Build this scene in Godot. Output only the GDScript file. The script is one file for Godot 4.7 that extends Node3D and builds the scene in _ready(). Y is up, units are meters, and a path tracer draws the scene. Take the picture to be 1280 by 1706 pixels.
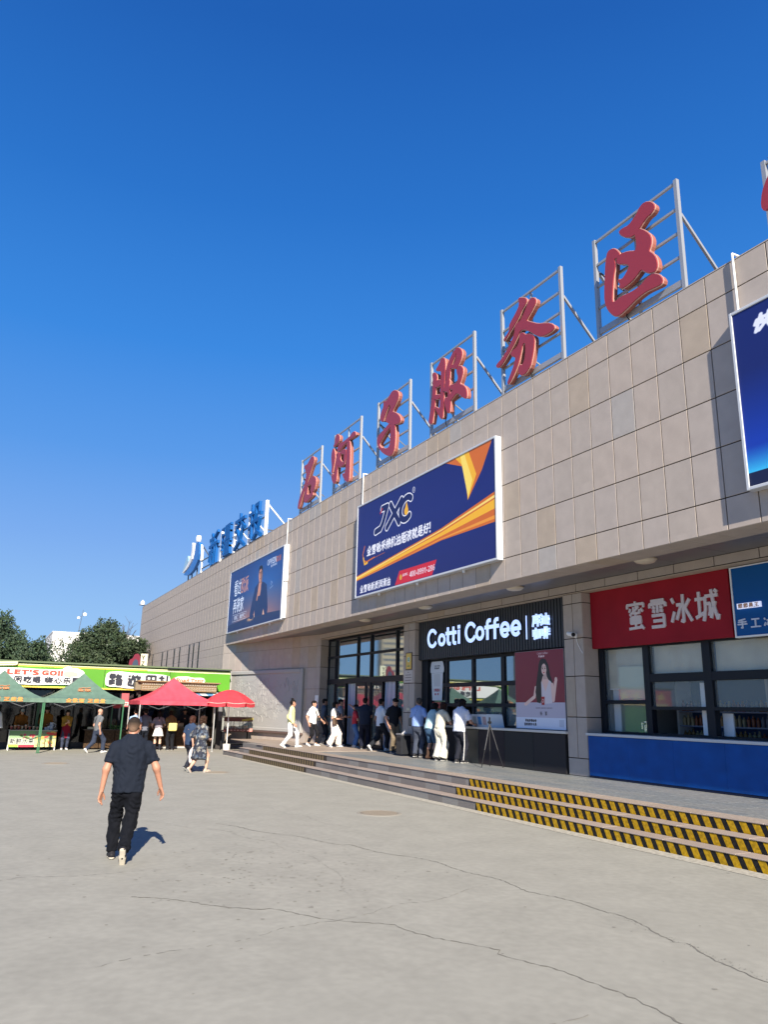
extends Node3D
# A motorway service area on a clear morning: a long granite-clad hall with billboards and rooftop characters,
# a terrace with three steps, shop fronts, a row of market stalls and the people between them.
# x runs away from the plaza into the hall, -z along its front away from the camera, y up, metres.

const FRONT := 10.5        # plane of the upper facade
const TERRACE := 0.51
const BACK_END := -63.05
const NEAR_END := 6.0

var mats := {}
var names := {}
var rng := RandomNumberGenerator.new()


func _ready() -> void:
	rng.seed = 20240817
	setup_camera_and_light()
	make_materials()
	build_ground()
	build_hall()
	build_terrace()
	build_splay_wall()
	build_shop_fronts()
	build_boards()
	build_roof_signs()
	build_stalls()
	build_background()
	build_people()
	build_small_things()


func setup_camera_and_light() -> void:
	var cam := Camera3D.new()
	cam.name = "camera"
	cam.keep_aspect = Camera3D.KEEP_HEIGHT
	cam.fov = 68.16
	cam.near = 0.1
	cam.far = 3000.0
	cam.transform = Transform3D(Basis(Vector3(0.88851959, 0.0205354, 0.45837892), Vector3(-0.1336309, 0.96727358, 0.21569561), Vector3(-0.43894842, -0.25290336, 0.86218569)), Vector3(0, 1.88, 0))
	add_child(cam)
	cam.current = true
	var env := Environment.new()
	env.background_mode = Environment.BG_SKY
	var sky := Sky.new()
	var sm := PanoramaSkyMaterial.new()
	sm.panorama = clear_sky()
	sm.filter = true
	sky.sky_material = sm
	env.sky = sky
	env.ambient_light_source = Environment.AMBIENT_SOURCE_SKY
	env.tonemap_mode = Environment.TONE_MAPPER_LINEAR
	env.tonemap_exposure = 1.95
	env.sdfgi_enabled = true
	env.ssao_enabled = true
	env.ssil_enabled = true
	var we := WorldEnvironment.new()
	we.name = "world_environment"
	we.environment = env
	add_child(we)
	var sun := DirectionalLight3D.new()
	sun.name = "sun"
	sun.light_energy = 1.6
	sun.light_color = Color(1.0, 0.955, 0.88)
	sun.light_angular_distance = 0.5
	sun.shadow_enabled = true
	add_child(sun)
	sun.look_at_from_position(Vector3.ZERO, Vector3(0.425, -1.0, -1.5), Vector3.UP)


func clear_sky() -> ImageTexture:   # a cloudless sky: deep blue overhead, paler towards the horizon, the same all round
	var key := [[0.0, 0.205, 0.335, 0.480], [5.0, 0.165, 0.290, 0.470], [11.5, 0.105, 0.217, 0.447], [18.0, 0.054, 0.170, 0.420], [26.0, 0.0239, 0.130, 0.386], [36.0, 0.0130, 0.090, 0.310], [47.0, 0.0082, 0.061, 0.240], [68.0, 0.0056, 0.042, 0.180], [90.0, 0.0048, 0.036, 0.155]]
	var im := Image.create(64, 720, false, Image.FORMAT_RGBF)
	for y in 720:
		var el := 90.0 - (y + 0.5) / 4.0
		var c := Color(0.17, 0.165, 0.15)
		if el >= 0.0:
			for k in key.size() - 1:
				if el >= key[k][0] and el <= key[k + 1][0]:
					var t: float = (el - key[k][0]) / (key[k + 1][0] - key[k][0])
					c = Color(lerpf(key[k][1], key[k + 1][1], t), lerpf(key[k][2], key[k + 1][2], t), lerpf(key[k][3], key[k + 1][3], t))
		im.fill_rect(Rect2i(0, y, 64, 1), c)
	return ImageTexture.create_from_image(im)


# ---------------------------------------------------------------- helpers: names, metas, nodes

func numbered(called: String) -> String:
	var n: int = names.get(called, 0)
	names[called] = n + 1
	return called if n == 0 else "%s_%03d" % [called, n]


func tag(o: Node3D, label: String, category: String, group := "") -> Node3D:
	o.set_meta("label", label)
	if category:
		o.set_meta("category", category)
	if group:
		o.set_meta("group", group)
	return o


func thing(called: String, label: String, category: String, at := Vector3.ZERO, turn := 0.0, group := "") -> Node3D:
	var o := Node3D.new()
	o.name = numbered(called)
	o.position = at
	o.rotation.y = turn
	add_child(o)
	tag(o, label, category, group)
	return o


func put(called: String, mesh: Mesh, m: Material, parent: Node3D = null, at := Vector3.ZERO, basis := Basis.IDENTITY) -> MeshInstance3D:
	var o := MeshInstance3D.new()
	o.mesh = mesh
	o.material_override = m
	o.transform = Transform3D(basis, at)
	if parent == null:
		o.name = numbered(called)
		add_child(o)
	else:
		o.name = called
		parent.add_child(o, true)
	return o


func structure(o: Node3D) -> Node3D:
	o.set_meta("kind", "structure")
	return o


func stuff(o: Node3D) -> Node3D:
	o.set_meta("kind", "stuff")
	return o


# ---------------------------------------------------------------- helpers: flat-shaded geometry

func begin() -> SurfaceTool:
	var st := SurfaceTool.new()
	st.begin(Mesh.PRIMITIVE_TRIANGLES)
	return st


func tri(st: SurfaceTool, a: Vector3, b: Vector3, c: Vector3) -> void:   # counter-clockwise seen from outside
	var n := (b - a).cross(c - a)
	if n.length_squared() < 1e-14:
		return
	st.set_normal(n.normalized())
	st.add_vertex(a)
	st.add_vertex(c)
	st.add_vertex(b)


func quad(st: SurfaceTool, a: Vector3, b: Vector3, c: Vector3, d: Vector3) -> void:
	tri(st, a, b, c)
	tri(st, a, c, d)


func quad_uv(st: SurfaceTool, a: Vector3, b: Vector3, c: Vector3, d: Vector3) -> void:   # a is the picture's lower left, b its lower right
	var n := (b - a).cross(c - a).normalized()
	var v := [a, c, b, a, d, c]
	var t := [Vector2(0, 1), Vector2(1, 0), Vector2(1, 1), Vector2(0, 1), Vector2(0, 0), Vector2(1, 0)]
	for i in 6:
		st.set_normal(n)
		st.set_uv(t[i])
		st.add_vertex(v[i])


func box(st: SurfaceTool, lo: Vector3, hi: Vector3, t := Transform3D.IDENTITY) -> void:
	var p: Array[Vector3] = []
	for i in 8:
		p.append(t * Vector3(hi.x if i & 1 else lo.x, hi.y if i & 2 else lo.y, hi.z if i & 4 else lo.z))
	quad(st, p[4], p[5], p[7], p[6])
	quad(st, p[1], p[0], p[2], p[3])
	quad(st, p[5], p[1], p[3], p[7])
	quad(st, p[0], p[4], p[6], p[2])
	quad(st, p[6], p[7], p[3], p[2])
	quad(st, p[0], p[1], p[5], p[4])


func box_mesh(lo: Vector3, hi: Vector3) -> ArrayMesh:
	var st := begin()
	box(st, lo, hi)
	return st.commit()


func bevel_box(st: SurfaceTool, lo: Vector3, hi: Vector3, r: float, t := Transform3D.IDENTITY) -> void:   # box whose twelve edges are chamfered
	var c := (lo + hi) * 0.5
	var h := (hi - lo) * 0.5
	r = minf(r, minf(h.x, minf(h.y, h.z)) * 0.9)
	var axes := [Vector3.RIGHT, Vector3.UP, Vector3.BACK]
	for k in 3:
		var u: Vector3 = axes[(k + 1) % 3]
		var v: Vector3 = axes[(k + 2) % 3]
		var n: Vector3 = axes[k]
		for s in [1.0, -1.0]:
			var hu := h.dot(u) - r
			var hv := h.dot(v) - r
			var o: Vector3 = c + n * h.dot(n) * s
			var q := [o - u * hu - v * hv, o + u * hu - v * hv, o + u * hu + v * hv, o - u * hu + v * hv]
			if s > 0:
				quad(st, t * q[0], t * q[1], t * q[2], t * q[3])
			else:
				quad(st, t * q[1], t * q[0], t * q[3], t * q[2])
		for su in [1.0, -1.0]:
			for sv in [1.0, -1.0]:
				var w := n * (h.dot(n) - r)
				var a: Vector3 = c + u * su * h.dot(u) + v * sv * (h.dot(v) - r)
				var b: Vector3 = c + u * su * (h.dot(u) - r) + v * sv * h.dot(v)
				if su * sv > 0:
					quad(st, t * (a - w), t * (b - w) , t * (b + w), t * (a + w))
				else:
					quad(st, t * (b - w), t * (a - w), t * (a + w), t * (b + w))
	for i in 8:
		var s := Vector3(1 if i & 1 else -1, 1 if i & 2 else -1, 1 if i & 4 else -1)
		var a := c + s * Vector3(h.x, h.y - r, h.z - r)
		var b := c + s * Vector3(h.x - r, h.y, h.z - r)
		var d := c + s * Vector3(h.x - r, h.y - r, h.z)
		if s.x * s.y * s.z > 0:
			tri(st, t * a, t * b, t * d)
		else:
			tri(st, t * a, t * d, t * b)


func panel_mesh(w: float, h: float, d: float, r := 0.006) -> ArrayMesh:   # cladding stone: front at z = d, centred, chamfered front edges, no back
	var st := begin()
	var a := [Vector3(-w / 2, -h / 2, 0), Vector3(w / 2, -h / 2, 0), Vector3(w / 2, h / 2, 0), Vector3(-w / 2, h / 2, 0)]
	var f := []
	for p: Vector3 in a:
		f.append(Vector3(p.x - signf(p.x) * r, p.y - signf(p.y) * r, d))
	quad(st, f[0], f[1], f[2], f[3])
	for i in 4:
		var j := (i + 1) % 4
		var m: Vector3 = a[i] + Vector3(0, 0, d - r)
		var n: Vector3 = a[j] + Vector3(0, 0, d - r)
		quad(st, m, n, f[j], f[i])
		quad(st, a[i], a[j], n, m)
	return st.commit()


func ring_basis(dir: Vector3) -> Basis:
	var d := dir.normalized()
	var s := Vector3.UP if absf(d.y) < 0.95 else Vector3.RIGHT
	var u := s.cross(d).normalized()
	return Basis(u, d.cross(u), d)


func tube(st: SurfaceTool, a: Vector3, b: Vector3, r0: float, r1 := -1.0, sides := 8, caps := true) -> void:
	if r1 < 0:
		r1 = r0
	var m := ring_basis(b - a)
	for i in sides:
		var p := TAU * i / sides
		var q := TAU * (i + 1) / sides
		var u := m.x * cos(p) + m.y * sin(p)
		var v := m.x * cos(q) + m.y * sin(q)
		for e in [[a + u * r0, u], [b + v * r1, v], [a + v * r0, v], [a + u * r0, u], [b + u * r1, u], [b + v * r1, v]]:
			st.set_normal(e[1])
			st.add_vertex(e[0])
		if caps:
			tri(st, b, b + u * r1, b + v * r1)
			tri(st, a, a + v * r0, a + u * r0)


func bar(st: SurfaceTool, a: Vector3, b: Vector3, w: float, h := -1.0) -> void:   # square section steel
	if h < 0:
		h = w
	var m := ring_basis(b - a)
	var t := Transform3D(m, a)
	box(st, Vector3(-w / 2, -h / 2, 0), Vector3(w / 2, h / 2, (b - a).length()), t)


func path_tube(st: SurfaceTool, pts: Array, r: float, sides := 6) -> void:
	for i in pts.size() - 1:
		tube(st, pts[i], pts[i + 1], r, r, sides)


func lathe(st: SurfaceTool, profile: Array, sides := 20, at := Vector3.ZERO) -> void:   # profile: Vector2(radius, y) from bottom to top, smooth round, flat along
	for k in profile.size() - 1:
		var p: Vector2 = profile[k]
		var q: Vector2 = profile[k + 1]
		var nn := Vector2(q.y - p.y, p.x - q.x).normalized()
		for i in sides:
			var a := TAU * i / sides
			var b := TAU * (i + 1) / sides
			var u := Vector3(cos(a), 0, -sin(a))
			var v := Vector3(cos(b), 0, -sin(b))
			var nu := u * nn.x + Vector3.UP * nn.y
			var nv := v * nn.x + Vector3.UP * nn.y
			var up := Vector3.UP
			for e in [[u * p.x + up * p.y, nu], [v * q.x + up * q.y, nv], [v * p.x + up * p.y, nv], [u * p.x + up * p.y, nu], [u * q.x + up * q.y, nu], [v * q.x + up * q.y, nv]]:
				st.set_normal(e[1])
				st.add_vertex(at + e[0])


func prism(st: SurfaceTool, poly: PackedVector2Array, z0: float, z1: float, sides := true) -> void:   # outline in x, y; front at z1
	if Geometry2D.is_polygon_clockwise(poly):
		poly = poly.duplicate()
		poly.reverse()
	var idx := Geometry2D.triangulate_polygon(poly)
	for i in range(0, idx.size(), 3):
		var a := poly[idx[i]]
		var b := poly[idx[i + 1]]
		var c := poly[idx[i + 2]]
		if (b - a).cross(c - a) < 0:
			var s := b
			b = c
			c = s
		tri(st, Vector3(a.x, a.y, z1), Vector3(b.x, b.y, z1), Vector3(c.x, c.y, z1))
		if sides:
			tri(st, Vector3(a.x, a.y, z0), Vector3(c.x, c.y, z0), Vector3(b.x, b.y, z0))
	if sides:
		for i in poly.size():
			var a := poly[i]
			var b := poly[(i + 1) % poly.size()]
			quad(st, Vector3(a.x, a.y, z0), Vector3(b.x, b.y, z0), Vector3(b.x, b.y, z1), Vector3(a.x, a.y, z1))


func tape(st: SurfaceTool, pts: PackedVector2Array, w: float, z0: float, z1: float, rounded := true, sides := true) -> void:   # a stroke of even width
	var outs := Geometry2D.offset_polyline(pts, w * 0.5, Geometry2D.JOIN_ROUND if rounded else Geometry2D.JOIN_MITER, Geometry2D.END_ROUND if rounded else Geometry2D.END_SQUARE)
	for o in outs:
		if not Geometry2D.is_polygon_clockwise(o):
			var c: PackedVector2Array = thinned(o, w * 0.06)
			if c.size() >= 3:
				prism(st, c, z0, z1, sides)


func thinned(p: PackedVector2Array, least: float) -> PackedVector2Array:
	var out := PackedVector2Array()
	for q in p:
		if out.is_empty() or out[-1].distance_to(q) > least:
			out.append(q)
	return out


# ---------------------------------------------------------------- helpers: strokes of written characters

func strokes_of(ch: String) -> Array:
	var out := []
	if not GLYPHS.has(ch):
		return out
	for part: String in GLYPHS[ch].split("|"):
		var line := PackedVector2Array()
		for t: String in part.split(" ", false):
			line.append(Vector2(float(t.substr(0, 2)), float(t.substr(2, 2))) / 97.0)
		out.append(line)
	return out


func glyph(st: SurfaceTool, ch: String, x: float, y: float, w: float, h: float, thick: float, z0: float, z1: float, rounded := false, sides := true, slant := 0.0) -> void:   # x, y: lower left corner
	var k := 0
	for line: PackedVector2Array in strokes_of(ch):
		var pts := PackedVector2Array()
		for p in line:
			pts.append(Vector2(x + p.x * w + slant * (1.0 - p.y) * h, y + (1.0 - p.y) * h))
		tape(st, pts, thick, z0, z1 + k * 0.0003, rounded, sides)
		k += 1


func glyphs(st: SurfaceTool, s: String, x: float, y: float, w: float, h: float, pitch: float, thick: float, z0: float, z1: float, rounded := false, sides := true, slant := 0.0) -> void:
	for i in s.length():
		glyph(st, s[i], x + i * pitch, y, w, h, thick, z0, z1, rounded, sides, slant)


func latin(s: String, height: float, depth: float, bold := true, serif := false) -> TextMesh:   # capitals about `height` tall, lower left at the origin
	var f := SystemFont.new()
	f.font_names = PackedStringArray(["Droid Serif" if serif else "Droid Sans"])
	f.font_weight = 700 if bold else 400
	var t := TextMesh.new()
	t.font = f
	t.text = s
	t.font_size = 64
	t.pixel_size = height / 46.0
	t.depth = depth
	t.curve_step = 2.0
	t.horizontal_alignment = HORIZONTAL_ALIGNMENT_LEFT
	t.vertical_alignment = VERTICAL_ALIGNMENT_CENTER
	return t


func fitted(s: String, x: float, y: float, w: float, h: float, z: float, m: Material, parent: Node3D, called := "lettering", serif := false, fat := 0.0) -> void:   # lettering stretched into a box
	var t := latin(s, h, 0.02, true, serif)
	var v: PackedVector3Array = t.surface_get_arrays(0)[Mesh.ARRAY_VERTEX]
	var lo := v[0]
	var hi := v[0]
	for p in v:
		lo = lo.min(p)
		hi = hi.max(p)
	var sc := Vector3((w - fat) / (hi.x - lo.x), (h - fat) / (hi.y - lo.y), 1)
	for k in (4 if fat > 0.0 else 1):
		var d := Vector3(fat * (k % 2), fat * (k / 2), 0.0008 * k)
		put(called, t, m, parent, Vector3(x - lo.x * sc.x, y - lo.y * sc.y, z) + d, Basis.from_scale(sc))


# ---------------------------------------------------------------- helpers: flat print, painted into an Image

func paint_dot(im: Image, x: int, y: int, c: Color, a: float) -> void:
	if x >= 0 and y >= 0 and x < im.get_width() and y < im.get_height() and a > 0.0:
		im.set_pixel(x, y, im.get_pixel(x, y).lerp(c, minf(a, 1.0) * c.a))


func paint_line(im: Image, a: Vector2, b: Vector2, r: float, c: Color, r1 := -1.0) -> void:
	if r1 < 0:
		r1 = r
	var m := maxf(r, r1) + 1.0
	var ab := b - a
	var l := maxf(ab.length_squared(), 1e-6)
	for y in range(int(minf(a.y, b.y) - m), int(maxf(a.y, b.y) + m) + 1):
		for x in range(int(minf(a.x, b.x) - m), int(maxf(a.x, b.x) + m) + 1):
			var p := Vector2(x + 0.5, y + 0.5)
			var t := clampf((p - a).dot(ab) / l, 0.0, 1.0)
			var d := p.distance_to(a + ab * t) - lerpf(r, r1, t)
			if d < 0.5:
				paint_dot(im, x, y, c, 0.5 - d)


func paint_path(im: Image, pts: Array, r: float, c: Color) -> void:
	for i in pts.size() - 1:
		paint_line(im, pts[i], pts[i + 1], r, c)


func paint_poly(im: Image, pts: PackedVector2Array, c: Color, c2 := Color(0, 0, 0, 0)) -> void:   # c at the top, c2 (if given) at the bottom
	var lo := pts[0]
	var hi := pts[0]
	for p in pts:
		lo = lo.min(p)
		hi = hi.max(p)
	for y in range(maxi(int(lo.y), 0), mini(int(hi.y) + 1, im.get_height())):
		var cover := {}
		var col := c if c2.a == 0 else c.lerp(c2, (y - lo.y) / (hi.y - lo.y))
		for sub in 2:
			var yy := y + 0.25 + 0.5 * sub
			var xs := []
			for i in pts.size():
				var a := pts[i]
				var b := pts[(i + 1) % pts.size()]
				if (a.y > yy) != (b.y > yy):
					xs.append(a.x + (yy - a.y) / (b.y - a.y) * (b.x - a.x))
			xs.sort()
			for k in range(0, xs.size() - 1, 2):
				for x in range(maxi(int(xs[k]), 0), mini(int(xs[k + 1]) + 1, im.get_width())):
					cover[x] = cover.get(x, 0.0) + 0.5 * clampf(minf(x + 1.0, xs[k + 1]) - maxf(float(x), xs[k]), 0.0, 1.0)
		for x: int in cover:
			paint_dot(im, x, y, col, cover[x])


func paint_oval(im: Image, at: Vector2, r: Vector2, c: Color, turn := 0.0, soft := 0.0) -> void:
	var m := maxf(r.x, r.y) + 1
	for y in range(int(at.y - m), int(at.y + m) + 1):
		for x in range(int(at.x - m), int(at.x + m) + 1):
			var p := (Vector2(x + 0.5, y + 0.5) - at).rotated(-turn)
			var d := (p / r).length()
			var e := maxf(soft, 1.0 / minf(r.x, r.y))
			if d < 1.0 + e * 0.5:
				paint_dot(im, x, y, c, clampf((1.0 + e * 0.5 - d) / e, 0.0, 1.0))


func paint_glyphs(im: Image, s: String, x: float, y: float, w: float, h: float, pitch: float, r: float, c: Color, slant := 0.0) -> void:   # x, y: upper left corner
	for i in s.length():
		for line: PackedVector2Array in strokes_of(s[i]):
			for k in line.size() - 1:
				var a := line[k]
				var b := line[k + 1]
				paint_line(im, Vector2(x + i * pitch + a.x * w + slant * (1.0 - a.y) * h, y + a.y * h), Vector2(x + i * pitch + b.x * w + slant * (1.0 - b.y) * h, y + b.y * h), r, c)


func paint_latin(im: Image, s: String, x: float, y: float, height: float, c: Color, bold := true, stretch := 1.0, slant := 0.0) -> void:   # x, y: left end of the middle line
	var arr := latin(s, height, 0.0, bold).surface_get_arrays(0)
	var v: PackedVector3Array = arr[Mesh.ARRAY_VERTEX]
	var idx: PackedInt32Array = arr[Mesh.ARRAY_INDEX]
	var lo := INF
	for p in v:
		lo = minf(lo, p.x)
	for i in range(0, idx.size(), 3):
		var pts := PackedVector2Array()
		for k in 3:
			var p := v[idx[i + k]]
			pts.append(Vector2(x + (p.x - lo) * stretch + slant * p.y, y - p.y))
		paint_poly(im, pts, c)


func print_material(im: Image, rough := 0.45) -> StandardMaterial3D:
	im.generate_mipmaps()
	var m := StandardMaterial3D.new()
	m.albedo_texture = ImageTexture.create_from_image(im)
	m.roughness = rough
	return m


# ---------------------------------------------------------------- materials

func lin(r: float, g: float, b: float) -> Color:
	return Color(r, g, b).linear_to_srgb()


func plain(r: float, g: float, b: float, rough := 0.6, metal := 0.0) -> StandardMaterial3D:
	var m := StandardMaterial3D.new()
	m.albedo_color = lin(r, g, b)
	m.roughness = rough
	m.metallic = metal
	if rough >= 0.5:
		m.metallic_specular = 0.3
	return m


func noise_tex(seed_: int, freq: float, lo: float, hi: float, size := 512, octaves := 4, kind := FastNoiseLite.TYPE_SIMPLEX_SMOOTH, mid := 0.5) -> NoiseTexture2D:
	var n := FastNoiseLite.new()
	n.seed = seed_
	n.noise_type = kind
	n.frequency = freq
	n.fractal_octaves = octaves
	var t := NoiseTexture2D.new()
	t.width = size
	t.height = size
	t.seamless = true
	t.noise = n
	var g := Gradient.new()
	g.offsets = PackedFloat32Array([0.0, mid, 1.0])
	g.colors = PackedColorArray([Color(lo, lo, lo), Color((lo + hi) / 2, (lo + hi) / 2, (lo + hi) / 2), Color(hi, hi, hi)])
	t.color_ramp = g
	return t


func bump_tex(seed_: int, freq: float, strength: float, size := 512, octaves := 4) -> NoiseTexture2D:
	var t := noise_tex(seed_, freq, 0, 1, size, octaves)
	t.color_ramp = null
	t.as_normal_map = true
	t.bump_strength = strength
	return t


func textured(r: float, g: float, b: float, rough: float, tex: Texture2D, per_metre: float, nrm: Texture2D = null, nscale := 0.5) -> StandardMaterial3D:
	var m := plain(r, g, b, rough)
	m.albedo_texture = tex
	m.uv1_triplanar = true
	m.uv1_world_triplanar = true
	m.uv1_scale = Vector3.ONE * per_metre
	if nrm:
		m.normal_enabled = true
		m.normal_texture = nrm
		m.normal_scale = nscale
	return m


func glass_like(c: Color) -> StandardMaterial3D:
	var m := StandardMaterial3D.new()
	m.transparency = BaseMaterial3D.TRANSPARENCY_ALPHA
	m.albedo_color = c
	m.roughness = 0.05
	return m


func make_materials() -> void:
	var grain := noise_tex(3, 0.34, 0.74, 1.0, 512, 2)
	var grain_n := bump_tex(4, 0.2, 1.2, 256)
	var tones := [[0.615, 0.535, 0.475], [0.595, 0.52, 0.465], [0.63, 0.54, 0.475], [0.605, 0.53, 0.48], [0.60, 0.50, 0.405], [0.57, 0.53, 0.50]]
	for i in tones.size():
		var m := textured(tones[i][0], tones[i][1], tones[i][2], 0.72, grain, 1.3, grain_n, 0.05)
		var d := noise_tex(30 + i, 0.006, 0.95, 1.0, 256, 3)
		m.detail_enabled = true
		m.detail_albedo = d
		m.detail_blend_mode = BaseMaterial3D.BLEND_MODE_MUL
		mats["granite%d" % i] = m
	mats.joint = plain(0.028, 0.024, 0.022, 0.95)
	mats.steel = plain(0.36, 0.375, 0.39, 0.45, 0.4)
	mats.dark_steel = plain(0.10, 0.105, 0.115, 0.5, 0.3)
	mats.white_metal = plain(0.78, 0.79, 0.80, 0.35)
	mats.frame = plain(0.014, 0.017, 0.023, 0.5)
	mats.black = plain(0.014, 0.015, 0.018, 0.5)
	mats.white = plain(0.80, 0.80, 0.79, 0.5)
	mats.letter_red = plain(0.30, 0.035, 0.045, 0.38)
	mats.letter_rim = plain(0.60, 0.36, 0.30, 0.45)
	mats.letter_side = plain(0.30, 0.11, 0.085, 0.5)
	mats.dark_glass = glass_like(Color(0.02, 0.025, 0.035, 0.72))
	mats.letter_blue = plain(0.006, 0.095, 0.33, 0.5)
	mats.alloy = plain(0.50, 0.53, 0.58, 0.4)
	mats.rubber = plain(0.02, 0.02, 0.02, 0.8)
	var glass := StandardMaterial3D.new()
	glass.transparency = BaseMaterial3D.TRANSPARENCY_ALPHA
	glass.albedo_color = Color(0.75, 0.85, 0.85, 0.12)
	glass.roughness = 0.02
	glass.metallic_specular = 0.7
	mats.glass = glass
	mats.coated = plain(0.36, 0.42, 0.46, 0.03, 0.92)
	mats.concrete_floor = plain(0.3, 0.3, 0.3, 0.7)


# ---------------------------------------------------------------- the ground

func build_ground() -> void:
	var st := begin()
	var e := 900.0
	st.set_normal(Vector3.UP)
	quad(st, Vector3(-e, 0, e), Vector3(e, 0, e), Vector3(e, 0, -e), Vector3(-e, 0, -e))
	var m := textured(0.332, 0.328, 0.292, 0.85, noise_tex(11, 0.012, 0.935, 1.0, 1024, 6), 0.09, bump_tex(12, 0.25, 0.8, 1024, 4), 0.06)
	m.detail_enabled = true
	m.detail_blend_mode = BaseMaterial3D.BLEND_MODE_MUL
	m.detail_albedo = noise_tex(13, 0.16, 0.93, 1.0, 512, 4)
	var g := put("plaza_ground", st.commit(), m)
	structure(g)
	# cracks, joints and pits of the concrete
	var dark := plain(0.175, 0.168, 0.15, 0.95)
	var faint := plain(0.23, 0.22, 0.20, 0.95)
	var r := RandomNumberGenerator.new()
	r.seed = 5
	for c in [
			[Vector2(3.7, -13.2), Vector2(4.9, -10.6), Vector2(5.5, -8.9), Vector2(5.6, -7.3), Vector2(5.75, -6.2), Vector2(5.6, -5.2), Vector2(5.5, -4.6), Vector2(5.3, -3.2), Vector2(4.8, -1.5)],
			[Vector2(1.6, -8.6), Vector2(2.7, -7.6), Vector2(3.6, -6.6), Vector2(4.0, -5.6), Vector2(4.2, -4.6), Vector2(4.2, -3.9), Vector2(4.1, -2.0)]]:
		put("crack", crack(c, 0.0075, r), dark, g)
	for c in [
			[Vector2(1.0, -6.5), Vector2(2.6, -6.9), Vector2(4.2, -7.3), Vector2(5.4, -7.7)],
			[Vector2(2.6, -14.0), Vector2(3.6, -12.4), Vector2(4.0, -11.0), Vector2(4.1, -9.4), Vector2(3.7, -7.8)],
			[Vector2(2.2, -4.6), Vector2(2.9, -4.3), Vector2(3.8, -4.35)],
			[Vector2(4.0, -18.0), Vector2(5.2, -15.0), Vector2(5.6, -12.0)],
			[Vector2(-1.0, -9.5), Vector2(0.6, -9.9), Vector2(2.2, -9.8)]]:
		put("crack", crack(c, 0.004, r), faint, g)
	var pits := begin()
	for i in 330:
		var p := Vector3(r.randf_range(-1.0, 8.6), 0.003, -r.randf_range(2.2, 22.0))
		if i < 190:   # the spalled patch between the two cracks
			p = Vector3(3.3 + r.randfn() * 0.75, 0.003, -9.2 + r.randfn() * 1.1)
		var s := r.randf_range(0.006, 0.022) * (1.0 if r.randf() < 0.93 else 2.0)
		var k := 5
		for j in k:
			var a := TAU * j / k
			var b := TAU * (j + 1) / k
			tri(pits, p, p + Vector3(cos(b), 0, sin(b)) * s, p + Vector3(cos(a) , 0, sin(a)) * s)
	for i in 150:
		var t := r.randf()
		var q: Vector2 = Vector2(5.75, -6.2).lerp(Vector2(5.3, -3.2), t) + Vector2(r.randfn() * 0.03, r.randfn() * 0.03)
		var s := r.randf_range(0.005, 0.018)
		tri(pits, Vector3(q.x, 0.004, q.y), Vector3(q.x + s, 0.004, q.y - s), Vector3(q.x - s * 0.4, 0.004, q.y - s * r.randf()))
	stuff(put("pits", flip(pits), plain(0.235, 0.228, 0.205, 0.95), g))
	# a paler seam where the plaza meets the lowest step
	var seam := begin()
	quad(seam, Vector3(8.62, 0.004, 4), Vector3(8.95, 0.004, 4), Vector3(8.95, 0.004, -31.1), Vector3(8.74, 0.004, -31.1))
	put("mortar_seam", seam.commit(), textured(0.46, 0.44, 0.38, 0.9, noise_tex(15, 0.05, 0.78, 1.0, 256, 4), 0.9), g)
	var spots := [[Vector3(6.91, 0, -13.51), 0.36, "rusty manhole cover in the plaza before the coffee counter"], [Vector3(6.39, 0, -23.07), 0.34, "manhole cover beside the woman in the floral dress"], [Vector3(2.36, 0, -27.5), 0.36, "manhole cover in front of the green tents"]]
	for s in spots:
		var t := thing("manhole_cover", s[2], "manhole cover", s[0], 0.0, "manhole covers in the plaza")
		var a := begin()
		lathe(a, [Vector2(s[1] + 0.07, 0.0), Vector2(s[1] + 0.06, 0.007), Vector2(s[1] + 0.012, 0.009), Vector2(s[1] + 0.008, 0.002)], 28)
		put("rim", a.commit(), plain(0.26, 0.245, 0.215, 0.85), t)
		a = begin()
		lathe(a, [Vector2(s[1], 0.0), Vector2(s[1] - 0.01, 0.008), Vector2(0.0, 0.008)], 28)
		for k in 7:
			var y := -s[1] * 0.75 + k * s[1] * 0.25 as float
			var w := sqrt(maxf(s[1] * s[1] * 0.85 - y * y, 0.0))
			box(a, Vector3(-w, 0.007, y - 0.012), Vector3(w, 0.012, y + 0.012))
		put("lid", a.commit(), plain(0.205, 0.18, 0.15, 0.8), t)


func flip(st: SurfaceTool) -> ArrayMesh:   # turns flat pieces face up
	var m := st.commit()
	var a := m.surface_get_arrays(0)
	var n: PackedVector3Array = a[Mesh.ARRAY_NORMAL]
	for i in n.size():
		n[i] = Vector3.UP
	a[Mesh.ARRAY_NORMAL] = n
	var out := ArrayMesh.new()
	out.add_surface_from_arrays(Mesh.PRIMITIVE_TRIANGLES, a)
	return out


func crack(pts: Array, w: float, r: RandomNumberGenerator) -> ArrayMesh:
	var fine := []
	for i in pts.size() - 1:
		var a: Vector2 = pts[i]
		var b: Vector2 = pts[i + 1]
		var n := int((b - a).length() / 0.05) + 1
		var side := (b - a).normalized().orthogonal()
		for k in n:
			fine.append(a.lerp(b, float(k) / n) + side * (0.05 * sin(k * 0.21 + i * 1.7) + r.randfn() * 0.010))
	var st := begin()
	for i in fine.size() - 1:
		if w < 0.005 and r.randf() < 0.2:
			continue
		var a: Vector2 = fine[i]
		var b: Vector2 = fine[i + 1]
		var s := (b - a).normalized().orthogonal() * w * r.randf_range(0.25, 1.25)
		quad(st, Vector3(a.x - s.x, 0.003, a.y - s.y), Vector3(b.x - s.x, 0.003, b.y - s.y), Vector3(b.x + s.x, 0.003, b.y + s.y), Vector3(a.x + s.x, 0.003, a.y + s.y))
	return flip(st)


# ---------------------------------------------------------------- the hall

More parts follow.
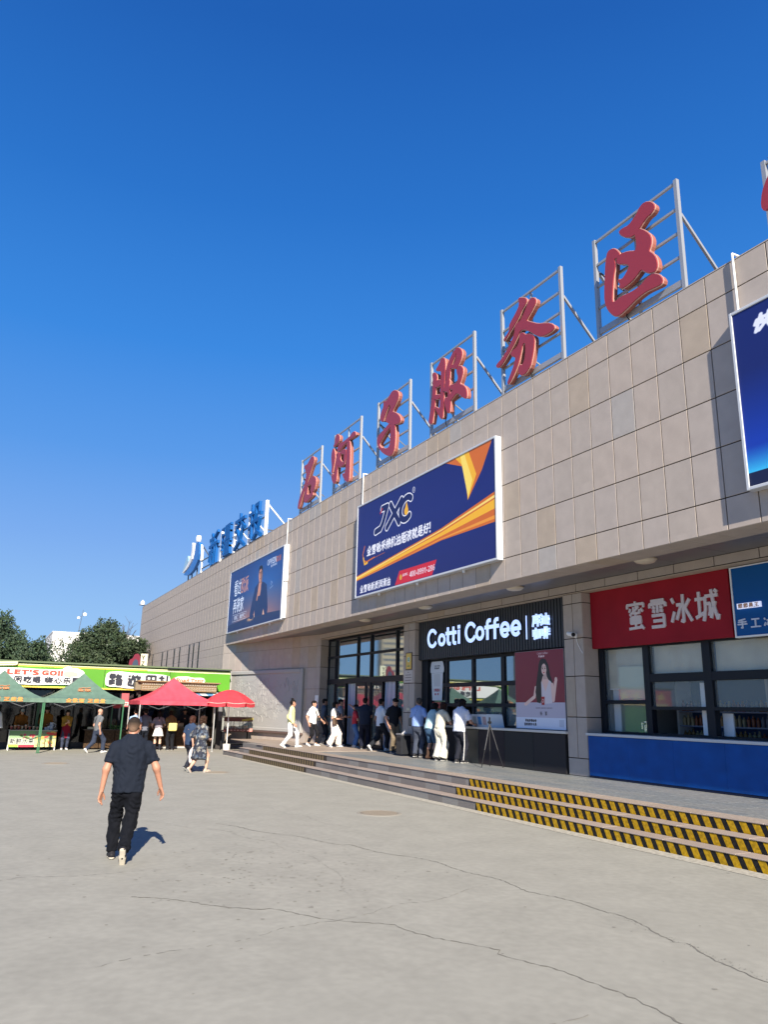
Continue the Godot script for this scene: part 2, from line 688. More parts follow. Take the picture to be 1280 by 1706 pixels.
var hall: Node3D
const ROWS := [9.5, 8.97, 8.08, 7.18, 6.28, 5.39, 4.84]
const LOW_ROWS := [4.44, 3.56, 2.67, 1.8, 0.9, 0.0]
var panel_cache := {}


func granite() -> Material:
	var v := rng.randf()
	return mats["granite0"] if v < 0.3 else mats["granite1"] if v < 0.52 else mats["granite2"] if v < 0.72 else mats["granite3"] if v < 0.88 else mats["granite4"] if v < 0.95 else mats["granite5"]


func panel(parent: Node3D, called: String, at: Vector3, w: float, h: float, turn: float, gap := 0.02) -> void:
	var key := "%d %d" % [roundi(w * 1000), roundi(h * 1000)]
	if not panel_cache.has(key):
		panel_cache[key] = panel_mesh(w - gap, h - gap, 0.02, 0.003)
	put(called, panel_cache[key], granite(), parent, at, Basis(Vector3.UP, turn))


func slab(parent: Node3D, called: String, lo: Vector3, hi: Vector3, m: Material) -> MeshInstance3D:
	return put(called, box_mesh(lo, hi), m, parent)


func build_hall() -> void:
	hall = thing("service_hall", "long beige granite service hall with rooftop characters above its front", "building")
	var turn := -PI / 2
	var core := slab(hall, "facade", Vector3(FRONT + 0.018, 4.86, BACK_END), Vector3(FRONT + 0.3, 9.48, NEAR_END), mats.joint)
	slab(hall, "wing_wall", Vector3(FRONT + 0.018, 0.0, BACK_END), Vector3(FRONT + 0.3, 4.86, -37.9), mats.joint)
	var inner := plain(0.42, 0.40, 0.37, 0.8)
	slab(hall, "roof", Vector3(FRONT + 0.3, 8.7, BACK_END + 0.3), Vector3(34, 8.95, NEAR_END - 0.3), plain(0.25, 0.24, 0.23, 0.9))
	slab(hall, "far_end_wall", Vector3(FRONT + 0.3, 0, BACK_END), Vector3(34.3, 9.45, BACK_END + 0.3), mats.granite1)
	slab(hall, "near_end_wall", Vector3(FRONT + 0.3, 0, NEAR_END - 0.3), Vector3(34.3, 9.45, NEAR_END), mats.granite1)
	slab(hall, "rear_wall", Vector3(34, 0, BACK_END + 0.3), Vector3(34.3, 9.45, NEAR_END - 0.3), mats.granite1)
	slab(hall, "parapet_cap", Vector3(FRONT - 0.006, 9.497, BACK_END - 0.01), Vector3(FRONT + 0.33, 9.515, NEAR_END), plain(0.40, 0.35, 0.31, 0.6))
	slab(hall, "indoor_floor", Vector3(12.95, 0.2, -37.0), Vector3(34, TERRACE - 0.006, NEAR_END - 0.3), plain(0.28, 0.27, 0.26, 0.35))
	slab(hall, "indoor_ceiling", Vector3(12.62, 5.05, -37.5), Vector3(34, 5.2, NEAR_END - 0.3), inner)
	slab(hall, "indoor_wall", Vector3(24, TERRACE, -37.5), Vector3(24.2, 5.05, NEAR_END - 0.3), plain(0.30, 0.29, 0.28, 0.8))
	for z in [-22.21, -14.15, -6.1]:
		slab(hall, "indoor_partition", Vector3(12.83, TERRACE, z - 0.1), Vector3(24, 5.05, z + 0.1), inner)
	# cladding of the upper facade, stone by stone where the stones show large, one field farther off
	var field := begin()
	var z := -4.49
	var col := 0
	while z - 0.612 > BACK_END - 0.2:
		for k in ROWS.size() - 1:
			var h: float = ROWS[k] - ROWS[k + 1]
			var at := Vector3(FRONT + 0.02, (ROWS[k] + ROWS[k + 1]) / 2, z - 0.306)
			if col < 50:
				panel(core, "facade_stone", at, 0.612, h, turn)
			else:
				bevel_box(field, at + Vector3(-0.02, -h / 2 + 0.009, -0.297), at + Vector3(0, h / 2 - 0.009, 0.297), 0.003)
		if z < -37.7:
			var low := [4.84] + LOW_ROWS
			for k in low.size() - 1:
				bevel_box(field, Vector3(FRONT, low[k + 1] + 0.004, z - 0.608), Vector3(FRONT + 0.02, low[k] - 0.004, z - 0.004), 0.004)
		z -= 0.612
		col += 1
	stuff(put("far_facade_stones", field.commit(), mats.granite0, core))
	var near := begin()
	z = -4.49
	while z < NEAR_END - 0.7:
		for k in ROWS.size() - 1:
			bevel_box(near, Vector3(FRONT, ROWS[k + 1] + 0.004, z + 0.004), Vector3(FRONT + 0.02, ROWS[k] - 0.004, z + 0.608), 0.004)
		z += 0.612
	stuff(put("near_facade_stones", near.commit(), mats.granite1, core))
	# narrow windows of the wing
	for zc in [-59.13, -56.76, -53.43, -51.82, -49.7, -48.14, -45.65, -44.6, -43.35]:
		var w := put("window", box_mesh(Vector3(-0.17, -1.95, -0.012), Vector3(0.17, 1.95, 0.012)), mats.dark_steel, hall, Vector3(FRONT - 0.002, 3.45, zc), Basis(Vector3.UP, turn))
		for y in [-1.3, -0.35, 0.55, 1.4]:
			put("pane", box_mesh(Vector3(-0.13, y - 0.4, 0.012), Vector3(0.13, y + 0.36, 0.02)), plain(0.05, 0.055, 0.065, 0.15), w)
	# the soffit under the overhang: a strip of stone, then a recessed grey metal ceiling
	var sof := slab(hall, "soffit", Vector3(11.16, 4.93, -36.5), Vector3(12.62, 5.05, NEAR_END - 0.3), plain(0.17, 0.165, 0.175, 0.45, 0.25))
	slab(hall, "soffit_edge", Vector3(FRONT + 0.3, 4.862, -38.3), Vector3(11.14, 5.05, NEAR_END - 0.3), mats.joint)
	z = -4.49
	while z > -37.0:
		panel_flat(sof, "soffit_stone", Vector3(FRONT + 0.335, 4.862, z - 0.612), 0.612, 0.64)
		z -= 1.224
	z = -6.0
	while z > -36:
		slab(sof, "ceiling_sheet", Vector3(11.15, 4.918, z - 1.19), Vector3(12.34, 4.932, z), mats.soffit_metal if mats.has("soffit_metal") else soffit_metal())
		z -= 1.2
	for zc in [-10.89, -15.2, -19.63, -23.78]:
		var lamp := thing("ceiling_lamp", "round opal ceiling lamp under the overhang " + {-10.89: "above the red ice cream sign", -15.2: "near the right end of the coffee sign", -19.63: "above the left half of the coffee sign", -23.78: "above the entrance windows"}[zc], "ceiling lamp", Vector3(11.45, 4.918, zc), 0.0, "ceiling lamps under the overhang")
		var a := begin()
		lathe(a, [Vector2(0.0, -0.10), Vector2(0.10, -0.095), Vector2(0.18, -0.075), Vector2(0.225, -0.03), Vector2(0.225, -0.02)], 24)
		put("shade", a.commit(), plain(0.62, 0.55, 0.44, 0.4), lamp)
		a = begin()
		lathe(a, [Vector2(0.235, -0.028), Vector2(0.24, -0.012), Vector2(0.235, 0.0)], 24)
		put("rim", a.commit(), plain(0.45, 0.38, 0.28, 0.4), lamp)
	# beam above the shops
	var beam := slab(hall, "beam", Vector3(12.372, 4.715, -30.0), Vector3(12.6, 4.93, NEAR_END - 0.3), mats.joint)
	z = -5.0
	while z > -29.6:
		panel(beam, "beam_stone", Vector3(12.372, 4.823, z - 0.5), 1.0, 0.20, turn)
		z -= 1.0
	slab(beam, "beam_edge", Vector3(12.345, 4.69, -30.0), Vector3(12.6, 4.713, NEAR_END - 0.3), mats.granite4)
	# pillars
	for p in [[-22.6, -21.83, 0.45], [-14.49, -13.81, 0.45], [-6.45, -5.75, 0.45]]:
		var pil := slab(hall, "pillar", Vector3(12.372, TERRACE, p[0] + 0.02), Vector3(12.83, 4.715, p[1] - 0.022), mats.joint)
		var rows := [TERRACE, 0.9, 1.81, 2.74, 3.62, 4.45, 4.69]
		for k in rows.size() - 1:
			var h: float = rows[k + 1] - rows[k]
			var y: float = (rows[k] + rows[k + 1]) / 2
			var w: float = (p[1] - p[0]) / 2
			if k == 0:
				panel(pil, "pillar_stone", Vector3(12.372, y, p[0] + w), w * 2, h, turn)
			else:
				for j in 2:
					panel(pil, "pillar_stone", Vector3(12.372, y, p[0] + w * (0.5 + j)), w, h, turn)
			panel(pil, "pillar_stone", Vector3(12.352 + 0.225, y, p[1] - 0.022), p[2], h, 0.0)
	slab(hall, "side_wall", Vector3(12.372, TERRACE, -5.7), Vector3(12.83, 4.69, NEAR_END - 0.3), mats.granite0)


func soffit_metal() -> Material:
	mats.soffit_metal = plain(0.20, 0.195, 0.205, 0.4, 0.3)
	return mats.soffit_metal


func panel_flat(parent: Node3D, called: String, at: Vector3, length: float, width: float) -> void:   # a stone hung under a soffit, face down
	for j in 2:
		var key := "under %d" % roundi(width * 1000)
		if not panel_cache.has(key):
			panel_cache[key] = panel_mesh(length - 0.008, width - 0.008, 0.02, 0.004)
		put(called, panel_cache[key], granite(), parent, at + Vector3(0, 0, length * (j + 0.5) - length * 0.5), Basis(Vector3(0, 0, 1), Vector3(1, 0, 0), Vector3(0, -1, 0)))


# ---------------------------------------------------------------- the terrace and its steps

func build_terrace() -> void:
	var far_z := -31.09
	var base := slab(null, "terrace", Vector3(9.57, 0.0, -30.9), Vector3(13.0, TERRACE - 0.022, NEAR_END), plain(0.2, 0.19, 0.18, 0.9))
	structure(base)
	# the corner behind it that fills up to the slanted wall
	var fill := begin()
	prism(fill, PackedVector2Array([Vector2(9.6, 28.42), Vector2(11.2, 34.9), Vector2(13.0, 30.0), Vector2(13.0, 28.0)]), 0.0, 1.0)
	var grain := noise_tex(41, 0.05, 0.78, 1.0, 512, 5)
	var tan := []
	for c in [[0.40, 0.33, 0.275], [0.42, 0.35, 0.29], [0.385, 0.315, 0.26], [0.41, 0.345, 0.295]]:
		tan.append(textured(c[0], c[1], c[2], 0.6, grain, 0.8))
	var streak := noise_tex(42, 0.03, 0.62, 1.0, 512, 6)
	var grey := []
	for c in [[0.30, 0.325, 0.33], [0.33, 0.345, 0.34], [0.28, 0.305, 0.315], [0.345, 0.355, 0.345]]:
		var m := textured(c[0], c[1], c[2], 0.42, streak, 1.0)
		m.uv1_scale = Vector3(2.6, 1.0, 0.55)
		grey.append(m)
	var r := RandomNumberGenerator.new()
	r.seed = 9
	# paving: a tan border along the steps, grey boards before the shops, tan stones before the entrance
	var t1 := paver(1.206, 0.40)
	var z := NEAR_END - 1.0
	while z > -28.3:
		put("border_stone", t1, tan[r.randi() % 4], base, Vector3(9.75, TERRACE - 0.022, z - 0.605))
		z -= 1.21
	var t2 := paver(1.195, 0.296)
	var tb := paver(0.796, 0.596)
	var row := 0
	var x := 10.1
	while x < 12.95:
		z = -2.0 - (0.6 if row % 2 else 0.0)
		while z > -23.2 + (row * 0.6):
			put("grey_board", t2, grey[r.randi() % 4], base, Vector3(x, TERRACE - 0.022, z - 0.6))
			z -= 1.2
		x += 0.3
		row += 1
	var field := begin()
	x = 10.25
	while x < 13.0:
		z = -22.9 + roundf((x - 10.25) * 2.0 * 0.75) * 0.8 - 0.8
		z = -24.4
		while z > -34.5 + (13.0 - x) * 0.4:
			put("paving_stone", tb, tan[r.randi() % 4], base, Vector3(x, TERRACE - 0.026, z - 0.4))
			z -= 0.8
		x += 0.6
	var under := PackedVector2Array([Vector2(9.62, -28.4), Vector2(12.9, -28.4), Vector2(12.9, -30.2), Vector2(12.2, -30.7), Vector2(11.7, -32.8)])
	var pl_st := begin()
	var idx := Geometry2D.triangulate_polygon(under)
	for i in range(0, idx.size(), 3):
		var p := [under[idx[i]], under[idx[i + 1]], under[idx[i + 2]]]
		tri(pl_st, Vector3(p[0].x, TERRACE - 0.012, p[0].y), Vector3(p[1].x, TERRACE - 0.012, p[1].y), Vector3(p[2].x, TERRACE - 0.012, p[2].y))
	put("corner_screed", flip(pl_st), tan[0], base)
	# three steps
	var steps := Node3D.new()
	steps.name = "terrace_steps"
	add_child(steps)
	structure(steps)
	var rise := 0.17
	var xs := [8.95, 9.25, 9.55]
	var tread_m := []
	for c in [[0.43, 0.36, 0.32], [0.45, 0.375, 0.33], [0.415, 0.345, 0.305]]:
		tread_m.append(textured(c[0], c[1], c[2], 0.6, noise_tex(43, 0.2, 0.72, 1.0, 256, 3), 1.5))
	var riser_m := []
	for c in [[0.27, 0.25, 0.24], [0.30, 0.28, 0.265], [0.25, 0.235, 0.23], [0.33, 0.32, 0.31]]:
		riser_m.append(textured(c[0], c[1], c[2], 0.65, noise_tex(44, 0.12, 0.66, 1.0, 256, 4), 1.5))
	var ends := [far_z, -29.75, -28.41]
	for k in 3:
		var ze: float = ends[k]
		slab(steps, "step_core", Vector3(xs[k] + 0.021, 0.0 if k == 0 else rise * k - 0.02, ze + 0.02), Vector3(9.6 if k < 2 else 9.8, rise * (k + 1) - 0.02, NEAR_END), plain(0.15, 0.14, 0.13, 0.9))
		var tread := begin()
		bevel_box(tread, Vector3(-0.014, -0.018, -1.206), Vector3(0.33 if k < 2 else 0.02, 0, -0.004), 0.006)
		var tm := tread.commit()
		var rm := panel_mesh(0.602, rise - 0.022, 0.02, 0.003)
		z = NEAR_END
		while z > ze + 0.3:
			if k < 2:
				put("tread", tm, tread_m[r.randi() % 3], steps, Vector3(xs[k], rise * (k + 1), z))
			z -= 1.21
		if k == 2:
			z = NEAR_END
			while z > ze + 0.3:
				put("nosing", tm, tread_m[r.randi() % 3], steps, Vector3(xs[k], rise * 3, z))
				z -= 1.21
		z = NEAR_END
		while z > ze:
			put("riser_stone", rm, riser_m[r.randi() % 4], steps, Vector3(xs[k] + 0.021, rise * k + (rise - 0.019) / 2, z - 0.3025), Basis(Vector3.UP, -PI / 2))
			z -= 0.605
		# the end of the step towards the stalls
		slab(steps, "step_end", Vector3(xs[k], rise * k, ze), Vector3(9.9 + (2 - k) * 1.0, rise * (k + 1) - 0.001, ze + 0.019), riser_m[0])
	# hazard bands painted on the risers: fresh near the camera, worn far off
	var starts := [-13.32, -14.50, -14.45]
	var old_starts := [-28.8, -29.0, -28.3]
	var old_ends := [-22.39, -22.36, -22.25]
	var yellow := textured(0.60, 0.36, 0.012, 0.55, noise_tex(45, 0.05, 0.68, 1.0, 256, 6), 1.2)
	var black := textured(0.022, 0.022, 0.025, 0.6, noise_tex(46, 0.06, 0.5, 1.0, 256, 5), 1.2)
	var old_yellow := textured(0.33, 0.25, 0.13, 0.7, noise_tex(47, 0.07, 0.6, 1.0, 256, 5), 1.2)
	var old_black := textured(0.075, 0.062, 0.052, 0.7, noise_tex(46, 0.06, 0.6, 1.0, 256, 5), 1.2)
	for k in 3:
		var lo: float = rise * k + 0.002
		var hi: float = rise * (k + 1) - 0.02
		put("hazard_band", hazard(xs[k] - 0.0025, NEAR_END - 1, starts[k], lo, hi, 1.0, 0.0, 0.21), black, steps)
		put("hazard_stripes", hazard(xs[k] - 0.0045, NEAR_END - 1, starts[k], lo, hi, 0.56, 0.07, 0.21), yellow, steps)
		put("worn_hazard_band", hazard(xs[k] - 0.0025, old_ends[k], old_starts[k], lo, hi, 1.0, 0.0, 0.21), old_black, steps)
		put("worn_hazard_stripes", hazard(xs[k] - 0.0045, old_ends[k], old_starts[k], lo, hi, 0.5, 0.0, 0.21), old_yellow, steps)


func paver(length: float, width: float) -> ArrayMesh:   # top at y = 0.022, length along z
	var st := begin()
	var r := 0.004
	box(st, Vector3(-width / 2, 0.0, -length / 2), Vector3(width / 2, 0.022 - r, length / 2))
	var a := [Vector3(-width / 2, 0.022 - r, length / 2), Vector3(width / 2, 0.022 - r, length / 2), Vector3(width / 2, 0.022 - r, -length / 2), Vector3(-width / 2, 0.022 - r, -length / 2)]
	var f := []
	for p: Vector3 in a:
		f.append(Vector3(p.x - signf(p.x) * r, 0.022, p.z - signf(p.z) * r))
	quad(st, f[0], f[1], f[2], f[3])
	for i in 4:
		quad(st, a[i], a[(i + 1) % 4], f[(i + 1) % 4], f[i])
	return st.commit()


func hazard(x: float, z_near: float, z_far: float, lo: float, hi: float, share: float, lean: float, pitch: float) -> ArrayMesh:
	var st := begin()
	if share >= 1.0:
		quad(st, Vector3(x, lo, z_far), Vector3(x, lo, z_near), Vector3(x, hi, z_near), Vector3(x, hi, z_far))
		return st.commit()
	var z := z_far + 0.02
	while z + pitch < z_near:
		var w := pitch * share
		quad(st, Vector3(x, lo, z + lean), Vector3(x, lo, z + w + lean), Vector3(x, hi, z + w), Vector3(x, hi, z))
		z += pitch
	return st.commit()


# ---------------------------------------------------------------- the slanted wall with its relief

func build_splay_wall() -> void:
	var a := Vector3(FRONT, 0, -37.9)
	var w := Vector3(1.85, 0, 7.8).normalized()
	var out := Vector3(-w.z, 0, w.x)
	var b := Basis(w, Vector3.UP, out)
	var turn := b.get_euler().y
	var wall := put("slanted_wall", box_mesh(Vector3(0, 0, -0.45), Vector3(8.2, 4.93, -0.002)), mats.joint, hall, a, b)
	var rows := [4.92, 4.44, 3.56, 2.67, 1.8, 0.9, 0.0]
	var s := -0.1
	while s < 8.1:
		var width := minf(0.617, 8.22 - s)
		for k in rows.size() - 1:
			if s > 0.9 and s + width < 7.05 and rows[k] < 3.5 and rows[k + 1] > 0.88:
				continue
			var h: float = rows[k] - rows[k + 1]
			put("slanted_wall_stone", panel_mesh(width - 0.008, h - 0.008, 0.02, 0.003), granite(), wall, Vector3(s + width / 2, (rows[k] + rows[k + 1]) / 2, -0.002))
		s += 0.617
	for k in rows.size() - 1:
		var h: float = rows[k] - rows[k + 1]
		panel(wall, "reveal_stone", Vector3(8.2, (rows[k] + rows[k + 1]) / 2, -0.22), 0.44, h, PI / 2)
	# relief
	var relief := thing("carved_relief", "large grey stone relief carved with hills and figures on the slanted wall", "relief", a + w * 3.965 + out * 0.02 + Vector3(0, 2.2, 0), turn)
	var hw := 3.155
	var hh := 1.33
	var stone := textured(0.50, 0.50, 0.49, 0.75, noise_tex(51, 0.09, 0.75, 1.0, 512, 4), 0.7, bump_tex(52, 0.05, 3.0, 512, 5), 0.5)
	var st := begin()
	box(st, Vector3(-hw, -hh, 0), Vector3(hw, hh, 0.05))
	put("slab", st.commit(), stone, relief)
	for f in [[-hw, -hh, -hw + 0.2, hh], [hw - 0.2, -hh, hw, hh], [-hw + 0.2, hh - 0.17, hw - 0.2, hh], [-hw + 0.2, -hh, hw - 0.2, -hh + 0.15]]:
		st = begin()
		bevel_box(st, Vector3(f[0], f[1], 0.045), Vector3(f[2], f[3], 0.11), 0.02)
		put("moulding", st.commit(), stone, relief)
	st = begin()
	bevel_box(st, Vector3(-hw - 0.05, -hh - 0.09, 0), Vector3(hw + 0.05, -hh + 0.0, 0.13), 0.015)
	put("ledge", st.commit(), textured(0.16, 0.11, 0.10, 0.6, noise_tex(53, 0.2, 0.7, 1.0, 128, 3), 1.0), relief)
	var r := RandomNumberGenerator.new()
	r.seed = 77
	var cv := begin()
	for i in 7:   # layered hills
		var line := PackedVector2Array()
		var y := 0.95 - i * 0.24
		var ph := r.randf() * 6.0
		for k in 30:
			var x := -2.85 + k * 5.7 / 29.0
			line.append(Vector2(x, y + 0.13 * sin(x * 1.7 + ph) + 0.07 * sin(x * 4.3 + ph * 2.0)))
		var cut := r.randi_range(0, 9)
		tape(cv, line.slice(cut, r.randi_range(cut + 9, 30)), 0.03, 0.04, 0.055 + 0.0006 * i)
	for i in 110:   # trees, arches, figures and animals, as short carved lines
		var c := Vector2(r.randf_range(-2.7, 2.7), r.randf_range(-1.0, 0.75))
		var kind := i % 5
		var line := PackedVector2Array()
		if kind == 0:
			for k in 9:
				var an := PI * k / 8.0
				line.append(c + Vector2(cos(an) * r.randf_range(0.17, 0.2), sin(an) * 0.26))
		elif kind == 1:
			var p := c
			for k in 6:
				line.append(p)
				p += Vector2(r.randf_range(-0.07, 0.12), r.randf_range(0.03, 0.13))
		elif kind == 2:
			var p := c
			for k in 7:
				line.append(p)
				p += Vector2(r.randf_range(0.06, 0.14), r.randf_range(-0.09, 0.09))
		elif kind == 3:
			for k in 10:
				var an := TAU * k / 9.0
				line.append(c + Vector2(cos(an) * 0.09, sin(an) * 0.13))
		else:
			line = PackedVector2Array([c, c + Vector2(0.03, 0.3), c + Vector2(0.1, 0.36), c + Vector2(0.16, 0.28), c + Vector2(0.19, -0.02)])
		tape(cv, line, r.randf_range(0.016, 0.026), 0.04, 0.056 + 0.0001 * i)
	put("carving", cv.commit(), stone, relief)
	var n := thing("paper_notice", "white paper notice beside the blue sticker on the wall end left of the entrance", "notice", a + w * 8.06 + out * 0.021 + Vector3(0, 2.27, 0), turn)
	put("sheet", box_mesh(Vector3(-0.12, -0.14, 0), Vector3(0.12, 0.14, 0.004)), mats.white, n)
	n = thing("blue_notice", "small blue notice below the white paper left of the entrance", "notice", a + w * 8.06 + out * 0.021 + Vector3(0, 1.9, 0), turn)
	put("sheet", box_mesh(Vector3(-0.10, -0.16, 0), Vector3(0.10, 0.16, 0.004)), plain(0.10, 0.22, 0.45, 0.5), n)


# ---------------------------------------------------------------- shop fronts and entrance

const FACE := Basis(Vector3(0, 0, 1), Vector3(0, 1, 0), Vector3(-1, 0, 0))   # things that look out on the plaza: x runs to the viewer's right


func zbox(parent: Node3D, called: String, x0: float, x1: float, y0: float, y1: float, z0: float, z1: float, m: Material) -> MeshInstance3D:
	var st := begin()
	bevel_box(st, Vector3(x0, y0, z0), Vector3(x1, y1, z1), 0.004)
	return put(called, st.commit(), m, parent)


func pane(parent: Node3D, called: String, x: float, y0: float, y1: float, z0: float, z1: float, m: Material) -> MeshInstance3D:
	return put(called, box_mesh(Vector3(x, y0, z0), Vector3(x + 0.006, y1, z1)), m, parent)


func build_shop_fronts() -> void:
	# ---- entrance
	var e := thing("entrance_front", "tall dark framed glass entrance with two rows of panes over its doors", "entrance")
	var fx := 12.76
	for p in [[-30.05, 0.12], [-29.2, 0.09], [-27.1, 0.09], [-25.92, 0.13], [-23.87, 0.09], [-22.66, 0.1]]:
		zbox(e, "mullion", fx, fx + 0.14, 2.95 if p[0] in [-27.1] else TERRACE, 4.69, p[0] - p[1] / 2, p[0] + p[1] / 2, mats.frame)
	for y in [[2.86, 3.06], [3.9, 3.99], [4.62, 4.69]]:
		zbox(e, "transom", fx - 0.004, fx + 0.135, y[0], y[1], -30.0, -22.62, mats.frame)
	var cols := [-30.0, -29.2, -27.1, -25.92, -23.87, -22.66]
	var tint := [mats.coated, plain(0.33, 0.39, 0.43, 0.035, 0.92), plain(0.38, 0.43, 0.46, 0.028, 0.92)]
	for i in 5:
		pane(e, "upper_pane", fx + 0.06, 3.06, 3.9, cols[i] + 0.05, cols[i + 1] - 0.05, tint[i % 3])
		pane(e, "upper_pane", fx + 0.062, 3.99, 4.62, cols[i] + 0.05, cols[i + 1] - 0.05, tint[(i + 1) % 3])
	pane(e, "side_pane", fx + 0.06, TERRACE + 0.05, 2.86, -29.98, -29.24, mats.glass)
	pane(e, "side_pane", fx + 0.06, TERRACE + 0.05, 2.86, -23.82, -22.72, mats.glass)
	for d in [[-29.14, -28.15], [-27.25, -26.35], [-26.3, -25.99], [-25.84, -24.95]]:   # door leaves
		var leaf := zbox(e, "door", fx + 0.03, fx + 0.08, TERRACE + 0.02, TERRACE + 0.14, d[0], d[1], mats.frame)
		zbox(leaf, "stile", fx + 0.03, fx + 0.08, TERRACE + 0.14, 2.86, d[0], d[0] + 0.075, mats.frame)
		zbox(leaf, "stile", fx + 0.03, fx + 0.08, TERRACE + 0.14, 2.86, d[1] - 0.075, d[1], mats.frame)
		zbox(leaf, "rail", fx + 0.03, fx + 0.08, 2.74, 2.86, d[0] + 0.075, d[1] - 0.075, mats.frame)
		if d[1] - d[0] > 0.5:
			zbox(leaf, "handle", fx - 0.03, fx + 0.0, 1.2, 1.9, d[1] - 0.13, d[1] - 0.10, mats.steel)
		pane(leaf, "pane", fx + 0.055, TERRACE + 0.14, 2.74, d[0] + 0.075, d[1] - 0.075, mats.glass)
	var film := plain(0.33, 0.42, 0.58, 0.3)
	film.backlight_enabled = true
	film.backlight = Color(0.3, 0.35, 0.4)
	for c in [[-28.1, -27.3, 0.0, "left"], [-24.9, -24.1, 0.45, "right"]]:
		var t := thing("door_curtain", "pale blue plastic strip curtain in the %s doorway of the entrance%s" % [c[3], ", pushed aside" if c[2] > 0 else ""], "door curtain", Vector3(fx + 0.12, 2.86, c[0]), 0.0, "plastic door curtains in the entrance")
		for k in 5:
			var w: float = (c[1] - c[0]) / 5.0
			var st := begin()
			for j in 8:
				var y0 := -2.3 * j / 8.0
				var y1 := -2.3 * (j + 1) / 8.0
				var s0: float = c[2] * pow(j / 8.0, 1.6) * (0.5 + k * 0.12)
				var s1: float = c[2] * pow((j + 1) / 8.0, 1.6) * (0.5 + k * 0.12)
				var x := 0.012 * (k % 2)
				quad(st, Vector3(x, y1, k * w - s1), Vector3(x, y1, (k + 1.1) * w - s1), Vector3(x, y0, (k + 1.1) * w - s0), Vector3(x, y0, k * w - s0))
			put("strip", st.commit(), film, t)
	slab(hall, "door_threshold", Vector3(12.7, TERRACE - 0.02, -30.0), Vector3(12.96, TERRACE + 0.008, -22.62), plain(0.05, 0.05, 0.055, 0.5))
	# plaque, notice and box on the pillar left of the coffee sign
	var pq := thing("gold_plaque", "gold framed plaque with a green emblem on the pillar left of the coffee shop", "plaque", Vector3(12.35, 3.45, -22.19))
	pq.basis = FACE
	put("frame", box_mesh(Vector3(-0.2, -0.28, 0), Vector3(0.2, 0.28, 0.02)), plain(0.10, 0.05, 0.02, 0.4), pq)
	put("sheet", box_mesh(Vector3(-0.17, -0.25, 0.02), Vector3(0.17, 0.25, 0.025)), plain(0.62, 0.42, 0.08, 0.35, 0.3), pq)
	var em := begin()
	lathe(em, [Vector2(0.09, 0), Vector2(0.085, 0.006), Vector2(0.0, 0.006)], 20)
	put("emblem", em.commit(), plain(0.45, 0.6, 0.5, 0.4), pq, Vector3(0, 0.05, 0.025), Basis(Vector3.RIGHT, PI / 2))
	em = begin()
	tape(em, PackedVector2Array([Vector2(-0.05, 0.07), Vector2(0.05, 0.07)]), 0.02, 0.031, 0.034, false)
	tape(em, PackedVector2Array([Vector2(-0.04, 0.02), Vector2(0.04, 0.02)]), 0.02, 0.031, 0.034, false)
	tape(em, PackedVector2Array([Vector2(-0.07, -0.16), Vector2(0.07, -0.16)]), 0.03, 0.025, 0.028, false)
	put("marks", em.commit(), plain(0.04, 0.22, 0.10, 0.5), pq)
	var nt := thing("pillar_notice", "white printed notice below the gold plaque on the pillar", "notice", Vector3(12.35, 2.96, -22.24))
	nt.basis = FACE
	put("sheet", box_mesh(Vector3(-0.28, -0.19, 0), Vector3(0.28, 0.19, 0.006)), plain(0.52, 0.47, 0.44, 0.5), nt)
	em = begin()
	for k in 4:
		var w: float = [0.03, 0.18, 0.2, 0.2][k]
		tape(em, PackedVector2Array([Vector2(-w, 0.13 - k * 0.085), Vector2(w, 0.13 - k * 0.085)]), 0.018, 0.006, 0.008, false)
	put("lines", em.commit(), plain(0.12, 0.10, 0.10, 0.7), nt)
	var sk := thing("wall_socket", "pale twin wall socket low on the pillar beside the entrance", "socket", Vector3(12.35, 1.92, -22.22))
	sk.basis = FACE
	for s in [-0.05, 0.05]:
		put("plate", box_mesh(Vector3(s - 0.042, -0.045, 0), Vector3(s + 0.042, 0.045, 0.014)), plain(0.6, 0.58, 0.45, 0.4), sk)

	# ---- coffee shop
	var c := thing("coffee_shop_front", "black coffee shop front with a serving counter and dark framed windows", "shop front")
	zbox(c, "left_panel", 12.62, 12.82, 1.48, 3.46, -21.83, -21.45, mats.frame)
	zbox(c, "plinth_wall", 12.6, 12.82, TERRACE, 1.42, -21.83, -14.5, mats.frame)
	for p in [[-21.42, 0.1], [-20.45, 0.12], [-18.98, 0.13], [-17.5, 0.16], [-16.6, 0.1], [-14.55, 0.1]]:
		zbox(c, "mullion", 12.70, 12.80, 1.48, 3.46, p[0] - p[1] / 2, p[0] + p[1] / 2, mats.frame)
	for y in [[1.48, 1.54], [2.02, 2.12], [2.60, 2.72], [3.38, 3.46]]:
		zbox(c, "transom", 12.696, 12.795, y[0], y[1], -21.4, -14.6, mats.frame)
	var zs := [-21.42, -20.45, -18.98, -17.5, -16.6]
	var mirror := plain(0.30, 0.34, 0.37, 0.02, 0.92)
	var mirror2 := plain(0.27, 0.31, 0.34, 0.025, 0.92)
	for i in 4:
		pane(c, "upper_pane", 12.745, 2.72, 3.38, zs[i] + 0.06, zs[i + 1] - 0.06, mirror if i % 2 else mirror2)
		pane(c, "middle_pane", 12.747, 2.12, 2.60, zs[i] + 0.06, zs[i + 1] - 0.06, mirror2 if i % 2 else mirror)
		if i != 1:
			pane(c, "lower_pane", 12.746, 1.54, 2.02, zs[i] + 0.06, zs[i + 1] - 0.06, mats.glass)
	pane(c, "dark_backing", 12.80, 1.5, 3.42, -16.55, -14.6, mats.black)
	var counter := zbox(c, "counter", 12.32, 12.58, TERRACE, 1.42, -21.75, -14.52, mats.black)
